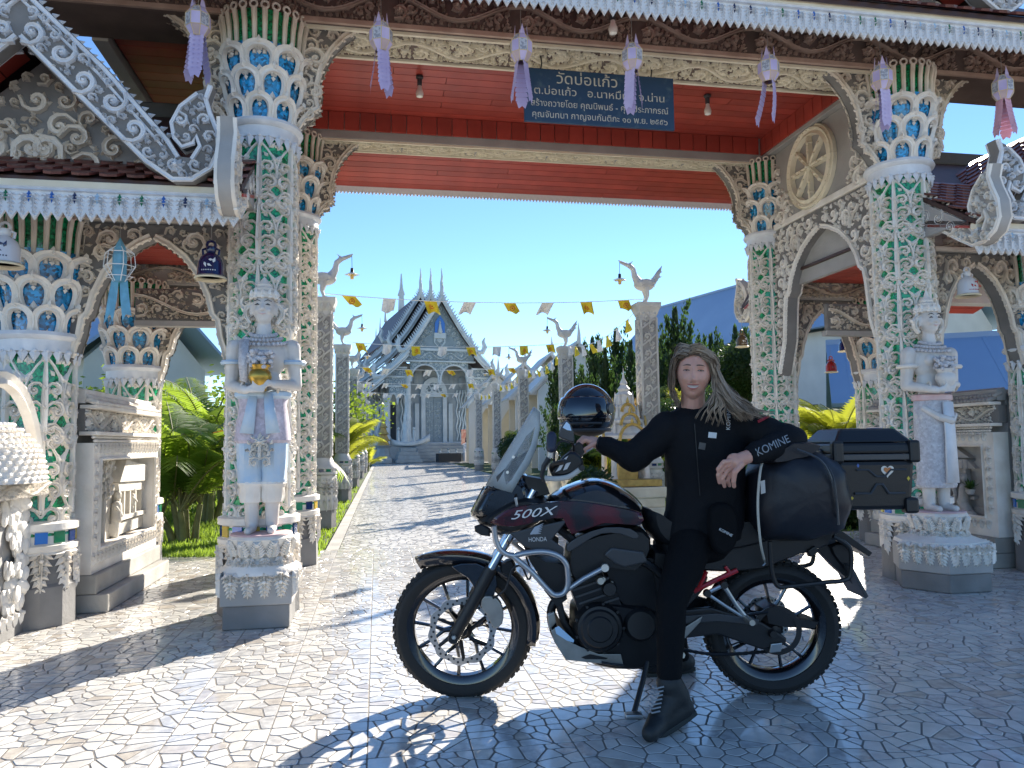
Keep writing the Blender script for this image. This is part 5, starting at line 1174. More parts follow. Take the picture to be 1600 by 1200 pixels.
def column_proto(label):
    c = thing('bird_column', label, 'column', (0, 0, 0))
    b = MB(); b.lathe([(0.20, 0), (0.20, 0.25), (0.19, 0.26)], 8); b.build('plinth', 'plinth', c, smooth=False)
    b = MB(); b.lathe([(0.205, 0.255), (0.215, 0.50), (0.205, 0.74), (0.185, 0.76)], 8); bs = b.build('base', 'column_white', c, smooth=False)
    lf = Orn(); lf.leaf(0, 0.23, 0.24, 0.06, -math.pi / 2, 0.03); lf.leaf(0.07, 0.2, 0.2, 0.04, -math.pi / 2, 0.02); lf.curl(0, 0.16, 0.05, 0.6, -1, 0.02, N=8); lf.curl(0, 0.16, 0.05, math.pi - 0.6, 1, 0.02, N=8); lf.palmette(0.14, 0.2, 0.26, 0.02); me = lf.mesh('base_leaf', 'column_white')
    for k in range(8): a = 6.2832 * (k + 0.5) / 8; obj('base_leaf', me, bs, (0.198 * math.sin(a), -0.198 * math.cos(a), 0.24), (0, 0, a))
    b = MB(); b.lathe([(0.19, 0.76), (0.215, 0.765), (0.215, 0.795), (0.195, 0.80), (0.195, 0.84), (0.215, 0.845), (0.21, 0.87), (0.17, 0.92), (0.14, 1.0)], 24); b.build('base_moulding', 'column_white', c)
    for k in range(12):
        q = MB(); q.box((0, -0.197, 0.82), (0.07, 0.012, 0.036)); obj('mosaic_tile', q.mesh('mosaic_tile', ('mirror_dark', 'mirror_green', 'column_white')[k % 3], smooth=False), c, None, (0, 0, 6.2832 * k / 12))
    b = MB(); b.box((0, 0, 2.05), (0.25, 0.25, 2.1)); sh = b.build('shaft', 'column_ground', c, smooth=False)
    o = Orn(); 
    for k in range(8):
        z = -1.0 + 0.27 * k; o.ribbon([(-0.12, z - 0.02), (0, z + 0.07), (0.12, z + 0.16)], 0.014, 0.02); o.curl_c(-0.035, z + 0.125, 0.09, 0.8, 1, 0.022, lobes=5); o.curl_c(0.05, z + 0.02, 0.075, 3.6, 1, 0.022, lobes=5); o.leaf(0.02, z + 0.2, 0.09, 0.025, 0.6, 0.018); o.leaf(-0.09, z + 0.03, 0.07, 0.02, 0.9, 0.018)
    for sg in (1, -1): o.ribbon([(sg * 0.122, -1.04), (sg * 0.122, 1.04)], 0.012, 0.018)
    me = o.mesh('shaft_scroll', 'column_white')
    for k in range(4): a = math.pi / 2 * k; obj('shaft_scroll', me, sh, (0.126 * math.sin(a), -0.126 * math.cos(a), 2.06), (0, 0, a))
    b = MB(); b.add([(sx * w, sy * w, z) for z, w in ((3.06, 0.125), (3.14, 0.13), (3.24, 0.17), (3.28, 0.185), (3.34, 0.19)) for sx, sy in ((-1, -1), (1, -1), (1, 1), (-1, 1))], [(0, 3, 2, 1), (16, 17, 18, 19)] + [(i * 4 + k, i * 4 + (k + 1) % 4, i * 4 + 4 + (k + 1) % 4, i * 4 + 4 + k) for i in range(4) for k in range(4)]); cp = b.build('capital', 'column_white', c, smooth=False)
    lf = Orn(); lf.leaf(0, 0, 0.13, 0.05, math.pi / 2, 0.02); me = lf.mesh('capital_leaf', 'column_white')
    for k in range(4):
        a = math.pi / 2 * k
        for x in (-0.09, 0, 0.09): obj('capital_leaf', me, cp, ((0.15) * math.sin(a) + x * math.cos(a), -(0.15) * math.cos(a) + x * math.sin(a), 3.14), (0.3 * math.cos(a), 0, a))
    bi = bird_mesh().build('bird', 'column_white', c); bi.location = (0, 0, 3.34); remesh(bi, 0.013, 2)
    ft = Orn(); 
    for k in range(16): ft.leaf(rng.uniform(-0.12, 0.10), rng.uniform(0.26, 0.38), 0.07, 0.02, rng.uniform(2.4, 3.6), 0.02)
    for s in (1, -1): obj('wing_feathers', ft.mesh('wing_feathers', 'column_white'), c, (0, -s * 0.085, 3.34), None, (1, s, 1))
    b = MB(); b.tube([(0.41, 0, 4.015), (0.415, 0, 3.80)], 0.004, 5); b.build('lamp_cord', 'wire', c)
    b = MB(); b.lathe([(0.0, 3.82), (0.022, 3.81), (0.026, 3.75), (0.035, 3.74)], 12, (0.415, 0, 0)); b.build('lamp_cap', 'wire', c)
    b = MB(); b.lathe([(0.03, 3.745), (0.09, 3.715), (0.085, 3.705), (0.03, 3.72)], 12, (0.415, 0, 0), lobes=6, lobe=0.2); b.build('lamp_shade', 'lamp_shade', c)
    b = MB(); b.lathe([(0.02, 3.72), (0.03, 3.69), (0.026, 3.65), (0.0, 3.635)], 10, (0.415, 0, 0)); b.build('lamp_bulb', 'lamp_bulb', c)
    return c
ORD = ['first', 'second', 'third', 'fourth', 'fifth', 'sixth']
proto = None; col_pos = {}
for side in (-1, 1):
    for k in range(6):
        if side == 1 and k == 5: continue
        s, t = (-2.50, 0.05 + 5.4 * k) if side < 0 else (2.46, 0.0 + 5.45 * k)
        lab = f"carved white bird-topped column, {ORD[k]} from the gate, on the " + ('lawn side of the path' if side < 0 else 'shrine and cypress side of the path')
        loc = pp(s, t); rz = PATH_A if side < 0 else PATH_A + math.pi
        if proto is None: proto = column_proto(lab); proto.location = loc; proto.rotation_euler = (0, 0, rz); c = proto
        else: c = dup(proto, loc, rz, lab)
        c['group'] = 'bird-topped columns lining the path'; col_pos[(side, k)] = loc
# ------------------------------------------------------------------ prayer flag strings
mat('flag_yellow', (0.72, 0.55, 0.03), 0.8, var=0.15); mat('flag_white', (0.74, 0.73, 0.72), 0.8, col2=(0.5, 0.5, 0.52), vscale=30, ramp=(0.35, 0.45)); mat('flag_red', (0.55, 0.12, 0.03), 0.8)
def flag_mesh(col, seed, flut):
    r = random.Random(seed); b = MB(); n = 6; w, h = 0.19, 0.20; rows = []
    for i in range(n + 1):
        row = []
        for j in range(n + 1):
            x = -w / 2 + w * j / n; q = i / n; sw = flut * q
            row.append((x + 0.12 * flut * q * (1 if seed % 2 else -1), sw * h * 0.9 + 0.045 * q * math.sin(j * 1.3 + seed) * 1.2, -h * q * math.sqrt(max(0.05, 1 - 0.85 * flut * flut)) + 0.03 * q * math.sin(j * 1.1 + seed)))
        rows.append(row)
    b.sheet(rows)
    if col == 'flag_yellow':
        b.cur = 1; c = [rows[3][3][k] for k in range(3)]
        ring = []; 
        for (r0, r1) in ((0.03, 0.043), (0.0, 0.014)):
            vs = []; m = 12
            for k in range(m):
                a = 6.2832 * k / m
                for rr in (r0, r1): vs.append((c[0] + rr * math.cos(a), c[1] - 0.012 - 0.01 * flut, c[2] + rr * math.sin(a)))
            b.add(vs, [(2 * k, 2 * k + 1, (2 * k + 3) % (2 * m), (2 * k + 2) % (2 * m)) for k in range(m)])
    return b.mesh('flag', [col, 'flag_red'])
FM = [flag_mesh('flag_yellow', 1, 0.85), flag_mesh('flag_white', 2, 0.25), flag_mesh('flag_yellow', 3, 0.15), flag_mesh('flag_white', 4, 0.7), flag_mesh('flag_yellow', 5, 0.6), flag_mesh('flag_white', 6, 0.1)]
def flag_string(a, b, sag, n, lab, seed, order):
    a, b = Vector(a), Vector(b); t = thing('flag_string', lab, 'bunting', a, 0, 'strings of small flags over the path')
    d = b - a; pts = [d * f + Vector((0, 0, -sag * 4 * f * (1 - f))) for f in [k / 20 for k in range(21)]]
    m = MB(); m.tube(pts, 0.006, 4); m.build('cord', 'trim_white', t)
    rz = math.atan2(d.y, d.x)
    for k in range(n):
        f = (k + 0.6) / (n + 0.2); p = d * f + Vector((0, 0, -sag * 4 * f * (1 - f)))
        obj('flag', FM[order[k % len(order)]], t, p, (0, 0, rz + (math.pi if abs(rz) > 1.6 else 0)))
    return t
orders = [[0, 1, 4, 3, 0, 3, 4], [4, 1, 2, 1, 4, 5, 2], [0, 3, 4, 3, 0, 1, 4], [3, 3, 0, 3, 1, 3, 4], [3, 1, 3, 3, 3, 0, 3]]
for k in range(5):
    a = Vector(col_pos[(-1, k)]) + Vector((0, 0, 3.42)); b = Vector(col_pos[(1, k)]) + Vector((0, 0, 3.42))
    flag_string(a, b, 0.10, 8, f'yellow and white flag string across the path at the {ORD[k]} column pair', k, orders[k])
for k in range(4):
    a = Vector(col_pos[(1, k)]) + Vector((0, 0, 3.40)); b = Vector(col_pos[(1, k + 1)]) + Vector((0, 0, 3.40))
    flag_string(a, b, 0.28, 9, f'string of flags joining the {ORD[k]} and {ORD[k + 1]} columns on the cypress side', 10 + k, [5, 2, 1, 2, 5, 4])

# ------------------------------------------------------------------ the temple
mat('temple_silver', (0.60, 0.66, 0.67), 0.42, col2=(0.47, 0.53, 0.55), vscale=1.5, bump=0.25, bscale=12)
mat('temple_dark', (0.27, 0.34, 0.37), 0.5, col2=(0.21, 0.27, 0.30), vscale=2)
mat('temple_stone', (0.36, 0.41, 0.43), 0.6, var=0.25, vscale=1.5, bump=0.2)
mat('temple_roof', (0.10, 0.075, 0.07), 0.55, var=0.35, vscale=2)
mat('temple_cream', (0.62, 0.55, 0.44), 0.7, var=0.15, vscale=1); mat('near_black', (0.03, 0.035, 0.04), 0.8)  # plain near-black for windows, side doors, table cloth and disc holes
TA = R_(19.5); TO = Vector((-4.9, 53.5, 0))
tp = thing('temple', 'silver grey temple with steep tiered roof at the end of the path', 'temple', TO, TA)
def tb(name, x0, x1, y0, y1, z0, z1, m, par=tp, bev=0.0): b = MB(); b.box(((x0 + x1) / 2, (y0 + y1) / 2, (z0 + z1) / 2), (x1 - x0, y1 - y0, z1 - z0)); return b.build(name, m, par, smooth=False, bevel=bev)
tb('platform', -4.6, 4.6, 0.3, 26, 0, 1.25, 'temple_stone', bev=0.05); tb('platform_rim', -4.75, 4.75, 0.15, 26.2, 1.10, 1.30, 'temple_silver', bev=0.05)
for k in range(6): tb('step', -1.9, 1.9, -1.6 + 0.32 * k, 0.32, 0.21 * k, 0.21 * (k + 1) - 0.003, 'temple_stone', bev=0.02)
body = tb('wall_body', -3.5, 3.5, 2.6, 25, 1.3, 6.6, 'temple_stone')
# side wall pilasters (row of slim naga brackets seen on the left flank)
pm = MB(); pm.box((0, 0, 2.3), (0.34, 0.36, 4.6)); pm.tube([(-0.2, 0, 3.2), (-0.5, 0, 3.7), (-0.35, 0, 4.2), (-0.75, 0, 4.8), (-0.95, 0, 5.2)], [0.09, 0.13, 0.12, 0.10, 0.05], 6); pm.tube([(-0.2, 0, 0.2), (-0.42, 0, 0.8), (-0.2, 0, 1.5), (-0.42, 0, 2.2), (-0.2, 0, 3.0)], [0.1, 0.12, 0.1, 0.12, 0.1], 6); M_PIL = pm.mesh('pilaster', 'temple_silver')
for k in range(9):
    for s in (1, -1): obj('pilaster', M_PIL, tp, (s * 3.55, 3.2 + 2.4 * k, 1.3), None, (s if s > 0 else 1, 1, 1))
for k in range(8):
    tb('side_window', -3.56, -3.50, 4.0 + 2.4 * k, 4.9 + 2.4 * k, 2.3, 4.6, 'near_black')
# porch columns and arches
def tcol(x, y, h, r=0.22):
    b = MB(); b.lathe([(r * 1.6, 1.3), (r * 1.6, 1.5), (r * 1.15, 1.7), (r, 1.8), (r, h - 0.5), (r * 1.1, h - 0.45), (r * 1.7, h)], 12, (x, y, 0)); return b.build('porch_column', 'temple_silver', tp)
for x, h in ((-3.7, 4.6), (-2.25, 6.0), (2.25, 6.0), (3.7, 4.6)): tcol(x, 0.75, h)
def tarch(name, x0, x1, zs, zt, ztop, y, n=2):
    """panel with n round arches meeting in pendants"""
    b = MB(); w = (x1 - x0) / n; P = [(x0, ztop), (x0, zs)]
    for i in range(n):
        xc = x0 + w * (i + 0.5)
        for k in range(13): a = math.pi * (1 - k / 12); P.append((xc + w * 0.47 * math.cos(a), zs + 0.15 + (zt - zs) * math.sin(a) ** 0.8))
        if i < n - 1: P.append((x0 + w * (i + 1), zs - 0.05))
    P += [(x1, zs), (x1, ztop)]
    b.prism(P, y, y + 0.2); ob = b.build(name, 'temple_dark', tp, smooth=False)
    o = Orn(); E = P[2:-2]; o.ribbon([(x, z + 0.05) for x, z in E], 0.07, 0.06)
    ins = poly_inside(P); o.fill(ins, (x0, x1, zs, ztop), 0.24, 0.05, seed=int(abs(x0) * 10) + 3)
    obj('arch_relief', o.mesh('arch_relief', 'temple_silver'), ob, (0, y, 0)); return ob
tarch('arch_panel', -2.1, 2.1, 5.35, 6.55, 7.0, 0.6, 2); tarch('arch_panel', -3.6, -2.4, 3.9, 4.5, 5.2, 0.6, 2); tarch('arch_panel', 2.4, 3.6, 3.9, 4.5, 5.2, 0.6, 2)
for s in (1, -1):
    pn = tb('upper_panel', min(s * 2.4, s * 4.0), max(s * 2.4, s * 4.0), 0.62, 0.8, 5.2, 6.5, 'temple_dark'); o = Orn(); o.fill(lambda x, z: abs(x) < 0.75 and abs(z) < 0.6, (-0.75, 0.75, -0.6, 0.6), 0.26, 0.05, seed=9); obj('panel_relief', o.mesh('panel_relief', 'temple_silver'), pn, (s * 3.2, 0.62, 5.85))
    for z in (5.2, 5.85, 6.5): tb('panel_rail', min(s * 2.35, s * 4.05), max(s * 2.35, s * 4.05), 0.52, 0.82, z - 0.05, z + 0.05, 'temple_silver')
tb('lintel', -2.5, 2.5, 0.5, 0.85, 6.98, 7.75, 'temple_dark'); o = Orn(); o.vine(4.6, 0.7, 3, 0.06); obj('lintel_relief', o.mesh('lintel_relief', 'temple_silver'), tp, (-2.3, 0.5, 7.37))
tb('lintel_rail', -2.6, 2.6, 0.42, 0.9, 7.72, 7.88, 'temple_silver'); tb('lintel_rail', -2.6, 2.6, 0.42, 0.9, 6.92, 7.02, 'temple_silver')
# door with frame and inner porch wall
tb('porch_wall', -3.4, 3.4, 2.5, 2.7, 1.3, 7.0, 'temple_stone')
b = MB(); b.box((-0.8, 2.40, 2.95), (0.3, 0.3, 3.3)); b.box((0.8, 2.40, 2.95), (0.3, 0.3, 3.3)); b.box((-1.25, 2.44, 2.7), (0.3, 0.2, 2.8)); b.box((1.25, 2.44, 2.7), (0.3, 0.2, 2.8)); b.box((0, 2.40, 4.66), (2.1, 0.32, 0.16)); df = b.build('door_frame', 'temple_silver', tp, smooth=False)
b = MB(); b.prism([(-1.0, 4.75)] + [(1.0 * math.cos(math.pi * (1 - k / 14)), 4.75 + 1.25 * math.sin(math.pi * (1 - k / 14))) for k in range(15)] + [(1.0, 4.75)], 2.3, 2.5); b.build('door_pediment', 'temple_silver', df, smooth=False)
o = Orn(); o.fill(lambda x, z: z > 0.05 and math.hypot(x, z / 1.2) < 0.7, (-0.8, 0.8, 0, 1), 0.25, 0.06, seed=4); obj('pediment_relief', o.mesh('pediment_relief', 'temple_dark'), df, (0, 2.3, 4.8))
for s in (1, -1):
    d = tb('door_leaf', min(s * 0.01, s * 0.63), max(s * 0.01, s * 0.63), 2.44, 2.50, 1.32, 4.58, 'temple_dark'); o = Orn(); o.palmette(0.42, 1.2, 0, 0.04); o.palmette(0.42, 1.2, 1.4, 0.04); obj('door_relief', o.mesh('door_relief', 'temple_silver'), d, (s * 0.32, 2.44, 1.7))
    wv = MB()
    for q in range(4): wv.tube([(s * (1.75 + 0.2 * q), 2.40, 1.4 + 0.32 * i) for i in range(1)] + [(s * (1.75 + 0.2 * q) + 0.07 * math.sin(i * 1.6 + q), 2.40, 1.5 + 0.3 * i) for i in range(13)], 0.06, 6)
    wv.build('naga_relief', 'temple_silver', tp)
    tb('side_door', min(s * 2.75, s * 3.15), max(s * 2.75, s * 3.15), 2.46, 2.50, 1.4, 4.0, 'near_black')
    for q in range(3):
        b = MB(); b.ell((s * (0.6 + 0.75 * q), 2.42, 6.2 - 0.25 * q), (0.22, 0.05, 0.42), 10, 8); b.build('wall_medallion', 'temple_stone', tp)
# roofs: (half section) tiers
PROF_U = lambda dz: [(0.0, 11.5 + dz), (0.9, 10.0 + dz), (1.7, 8.75 + dz), (2.6, 7.6 + dz)]
PROF_M = lambda dz: [(2.35, 7.55 + dz), (3.2, 6.65 + dz), (4.3, 5.75 + dz)]
PROF_L = lambda dz: [(4.05, 5.75 + dz), (4.8, 5.1 + dz), (5.7, 4.55 + dz)]
def troof(prof, y0, y1, s, th=0.14):
    b = MB(); rows = []
    for x, z in prof: rows.append([(s * x, y0, z), (s * x, y1, z)])
    b.sheet(rows); r = b.build('roof', 'temple_roof', tp, smooth=False); m = r.modifiers.new('s', 'SOLIDIFY'); m.thickness = th; m.offset = 0
    return r
def trake(prof, y, s, par):
    # bargeboard with flame teeth and an upturned end
    b = MB(); pts = spline([(s * x, y, z + 0.05) for x, z in prof], 12); b.tube(pts, 0.13, 6)
    b.tube([(p.x, p.y, p.z - 0.26) for p in pts], 0.06, 5)
    for i in range(len(pts) - 1):
        for f in (0.0, 0.5):
            p = pts[i].lerp(pts[i + 1], f); d = (pts[i + 1] - pts[i]).normalized(); n = Vector((-d.z, 0, d.x)) * (1 if s < 0 else 1); n = n if n.z > 0 else -n
            b.add([p - d * 0.13, p + d * 0.10, p + n * 0.40 - d * 0.14, p + Vector((0, 0.08, 0)) + n * 0.1], [(0, 1, 2), (1, 3, 2), (3, 0, 2)])
    e = pts[-1]; b.tube([e, e + Vector((s * 0.35, 0, -0.02)), e + Vector((s * 0.55, 0, 0.35)), e + Vector((s * 0.42, 0, 0.75)), e + Vector((s * 0.55, 0, 1.05))], [0.14, 0.2, 0.18, 0.12, 0.03], 6)
    return b.build('bargeboard', 'temple_silver', par)
for i, (y0, y1, dz) in enumerate(((-0.1, 6.0, 0.0), (3.2, 12, 0.75), (6.6, 22, 1.5))):
    for s in (1, -1):
        for pf in (PROF_U, PROF_M, PROF_L): r = troof(pf(dz), y0, y1, s); trake(pf(dz), y0, s, r)
    b = MB(); b.tube([(0, y0, 11.6 + dz), (0, y0 - 0.12, 12.1 + dz), (0, y0 + 0.05, 12.5 + dz), (0, y0 - 0.15, 12.9 + dz), (0, y0, 13.5 + dz)], [0.16, 0.14, 0.10, 0.07, 0.02], 8); b.tube([(0, y0, 12.2 + dz), (0.0, y0 - 0.35, 12.45 + dz)], [0.08, 0.02], 6); b.build('roof_finial', 'temple_silver', tp)
for i, (y0, dz) in enumerate(((22.0, 1.5), (25.0, 0.7), (27.5, 0.0))):
    b = MB(); b.tube([(0, y0, 11.6 + dz), (0, y0 + 0.1, 12.2 + dz), (0, y0, 13.3 + dz)], [0.16, 0.10, 0.02], 8); b.build('roof_finial', 'temple_silver', tp)
for s in (1, -1):
    for pf in (PROF_U, PROF_M, PROF_L): troof(pf(0.75), 22, 25, s); troof(pf(0.0), 25, 28, s)
b = MB(); b.prism([(-0.25, 12.9), (0.25, 12.9), (0.18, 14.2), (0.28, 14.3), (0.1, 14.9), (0, 16.2), (-0.1, 14.9), (-0.28, 14.3), (-0.18, 14.2)], 14.0, 14.5); b.build('ridge_spire', 'temple_silver', tp, smooth=False)
pd = MB(); pd.prism([(-2.35, 7.85), (2.35, 7.85), (1.55, 8.9), (0.8, 10.05), (0, 11.35), (-0.8, 10.05), (-1.55, 8.9)], 0.55, 0.75); pdo = pd.build('pediment', 'temple_dark', tp, smooth=False)
o = Orn(); P = [(-2.2, 7.95), (2.2, 7.95), (1.45, 8.9), (0.75, 10.0), (0, 11.1), (-0.75, 10.0), (-1.45, 8.9)]; ins = poly_inside(P)
for s in (1, -1): o.curl(s * 0.12, 8.05, 0.75, 0.4 if s > 0 else math.pi - 0.4, s, 0.08, lobes=5)
o.fill(lambda x, z: ins(x, z) and not (abs(x) < 0.42 and 8.6 < z < 10.3) and all(math.hypot(x - s * 0.6, z - 8.35) > 0.42 for s in (1, -1)), (-2.2, 2.2, 7.9, 11.2), 0.27, 0.06, seed=77)
obj('pediment_relief', o.mesh('pediment_relief', 'temple_silver'), pdo, (0, 0.55, 0))
b = MB(); b.prism([(-0.36, 9.0), (0.36, 9.0), (0.36, 9.7), (0.2, 10.0), (0, 10.25), (-0.2, 10.0), (-0.36, 9.7)], 0.45, 0.56); nb = b.build('pediment_niche', 'mirror_blue', pdo, smooth=False)
b = MB(); b.cap((0, 0.42, 9.12), (0, 0.42, 9.35), 0.18, 0.12); b.cap((0, 0.42, 9.4), (0, 0.42, 9.58), 0.11, 0.09); b.ell((0, 0.42, 9.75), (0.075, 0.075, 0.1), 10, 8); b.cap((0, 0.42, 9.85), (0, 0.42, 10.0), 0.03, 0.005); b.build('niche_figure', 'temple_silver', nb)
tb('niche_base', -0.42, 0.42, 0.40, 0.56, 8.62, 9.0, 'temple_silver', pdo)
# things before the temple
def at_px(x, y): g = G(x, y); return Vector((g.x, g.y, 0))
bp = thing('boat_shrine', 'grey stepped shrine shaped like a boat with a tall spire beside temple steps', 'shrine', D(637, 719, 49.5) * Vector((1, 1, 0)), TA); bp.scale = (0.56, 0.56, 0.56)
b = MB()
for k in range(4): b.box((0, 0, 0.22 + 0.42 * k), (3.0 - 0.4 * k, 2.0 - 0.3 * k, 0.42))
b.build('stepped_base', 'temple_stone', bp, smooth=False, bevel=0.04)
b = MB(); rows = []
for i in range(11):
    t = i / 10; x = -2.0 + 4.6 * t; up = 0.9 * (abs(t - 0.42) / 0.58) ** 2.4; w = 0.75 * math.sin(math.pi * min(1, max(0.02, t * 0.96 + 0.02))) ** 0.6
    rows.append([(x, -w, 2.35 + up), (x, -w * 0.8, 1.95 + up * 0.8), (x, 0, 1.78 + up * 0.7), (x, w * 0.8, 1.95 + up * 0.8), (x, w, 2.35 + up)])
b.sheet(rows); hu = b.build('hull', 'temple_silver', bp); m = hu.modifiers.new('s', 'SOLIDIFY'); m.thickness = 0.12
b = MB(); b.lathe([(0.62, 2.0), (0.66, 2.3), (0.45, 2.9), (0.5, 3.1), (0.35, 3.6), (0.38, 4.3), (0.26, 4.9), (0.3, 5.1), (0.15, 5.6), (0.08, 6.6), (0.0, 7.4)], 14, (-0.2, 0, 0)); b.build('spire', 'temple_silver', bp)
for s in (-1, 1):
    b = MB(); b.cap((0.9 * s - 0.2, -0.2, 2.2), (0.9 * s - 0.2, -0.2, 3.0), 0.22, 0.16); b.cap((0.9 * s - 0.2, -0.2, 3.0), (0.9 * s - 0.2, -0.2, 3.6), 0.18, 0.12); b.ell((0.9 * s - 0.2, -0.2, 3.9), (0.13, 0.13, 0.17), 10, 8); b.build('figure', 'temple_silver', bp)
mp = thing('mini_pagoda', 'small gilded pagoda on a pedestal beside the boat shrine', 'shrine', D(599, 720, 49) * Vector((1, 1, 0)), TA); mp.scale = (0.85, 0.85, 0.85)
b = MB(); b.lathe([(0.75, 0), (0.75, 0.3), (0.55, 0.5), (0.45, 1.1), (0.65, 1.3)], 8); b.build('pedestal', 'temple_stone', mp, smooth=False)
b = MB()
for k in range(4): b.lathe([(0.5 - 0.1 * k, 1.32 + 0.5 * k), (0.34 - 0.07 * k, 1.62 + 0.5 * k), (0.56 - 0.11 * k, 1.66 + 0.5 * k), (0.4 - 0.1 * k, 1.82 + 0.5 * k)], 8)
b.lathe([(0.12, 3.3), (0.05, 3.7), (0.0, 4.1)], 8); b.build('tiers', 'gold_paint', mp)
tbx = thing('altar_table', 'long table under a black cloth before the temple steps', 'table', D(701, 718, 50.2) * Vector((1, 1, 0)), TA)
b = MB(); b.box((0, 0, 0.28), (1.55, 0.7, 0.56)); b.build('cloth', 'near_black', tbx, smooth=False, bevel=0.03)
for k, x in enumerate((-0.55, 0.0, 0.55)):
    b = MB(); b.lathe([(0.05, 0.56), (0.09, 0.62), (0.05, 0.74), (0.13, 0.85), (0.0, 0.87)], 10, (x, 0, 0)); t_ = b.build('offering_vase', 'temple_silver', None); t_.location = tbx.location; t_.rotation_euler = tbx.rotation_euler; t_['label'] = 'small silver vase standing on the black-clothed table'; t_['category'] = 'vase'; t_['group'] = 'vases on the altar table'
al = thing('flower_altar', 'white altar heaped with pale flowers next to the black table', 'altar', D(741, 718, 50.5) * Vector((1, 1, 0)), TA)
b = MB(); b.box((0, 0, 0.3), (1.5, 0.8, 0.6)); b.build('altar_block', 'statue_white', al, smooth=False, bevel=0.03)
b = MB(); r2 = random.Random(8)
for k in range(120): b.ell((r2.uniform(-0.7, 0.7), r2.uniform(-0.3, 0.3), 0.62 + abs(r2.gauss(0, 0.35))), (0.09, 0.09, 0.07), 6, 4)
b.build('flowers', 'silver_blue', al, kind='stuff')
mat('poster_red', (0.42, 0.08, 0.06), 0.5, col2=(0.55, 0.38, 0.3), vscale=4); mat('poster_dark', (0.05, 0.04, 0.06), 0.5)
po = thing('framed_picture', 'red framed picture beside the temple doorway', 'picture', D(729, 690, 52.5), TA)
b = MB(); b.box((0, 0, 0.3), (0.75, 0.06, 1.05)); b.build('picture', 'poster_red', po, smooth=False); b = MB(); b.cap((0.05, -0.04, 0.05), (0.05, -0.04, 0.35), 0.16, 0.1); b.ell((0.05, -0.04, 0.55), (0.09, 0.05, 0.11), 10, 8); b.build('picture_figure', 'poster_dark', po)

# ------------------------------------------------------------------ white pavilions right of the temple, halls with blue metal roofs
mat('wall_white', (0.72, 0.70, 0.66), 0.7, var=0.15, vscale=1, bump=0.1); mat('roof_blue', (0.27, 0.38, 0.53), 0.5, col2=(0.23, 0.33, 0.48), vscale=0.5); mat('pav_roof', (0.62, 0.62, 0.60), 0.5, var=0.2, vscale=2)
PAVL = ['first', 'second', 'third', 'fourth']
for k in range(4):
    p0 = D(905 - 42 * k, 700, 33 + 4.3 * k); t = thing('pavilion', f'white pavilion with pointed arch, {PAVL[k]} of the row from the cypresses', 'pavilion', (p0.x, p0.y, 0), TA - R_(12), 'white pavilions in a row beside the temple')
    b = MB(); w = 1.75
    for s in (1, -1): b.prism([(s * w, 0), (s * (w - 0.35), 0), (s * (w - 0.35), 2.2), (s * 0.7, 3.3), (0, 4.1), (0, 5.2), (s * w, 3.4)], 0, 0.25)
    b.build('front_wall', 'wall_white', t, smooth=False)
    b = MB(); b.box((0, 3.0, 1.7), (2 * w - 0.1, 0.2, 3.4)); b.build('back_wall', 'temple_cream', t, smooth=False)
    for s in (1, -1): b = MB(); b.add([(0, -0.35, 5.45), (s * (w + 0.35), -0.35, 3.25), (s * (w + 0.35), 3.3, 3.25), (0, 3.3, 5.45)], [(0, 1, 2, 3)]); q = b.build('roof', 'pav_roof', t, smooth=False); m = q.modifiers.new('s', 'SOLIDIFY'); m.thickness = 0.1
    for j in range(9):
        for s in (1, -1): b = MB(); b.box((0, 0, 0), (2.72, 0.05, 0.05)); obj('roof_rib', b.mesh('roof_rib', 'pav_roof', smooth=False), t, (s * 1.05, -0.2 + 0.42 * j, 4.42), (0, s * R_(46.3), 0))
    b = MB(); b.tube([(0, -0.3, 5.4), (0, -0.4, 5.8), (0, -0.3, 6.3)], [0.1, 0.07, 0.01], 6); b.build('finial', 'wall_white', t)
# big hall on the right: its ridge runs beside the garden towards the gate
def hall(lab, a, b2, zr, drop, half, name='hall'):
    a, b2 = Vector(a), Vector(b2); d = (b2 - a); L = d.length; rz = math.atan2(d.y, d.x)
    t = thing(name, lab, 'building', a, rz)
    m = MB()
    for s in (1, -1):
        m = MB(); m.add([(0, 0, zr), (L, 0, zr), (L, s * half, zr - drop), (0, s * half, zr - drop)], [(0, 1, 2, 3)]); q = m.build('roof', 'roof_blue', t, smooth=False); sm = q.modifiers.new('s', 'SOLIDIFY'); sm.thickness = 0.08
        rb_ = MB(); rb_.box((0, 0, 0), (0.06, math.hypot(half, drop), 0.07)); me = rb_.mesh('roof_seam', 'roof_blue', smooth=False)
        for k in range(int(L / 0.9)): obj('roof_seam', me, t, (0.4 + 0.9 * k, s * half / 2, zr - drop / 2 + 0.06), (-s * math.atan2(drop, half), 0, 0))
    m = MB(); m.box((L / 2, 0, (zr - drop) / 2), (L - 1.2, half * 2 - 1.4, zr - drop)); m.prism([(-half + 0.7, zr - drop), (half - 0.7, zr - drop), (0, zr - 0.3)], 0.6, 0.8, tr=lambda x, y, z: (y, x, z)); m.prism([(-half + 0.7, zr - drop), (half - 0.7, zr - drop), (0, zr - 0.3)], L - 0.8, L - 0.6, tr=lambda x, y, z: (y, x, z)); m.build('wall', 'wall_white', t, smooth=False)
    m = MB(); m.box((L / 2, 0, zr + 0.06), (L, 0.3, 0.12)); m.build('ridge_cap', 'roof_blue', t, smooth=False)
    for k in range(int(L / 3) - 1):
        for s in (1, -1): m = MB(); m.box((0, 0, 0), (1.2, 0.06, 1.2)); obj('window', m.mesh('window', 'near_black', smooth=False), t, (2.4 + 3 * k, s * (half - 0.68), min(2.0, (zr - drop) * 0.5)))
    return t
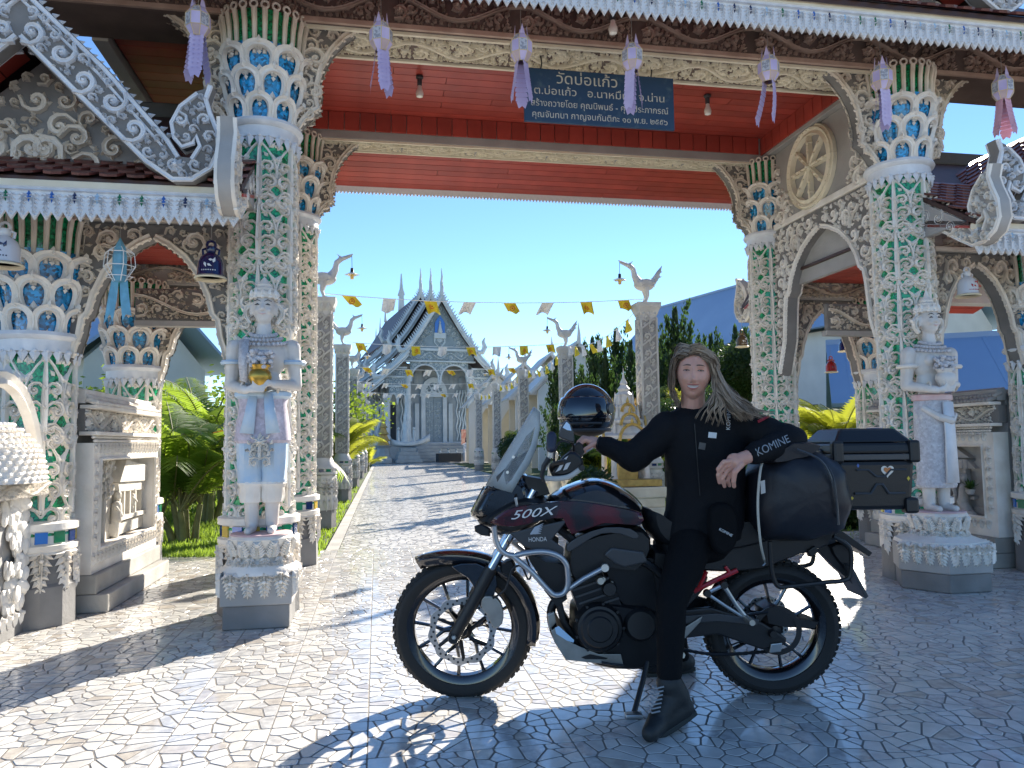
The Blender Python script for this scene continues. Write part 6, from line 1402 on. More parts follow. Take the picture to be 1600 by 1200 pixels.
hall('large hall with a plain blue metal roof behind the cypress trees', (9.0, 46.5, 0), (17.0, 29.0, 0), 9.2, 3.6, 3.6)
hall('low hall with blue ribbed metal roof behind the lawn palms', (-16.5, 24, 0), (-9.3, 20.5, 0), 5.4, 2.0, 2.6)
hall('white walled house with blue roof seen through the far wing', (7.2, 17.5, 0), (15, 14.5, 0), 3.3, 1.5, 2.6)

# ------------------------------------------------------------------ golden shrine behind the rider
sh = thing('golden_shrine', 'white and gold tiered spirit shrine on a pale pedestal by the second column', 'shrine', D(978, 760, 11.9) * Vector((1, 1, 0)), PATH_A)
b = MB(); b.box((0, 0, 0.10), (1.05, 1.05, 0.2)); b.box((0, 0, 0.27), (0.92, 0.92, 0.14)); b.box((0, 0, 0.42), (0.98, 0.98, 0.16)); b.build('pedestal', 'plaster_cream', sh, smooth=False, bevel=0.02)
b = MB(); b.box((0, 0, 0.56), (0.86, 0.86, 0.1)); b.build('pedestal_rim', 'gold_paint', sh, smooth=False, bevel=0.01)
for sx in (-1, 1):
    for sy in (-1, 1):
        b = MB(); b.lathe([(0.06, 0.62), (0.045, 0.68), (0.04, 1.15), (0.06, 1.22)], 10, (sx * 0.26, sy * 0.26, 0)); b.build('post', 'statue_white', sh)
b = MB(); b.box((0, 0, 0.88), (0.3, 0.3, 0.55)); b.build('cella', 'gold_paint', sh, smooth=False)
for k, (zz, w) in enumerate(((1.22, 0.40), (1.45, 0.29), (1.66, 0.19))):
    b = MB(); b.lathe([(w, zz), (w * 1.05, zz + 0.05), (w * 0.8, zz + 0.09), (w * 0.68, zz + 0.22)], 12); b.build('tier', 'statue_white', sh, smooth=False)
    for j in range(4):
        a = math.pi / 2 * j; o = Orn(); o.ribbon([(w * 0.5 * math.cos(math.pi * (1 - q / 8)), w * 0.62 * math.sin(math.pi * q / 8)) for q in range(9)], 0.025, 0.03); o.leaf(0, w * 0.6, 0.12, 0.03, math.pi / 2, 0.03); obj('gable', o.mesh('gable', 'gold_paint'), sh, (w * 0.95 * math.sin(a), -w * 0.95 * math.cos(a), zz - 0.03), (0, 0, a))
        b = MB(); b.lathe([(0.03, 0), (0.02, 0.1), (0.0, 0.22)], 6, (w * 0.8 * math.cos(a + 0.785), w * 0.8 * math.sin(a + 0.785), zz + 0.08)); b.build('corner_finial', 'statue_white', sh)
b = MB(); b.lathe([(0.12, 1.86), (0.14, 1.9), (0.08, 1.95), (0.1, 1.99), (0.05, 2.05), (0.06, 2.08), (0.02, 2.16), (0.0, 2.34)], 12); b.build('spire', 'statue_white', sh)
r2 = random.Random(12)
for k, (x, y, Y) in enumerate(((862, 722, 13.0), (885, 730, 12.2), (905, 740, 11.8), (868, 745, 11.0))):
    p = D(x, y, Y); t = thing('stone_figure', ['pale stone figure standing in the garden by the helmet', 'pale figure with raised arms near the golden shrine', 'small white figure beside the golden shrine', 'low pale stone ornament behind the windscreen'][k], 'statue', (p.x, p.y, 0))
    t.scale = (0.6, 0.6, 0.75); s = 0.8 + 0.1 * k; b = MB(); b.box((0, 0, 0.15), (0.4, 0.4, 0.3)); b.build('pedestal', 'plaster_cream', t, smooth=False, bevel=0.02)
    b = MB(); b.cap((0, 0, 0.35), (0, 0, 0.75 * s), 0.14, 0.12); b.cap((0, 0, 0.75 * s), (0, 0, 1.0 * s), 0.14, 0.1); b.ell((0, 0, 1.2 * s), (0.08, 0.08, 0.1), 10, 8); b.cap((-0.13, 0, 1.0 * s), (-0.2, -0.1, 0.75 * s), 0.04, 0.03); b.cap((0.13, 0, 1.0 * s), (0.2, -0.1, (1.25 if k == 1 else 0.75) * s), 0.04, 0.03); q = b.build('body', 'plaster_cream', t); remesh(q, 0.02, 1)
# ------------------------------------------------------------------ plants
leafmat('palm_leaf', (0.09, 0.17, 0.025), (0.05, 0.11, 0.015), (0.36, 0.50, 0.05)); leafmat('palm_yellow', (0.22, 0.26, 0.03), (0.13, 0.19, 0.02), (0.50, 0.52, 0.05)); leafmat('palm_dry', (0.30, 0.16, 0.03), (0.2, 0.1, 0.02), (0.5, 0.26, 0.04))
leafmat('cypress_leaf', (0.035, 0.075, 0.022), (0.02, 0.045, 0.014), (0.05, 0.10, 0.02)); leafmat('bush_leaf', (0.035, 0.075, 0.02), (0.02, 0.045, 0.012), (0.06, 0.11, 0.02), 8); leafmat('croton_leaf', (0.30, 0.30, 0.03), (0.06, 0.13, 0.02), (0.45, 0.45, 0.05), 6)
mat('bark', (0.13, 0.10, 0.07), 0.9, var=0.4, bump=0.5); mat('palm_stem', (0.20, 0.19, 0.07), 0.7, var=0.4)
def frond_mesh(L, droop, width, mats, seed, n=46):
    r = random.Random(seed); b = MB(); P = []; p = Vector((0, 0, 0)); el = R_(72)
    N = 16
    for i in range(N + 1): P.append(p.copy()); e = el - droop * (i / N) ** 1.4; p = p + Vector((math.cos(e), 0, math.sin(e))) * (L / N)
    b.tube(P, [0.012 * (1 - 0.8 * i / N) + 0.002 for i in range(N + 1)], 5); k0 = len(b.f)
    b.cur = 1
    for k in range(n):
        f = 0.16 + 0.84 * k / n; i = min(int(f * N), N - 1); q = P[i].lerp(P[i + 1], f * N - i); d = (P[i + 1] - P[i]).normalized(); side = Vector((0, 1, 0)); up = d.cross(side)
        ll = width * (0.35 + 0.65 * math.sin(math.pi * min(1, f * 0.95))) * r.uniform(0.85, 1.1)
        for s in (1, -1):
            dirv = (d * 0.62 + side * s * 0.80 - up * 0.16 * s * s).normalized(); w = 0.009 + 0.007 * math.sin(math.pi * f); wv = d * w
            m1 = q + dirv * ll * 0.5 - Vector((0, 0, 0.02)); e = q + dirv * ll - Vector((0, 0, 0.12 * ll + r.uniform(0, 0.10) * ll + 0.10 * ll))
            b.cur = 2 if (len(mats) > 2 and r.random() < 0.10 + 0.5 * (s > 0) * (f > 0.3)) else 1
            b.add([q - wv * 0.4, q + wv * 0.6, m1 + wv, m1 - wv * 0.8, e], [(0, 1, 2, 3), (3, 2, 4)])
    return b.mesh('frond', mats)
FR = [frond_mesh(1.7, 1.5, 0.42, ['palm_stem', 'palm_leaf'], 1), frond_mesh(1.5, 1.1, 0.40, ['palm_stem', 'palm_leaf'], 2), frond_mesh(1.9, 1.9, 0.45, ['palm_stem', 'palm_leaf'], 3)]
FY = [frond_mesh(1.4, 1.2, 0.38, ['palm_stem', 'palm_yellow'], 4), frond_mesh(1.2, 0.8, 0.35, ['palm_stem', 'palm_yellow'], 5), frond_mesh(1.5, 1.6, 0.40, ['palm_stem', 'palm_yellow'], 6)]
FD = frond_mesh(1.75, 2.1, 0.46, ['palm_stem', 'palm_leaf', 'palm_dry'], 7, 44)
def palm(loc, lab, n, fr, seed, s=1.0, stems=5, h=0.5, group=None):
    r = random.Random(seed); t = thing('palm', lab, 'palm', loc, r.uniform(0, 6), group); t.scale = (s, s, s)
    for k in range(stems):
        a = r.uniform(0, 6.28); q = 0.18 * r.random(); tx, ty = q * math.cos(a), q * math.sin(a); hh = h * r.uniform(0.6, 1.2)
        b = MB(); b.tube([(tx, ty, 0), (tx * 1.3, ty * 1.3, hh * 0.5), (tx * 1.8, ty * 1.8, hh)], [0.05, 0.04, 0.035], 8); b.build('stem', 'palm_stem', t)
        for j in range(n // stems): obj('frond', fr[r.randrange(len(fr))], t, (tx * 1.8, ty * 1.8, hh), (r.uniform(-0.15, 0.15), r.uniform(-0.35, 0.5), r.uniform(0, 6.28)), (r.uniform(0.75, 1.1),) * 3)
    return t
palms = [((-4.15, 9.9), 50, FR, 1.0, 'areca palm clump arching over the lawn beside the relief wall'), ((-4.9, 12.4), 45, FR, 1.25, 'tall green palm clump standing second back on the lawn'), ((-5.6, 15.5), 26, FR, 1.35, 'palm clump farthest back on the lawn under the blue roof'), ((-6.6, 10.3), 26, FR, 1.15, 'palm clump behind the small pillars of the low wing'), ((-7.2, 13.5), 22, FR, 1.3, 'dark palm clump between the two small wing pillars'), ((-4.0, 17.5), 20, FY, 1.2, 'small yellowish palm on the lawn behind the statue')]
for k, (xy, n, fr, s, lab) in enumerate(palms): palm((*xy, -0.03), lab, n, fr, 50 + k, s, 5, 0.55, 'palms on the lawn')
t = [o for o in COL.objects if o.get('label') == palms[0][4]][0]
for k, (a, tl) in enumerate(((0.3, 0.0), (-0.25, 0.1), (0.0, -0.15))): obj('frond', FD, t, (0.05, 0.0, 0.62), (0, tl, a - t.rotation_euler.z - 0.1), (1.05,) * 3)
palm((*D(1310, 760, 11.6).xy, -0.03), 'bright yellow green palm seen through the side arch of the gate', 48, FY, 71, 1.05, 6, 0.6, 'palms in the shrine garden'); palm((*D(1350, 760, 13.2).xy, -0.03), 'second yellow palm behind the bright one beyond the side arch', 26, FY, 72, 1.1, 4, 0.6, 'palms in the shrine garden')
palm((*D(1000, 720, 15.2).xy, -0.03), 'green palm behind the golden shrine among the cypresses', 28, FR, 73, 1.0, 4, 0.7, 'palms in the shrine garden'); palm((*D(940, 730, 16).xy, -0.03), 'palm with yellow fronds beside the golden shrine', 24, FY, 74, 0.8, 4, 0.6, 'palms in the shrine garden')
palm((*D(808, 715, 30).xy, -0.03), 'small palm in front of the white pavilions', 22, FY, 75, 1.0, 4, 0.5, 'palms in the shrine garden'); palm((*D(573, 715, 36).xy, -0.03), 'small yellow palm at the end of the lawn by the temple', 18, FY, 76, 0.8, 4, 0.4, 'palms on the lawn')
# cypresses: upright feathery sprays
def cypress_crown(seed, H=4.2, Rm=0.55, n=1500):
    r = random.Random(seed); b = MB()
    boughs = [(r.uniform(0, 6.28), r.uniform(0.15, 0.85)) for _ in range(26)]
    for a, hf in boughs:
        rad = Rm * (1 - hf) ** 0.6 * r.uniform(0.45, 1.15) + 0.05; base = Vector((0.2 * rad * math.cos(a), 0.2 * rad * math.sin(a), H * hf * 0.85 + 0.15)); tip = base + Vector((rad * math.cos(a), rad * math.sin(a), H * r.uniform(0.16, 0.30)))
        for k in range(n // 26):
            f = r.random() ** 0.7; p = base.lerp(tip, f) + Vector((r.gauss(0, 0.07), r.gauss(0, 0.07), r.gauss(0, 0.08))) * (1.15 - f * 0.7)
            L = r.uniform(0.07, 0.16); q = r.uniform(0, 6.28); d = Vector((0.35 * math.cos(q), 0.35 * math.sin(q), 1)).normalized() * L; w = Vector((math.cos(q + 1.5), math.sin(q + 1.5), 0)) * L * 0.22
            b.add([p, p + d * 0.5 + w, p + d, p + d * 0.5 - w], [(0, 1, 2, 3)])
    for k in range(n // 4):
        f = r.random(); z = H * (0.08 + 0.92 * f); rr = 0.22 * (1 - f) ** 0.8 + 0.02; q = r.uniform(0, 6.28); p = Vector((rr * math.cos(q), rr * math.sin(q), z)); L = r.uniform(0.1, 0.2); d = Vector((0.2 * math.cos(q), 0.2 * math.sin(q), 1)) * L; w = Vector((math.cos(q + 1.5), math.sin(q + 1.5), 0)) * L * 0.25
        b.add([p, p + d * 0.5 + w, p + d, p + d * 0.5 - w], [(0, 1, 2, 3)])
    return b.mesh('crown', 'cypress_leaf', smooth=False)
CY = [cypress_crown(k, 4.2, 0.6 + 0.08 * (k % 3), 2600) for k in range(4)]
trunk = MB(); trunk.tube([(0, 0, 0), (0.02, 0, 1.4), (0, 0.02, 3.2)], [0.07, 0.05, 0.015], 7); M_TR = trunk.mesh('trunk', 'bark')
cyp = [(868, 560, 21.5), (893, 545, 20.0), (925, 525, 22.0), (945, 540, 19.0), (962, 512, 21.0), (985, 530, 19.5), (1003, 545, 23.0), (1032, 525, 19.0), (1054, 478, 18.2), (1078, 520, 21.0), (1110, 520, 22.5), (1148, 506, 20.0), (910, 575, 17.0), (1128, 530, 26.0)]
CW = ['nearest the white pavilions', 'second from the white pavilions', 'third from the white pavilions, taller', 'low in the dark clump behind the third column', 'tall in the dark clump behind the golden shrine', 'touching the first column', 'half hidden behind the first column', 'slim, between first column and rider', 'tallest, spiking over the blue roof', 'beside the tallest one, towards the gate', 'small, below the blue roof edge', 'next to the large clipped bush', 'short, in front of the dark clump', 'far, under the blue roof eave']
for k, (x, y, Y) in enumerate(cyp):
    top = D(x, y, Y); t = thing('cypress_tree', 'dark green columnar cypress ' + CW[k], 'tree', (top.x, top.y, -0.03), k * 1.3, 'cypress trees beside the path'); s = (top.z + 0.03) / 4.35
    t.scale = (s * 0.95, s * 0.95, s); obj('crown', CY[k % 4], t); obj('trunk', M_TR, t)
def bush(loc, lab, rad, h, m, seed, n=2600, group='clipped bushes in the garden'):
    r = random.Random(seed); t = thing('clipped_bush', lab, 'bush', loc, 0, group); b = MB()
    for k in range(n):
        q = r.uniform(0, 6.28); z = r.uniform(-1, 1); c = math.sqrt(1 - z * z); rr = rad * r.uniform(0.80, 1.04); p = Vector((rr * c * math.cos(q), rr * c * math.sin(q), h + rr * z)); L = r.uniform(0.03, 0.07)
        a = Vector((r.gauss(0, 1), r.gauss(0, 1), r.gauss(0, 1))).normalized(); w = a.orthogonal().normalized() * L * 0.4; b.cur = 0
        b.add([p, p + a * L * 0.5 + w, p + a * L, p + a * L * 0.5 - w], [(0, 1, 2, 3)])
    b.build('crown', m, t, smooth=False); c_ = MB(); c_.ell((0, 0, h), (rad * 0.78,) * 3, 14, 10); c_.build('inner_twigs', 'bush_leaf', t); tr = MB(); tr.tube([(0, 0, 0), (0, 0, h)], [0.05, 0.04], 8); tr.build('trunk', 'bark', t)
p = D(1166, 575, 12.6); bush((p.x, p.y, -0.03), 'large round dark clipped bush behind the rider shoulder', 0.50, p.z, 'bush_leaf', 1, 5200)
p = D(1040, 640, 15.5); bush((p.x, p.y, -0.03), 'bush with yellow tipped leaves beside the rider cheek', 0.48, p.z + 0.0, 'croton_leaf', 2, 3000); p = D(1045, 665, 14.2); bush((p.x, p.y, -0.03), 'dark round bush below the yellow tipped one', 0.5, p.z, 'bush_leaf', 3, 3200)
for k, (x, y, Y, rd, lab) in enumerate(((925, 765, 10.8, 0.34, 'low dark bush under the handlebar by the shrine'), (905, 700, 16, 0.5, 'dark bush behind the helmet visor'), (1090, 690, 12.5, 0.55, 'dark bush behind the rider back'), (1140, 640, 14, 0.6, 'dark bush between rider and rear pillar'), (800, 700, 27, 0.5, 'small dark bush by the pavilion row'), (1330, 790, 10.6, 0.35, 'low dark bush under the yellow palm'), (1270, 760, 12.8, 0.5, 'dark bush beside the yellow palm'))):
    p = D(x, y, Y); bush((p.x, p.y, -0.03), lab, rd, max(p.z, rd * 0.8), 'bush_leaf', 10 + k, 2200)
# broadleaf garden trees at the left behind the palms
def tree(loc, lab, H, rad, seed, n=5000):
    r = random.Random(seed); t = thing('garden_tree', lab, 'tree', loc, 0, 'garden trees behind the lawn'); b = MB(); cl = [(Vector((r.gauss(0, 0.5) * rad, r.gauss(0, 0.5) * rad, H + r.uniform(-0.6, 0.6) * rad)), rad * r.uniform(0.25, 0.5)) for _ in range(22)]
    for k in range(n):
        c, rr = cl[k % len(cl)]; p = c + Vector((r.gauss(0, 0.5), r.gauss(0, 0.5), r.gauss(0, 0.4))) * rr; L = r.uniform(0.08, 0.18); a = Vector((r.gauss(0, 1), r.gauss(0, 1), r.gauss(0, 0.7) - 0.3)).normalized(); w = a.orthogonal().normalized() * L * 0.3
        b.add([p, p + a * L * 0.5 + w, p + a * L, p + a * L * 0.5 - w], [(0, 1, 2, 3)])
    b.build('crown', 'palm_leaf', t, smooth=False); tr = MB(); tr.tube([(0, 0, 0), (0.1, 0, H * 0.5), (0, 0.1, H)], [0.13, 0.1, 0.05], 8)
    for c, rr in cl[:6]: tr.tube([(0.1, 0, H * 0.55), tuple(c)], [0.05, 0.015], 6)
    tr.build('trunk', 'bark', t)
for k, (x, y, lab) in enumerate(((-6.9, 16.5, 'leafy tree behind the lawn palms'), (-9.3, 17.5, 'leafy tree beside the low blue roofed hall'), (-5.6, 21.0, 'leafy tree behind the fourth column of the lawn side'), (-11, 14.5, 'leafy tree behind the low wing'), (-8.2, 26.0, 'leafy tree farther along the lawn edge'))): tree((x, y, -0.03), lab, 1.5 + 0.15 * (k % 3), 1.3, 30 + k)
# far wood closing the view
fw = MB(); r2 = random.Random(90)
for k in range(9000):
    x = r2.uniform(-110, 120); Y = 110 + r2.uniform(0, 14); hh = 4.5 + 2.5 * math.sin(x * 0.13) + 1.2 * math.sin(x * 0.41 + 1); z = hh * r2.random() ** 0.7; L = r2.uniform(0.5, 1.2); a = Vector((r2.gauss(0, 1), r2.gauss(0, 1), r2.gauss(0, 1))).normalized(); w = a.orthogonal().normalized() * L * 0.5; p = Vector((x, Y, z))
    fw.add([p - a * L, p + w, p + a * L, p - w], [(0, 1, 2, 3)])
o = fw.build('far_wood', 'bush_leaf', smooth=False, kind='stuff'); o['label'] = 'distant wooded edge behind the temple grounds'; o['category'] = 'wood'
# ------------------------------------------------------------------ the motorcycle
mat('paint_black', (0.007, 0.0065, 0.008), 0.16, coat=0.9, spec=0.6); mat('paint_red_sheen', (0.10, 0.008, 0.014), 0.2, coat=0.8, col2=(0.012, 0.011, 0.014), vscale=7, ramp=(0.42, 0.6)); mat('plastic_black', (0.010, 0.010, 0.011), 0.45, bump=0.08, bscale=200); mat('plastic_grey', (0.05, 0.051, 0.054), 0.42, bump=0.05, bscale=200)  # side fairing: black paint with red reflections mottled into its colour
mat('rubber', (0.016, 0.016, 0.016), 0.75, bump=0.15, bscale=90); mat('alu', (0.55, 0.55, 0.54), 0.35, metal=0.9, var=0.2); mat('alu_plate', (0.46, 0.44, 0.40), 0.42, metal=0.75, var=0.25, vscale=14); mat('chrome', (0.75, 0.75, 0.76), 0.08, metal=1.0); mat('engine_metal', (0.022, 0.023, 0.026), 0.42, metal=0.5, var=0.3); mat('crash_bar', (0.42, 0.43, 0.45), 0.32, metal=0.7)
mat('frame_red', (0.42, 0.015, 0.02), 0.3, coat=0.4); mat('seat_vinyl', (0.008, 0.008, 0.009), 0.55, bump=0.1, bscale=120); mat('bag_nylon', (0.008, 0.009, 0.014), 0.5, bump=0.35, bscale=14); mat('case_plastic', (0.010, 0.010, 0.011), 0.42, bump=0.12, bscale=140); mat('mark_silver', (0.55, 0.56, 0.58), 0.35, metal=0.3); mat('cord_cream', (0.5, 0.47, 0.4), 0.7); mat('hand_guard', (0.5, 0.49, 0.46), 0.45); mat('grip_blue', (0.02, 0.025, 0.05), 0.5)
def screen_mat():
    m = bpy.data.materials.new('clear_screen'); m.use_nodes = True; MATS['clear_screen'] = m; n = m.node_tree.nodes; l = m.node_tree.links
    t = n.new('ShaderNodeBsdfTransparent'); t.inputs[0].default_value = (0.86, 0.88, 0.88, 1); g = n['Principled BSDF']; g.inputs['Base Color'].default_value = (0.75, 0.75, 0.73, 1); g.inputs['Roughness'].default_value = 0.08; f = n.new('ShaderNodeFresnel'); f.inputs[0].default_value = 1.22
    nz = n.new('ShaderNodeTexNoise'); nz.inputs['Scale'].default_value = 14; ad = n.new('ShaderNodeMath'); ad.operation = 'MULTIPLY_ADD'; ad.inputs[1].default_value = 0.20; l.new(nz.outputs['Fac'], ad.inputs[0]); l.new(f.outputs[0], ad.inputs[2]); mx = n.new('ShaderNodeMixShader'); l.new(ad.outputs[0], mx.inputs[0]); l.new(t.outputs[0], mx.inputs[1]); l.new(g.outputs[0], mx.inputs[2]); l.new(mx.outputs[0], n['Material Output'].inputs['Surface'])
screen_mat()
BY, LEAN = 3.72, 0.11
def B(x, y, off=0.0):
    p = D(x, y, BY + off)
    for _ in range(3): p = D(x, y, BY + off - LEAN * max(p.z, 0))
    return p
BO = Vector((0.47, BY, 0.0)); TB = Matrix.Translation(-BO)
bike = thing('motorcycle', 'black adventure motorcycle parked on the plaza under the gate', 'motorcycle', BO)
def nb(): m = MB(); m.M = TB; return m
def dens(P, n):      # closed smooth outline from few points
    m = len(P); out = []
    for i in range(m):
        a, b, c, d = P[i - 1], P[i], P[(i + 1) % m], P[(i + 2) % m]
        for k in range(n):
            f = k / n; out.append(tuple(0.5 * ((2 * b[q]) + (c[q] - a[q]) * f + (2 * a[q] - 5 * b[q] + 4 * c[q] - d[q]) * f * f + (3 * b[q] - a[q] - 3 * c[q] + d[q]) * f ** 3) for q in (0, 1)))
    return out
def puff(name, out, off, hw, m, par=bike, edge=0.78, mid=0.94, sm=3, ang=50, wob=0.0, seed=0, prof=None):
    """rounded solid whose side outline is traced in the bike plane at 'off'; hw = half width across the bike"""
    P = dens(out, sm) if sm > 1 else out; W3 = [B(x, y, off) for x, y in P]; c = sum(W3, Vector()) / len(W3); rows = []; r = random.Random(seed)
    for t, s in prof or ((-1, edge), (-0.86, (edge + mid) / 2 + 0.03), (-0.55, mid + 0.02), (0, 1.0), (0.55, mid + 0.02), (0.86, (edge + mid) / 2 + 0.03), (1, edge)):
        row = []
        for i, p in enumerate(W3):
            q = c + (p - c) * s; w = wob * math.sin(i * 1.9 + t * 3 + seed) if wob else 0
            row.append(q + Vector((0, t * hw, 0)) + (p - c).normalized() * w)
        rows.append(row)
    b = nb(); b.sheet(rows, close=True); n = len(W3); k = len(b.v) - n
    b.f.append(tuple(range(n))); b.mi.append(0); b.f.append(tuple(range(len(b.v) - 1, k - 1, -1))); b.mi.append(0)
    b.f = [f[::-1] for f in b.f]
    return b.build(name, m, par, ang=ang)
def slab(name, out, off, th, m, par=bike, sm=1, bevel=0.004, both=False):
    P = dens(out, sm) if sm > 1 else out
    res = None
    for sgn in ((0, 1) if both else (0,)):
        b = nb(); W3 = [B(x, y, off) for x, y in P]; dy = -2 * off if sgn else 0
        n = len(W3); b.add([p + Vector((0, dy - th / 2, 0)) for p in W3] + [p + Vector((0, dy + th / 2, 0)) for p in W3], [tuple(range(n)), tuple(range(2 * n - 1, n - 1, -1))] + [(i, i + n, (i + 1) % n + n, (i + 1) % n) for i in range(n)])
        a = sum(W3[i].x * W3[(i + 1) % n].z - W3[(i + 1) % n].x * W3[i].z for i in range(n))
        if a < 0: b.f = [f[::-1] for f in b.f]
        res = b.build(name, m, par, smooth=False, bevel=bevel)
    return res
def ptube(name, pts, off, r, m, par=bike, n=8, sp=0, both=False):
    for sgn in ((0, 1) if both else (0,)):
        P = [B(x, y, off) if len(q) == 0 else B(x, y, q[0]) for x, y, *q in pts]
        if sgn: P = [p + Vector((0, -2 * off, 0)) for p in P]
        if sp: P = spline(P, sp)
        b = nb(); b.tube(P, r if not isinstance(r, list) or not sp else [r[0] + (r[-1] - r[0]) * i / (len(P) - 1) for i in range(len(P))], n); o = b.build(name, m, par)
    return o
# wheels ---------------------------------------------------
def wheel(name, cpx, Rr, tw, rim_in, nsp, disc_r, discs):
    c = B(*cpx); c.z = Rr * 0.994; c.y = BY - LEAN * c.z; c = c - BO
    w = bpy.data.objects.new(name, None); COL.objects.link(w); w.parent = bike; w.location = c; w.rotation_euler = (math.atan(LEAN), 0, 0)
    t = MB(); prof = []
    for k in range(13): a = math.pi * (k / 12) ; prof.append((Rr - tw * 0.55 + tw * 0.55 * math.sin(a), -tw * math.cos(a)))
    prof = [(rim_in + 0.035, -tw * 0.75)] + prof + [(rim_in + 0.035, tw * 0.75)]; t.lathe(prof, 64, axis='y', caps=False); ty = t.build('tyre', 'rubber', w)
    tr = MB()
    for k in range(56):     # tread blocks
        a = 6.2832 * k / 56
        for s in (-1, 1):
            for q, (rr, yy, d) in enumerate(((Rr - 0.002, 0.25, 0.0), (Rr - 0.0165, 0.68, 0.04))):
                M = Matrix.Rotation(-a - d - (0.03 if s > 0 else 0), 4, 'Y') @ Matrix.Translation((rr, s * yy * tw, 0)) @ Matrix.Rotation(-s * (0.25 + 0.75 * q), 4, 'Z'); tr.M = M; tr.box((0, 0, 0), (0.008, tw * 0.34, Rr * 0.075)); tr.M = None
    tr.build('tread_blocks', 'rubber', ty, smooth=False, kind='stuff')
    rm = MB(); rm.lathe([(rim_in + 0.04, -tw * 0.72), (rim_in + 0.042, -tw * 0.62), (rim_in + 0.012, -tw * 0.5), (rim_in, -tw * 0.3), (rim_in, tw * 0.3), (rim_in + 0.012, tw * 0.5), (rim_in + 0.042, tw * 0.62), (rim_in + 0.04, tw * 0.72), (rim_in + 0.03, 0), (rim_in + 0.04, -tw * 0.72)], 64, axis='y', caps=False); rm.build('rim', 'paint_black', w)
    hb = MB(); hb.lathe([(0.0, -0.075), (0.022, -0.07), (0.03, -0.05), (0.045, -0.04), (0.05, 0.0), (0.045, 0.04), (0.03, 0.05), (0.022, 0.07), (0.0, 0.075)], 20, axis='y'); hb.build('hub', 'engine_metal', w)
    for k in range(nsp):
        a = 6.2832 * (k + 0.15) / nsp; sp = MB(); d = Vector((math.cos(a), 0, math.sin(a))); n_ = Vector((-math.sin(a), 0, math.cos(a)))
        sp.tube([d * 0.04, d * (rim_in * 0.42)], [0.017, 0.012], 6)
        for s in (-1, 1): sp.tube([d * (rim_in * 0.40), d * (rim_in * 0.62) + n_ * s * rim_in * 0.13, d * (rim_in * 1.0) + n_ * s * rim_in * 0.27], [0.011, 0.0075, 0.0085], 6)
        sp.build('spoke', 'paint_black', w)
    for yy in discs:
        ds = MB(); m = 96; vs = []
        for k in range(m):
            a = 6.2832 * k / m; ro = disc_r * (1 + 0.035 * math.sin(a * 10)); ri = disc_r * 0.80
            vs += [(ro * math.cos(a), yy - 0.0025, ro * math.sin(a)), (ro * math.cos(a), yy + 0.0025, ro * math.sin(a)), (ri * math.cos(a), yy + 0.0025, ri * math.sin(a)), (ri * math.cos(a), yy - 0.0025, ri * math.sin(a))]
        fs = []
        for k in range(m):
            j = (k + 1) % m
            if k % 6 == 2 and False: continue
            for q in range(4): q2 = (q + 1) % 4; fs.append((4 * k + q, 4 * k + q2, 4 * j + q2, 4 * j + q))
        ds.add(vs, fs); dd = ds.build('brake_disc', 'alu', w)
        ho = MB()
        for k in range(40):
            a = 6.2832 * k / 40; rr = disc_r * (0.86 + 0.075 * (k % 2)); ho.lathe([(0.0, yy - 0.0032), (0.0058, yy - 0.0032), (0.0058, yy + 0.0032), (0.0, yy + 0.0032)], 8, (rr * math.cos(a), 0, rr * math.sin(a)), axis='y')
        ho.build('disc_holes', 'near_black', dd, kind='stuff')
        ca = MB()
        for k in range(6):
            a = 6.2832 * k / 6 + 0.3; ca.tube([(0.045 * math.cos(a), yy, 0.045 * math.sin(a)), (disc_r * 0.82 * math.cos(a + 0.25), yy, disc_r * 0.82 * math.sin(a + 0.25))], [0.011, 0.008], 6)
        ca.build('disc_carrier', 'engine_metal', dd)
    vl = MB(); a = R_(205); vl.tube([(rim_in * math.cos(a), -0.01, rim_in * math.sin(a)), ((rim_in - 0.03) * math.cos(a), -0.015, (rim_in - 0.03) * math.sin(a)), ((rim_in - 0.045) * math.cos(a) , -0.03, (rim_in - 0.045) * math.sin(a))], 0.004, 6); vl.build('valve', 'plastic_black', w)
    return w, c
fwh, fc = wheel('front_wheel', (724, 986), 0.325, 0.056, 0.226, 6, 0.155, (-0.062,))
rwh, rc = wheel('rear_wheel', (1204, 985), 0.312, 0.078, 0.205, 5, 0.115, (0.075,))
# front end ---------------------------------------------------
ptube('fork_lower', [(709, 996), (738, 944), (768, 888)], -0.105, 0.029, 'plastic_black', both=True, n=12)
ptube('fork_tube', [(762, 898), (800, 832), (835, 765)], -0.105, 0.0205, 'chrome', both=True, n=12)
for s in (-1, 1):
    b = nb(); p = B(709, 996, -0.105); p.y += 0.0 if s < 0 else 0.21; b.lathe([(0.0, -0.03), (0.022, -0.03), (0.026, -0.02), (0.026, 0.03), (0.0, 0.03)], 16, p, axis='y'); b.build('axle_clamp', 'engine_metal', bike)
b = nb(); p = B(709, 996, -0.14); b.lathe([(0.0, -0.004), (0.009, -0.004), (0.012, 0.004), (0.0, 0.004)], 6, p, axis='y'); b.build('axle_nut', 'alu', bike)
slab('brake_caliper', [(757, 930), (777, 934), (786, 952), (785, 972), (772, 980), (762, 960), (752, 945)], -0.085, 0.06, 'alu_plate', sm=2)
ptube('brake_hose', [(770, 935), (790, 920), (800, 890), (815, 885), (825, 905), (830, 895), (822, 870)], -0.12, 0.005, 'wire', sp=24, n=6)
fn = nb(); rows = []
Cw = fc + BO
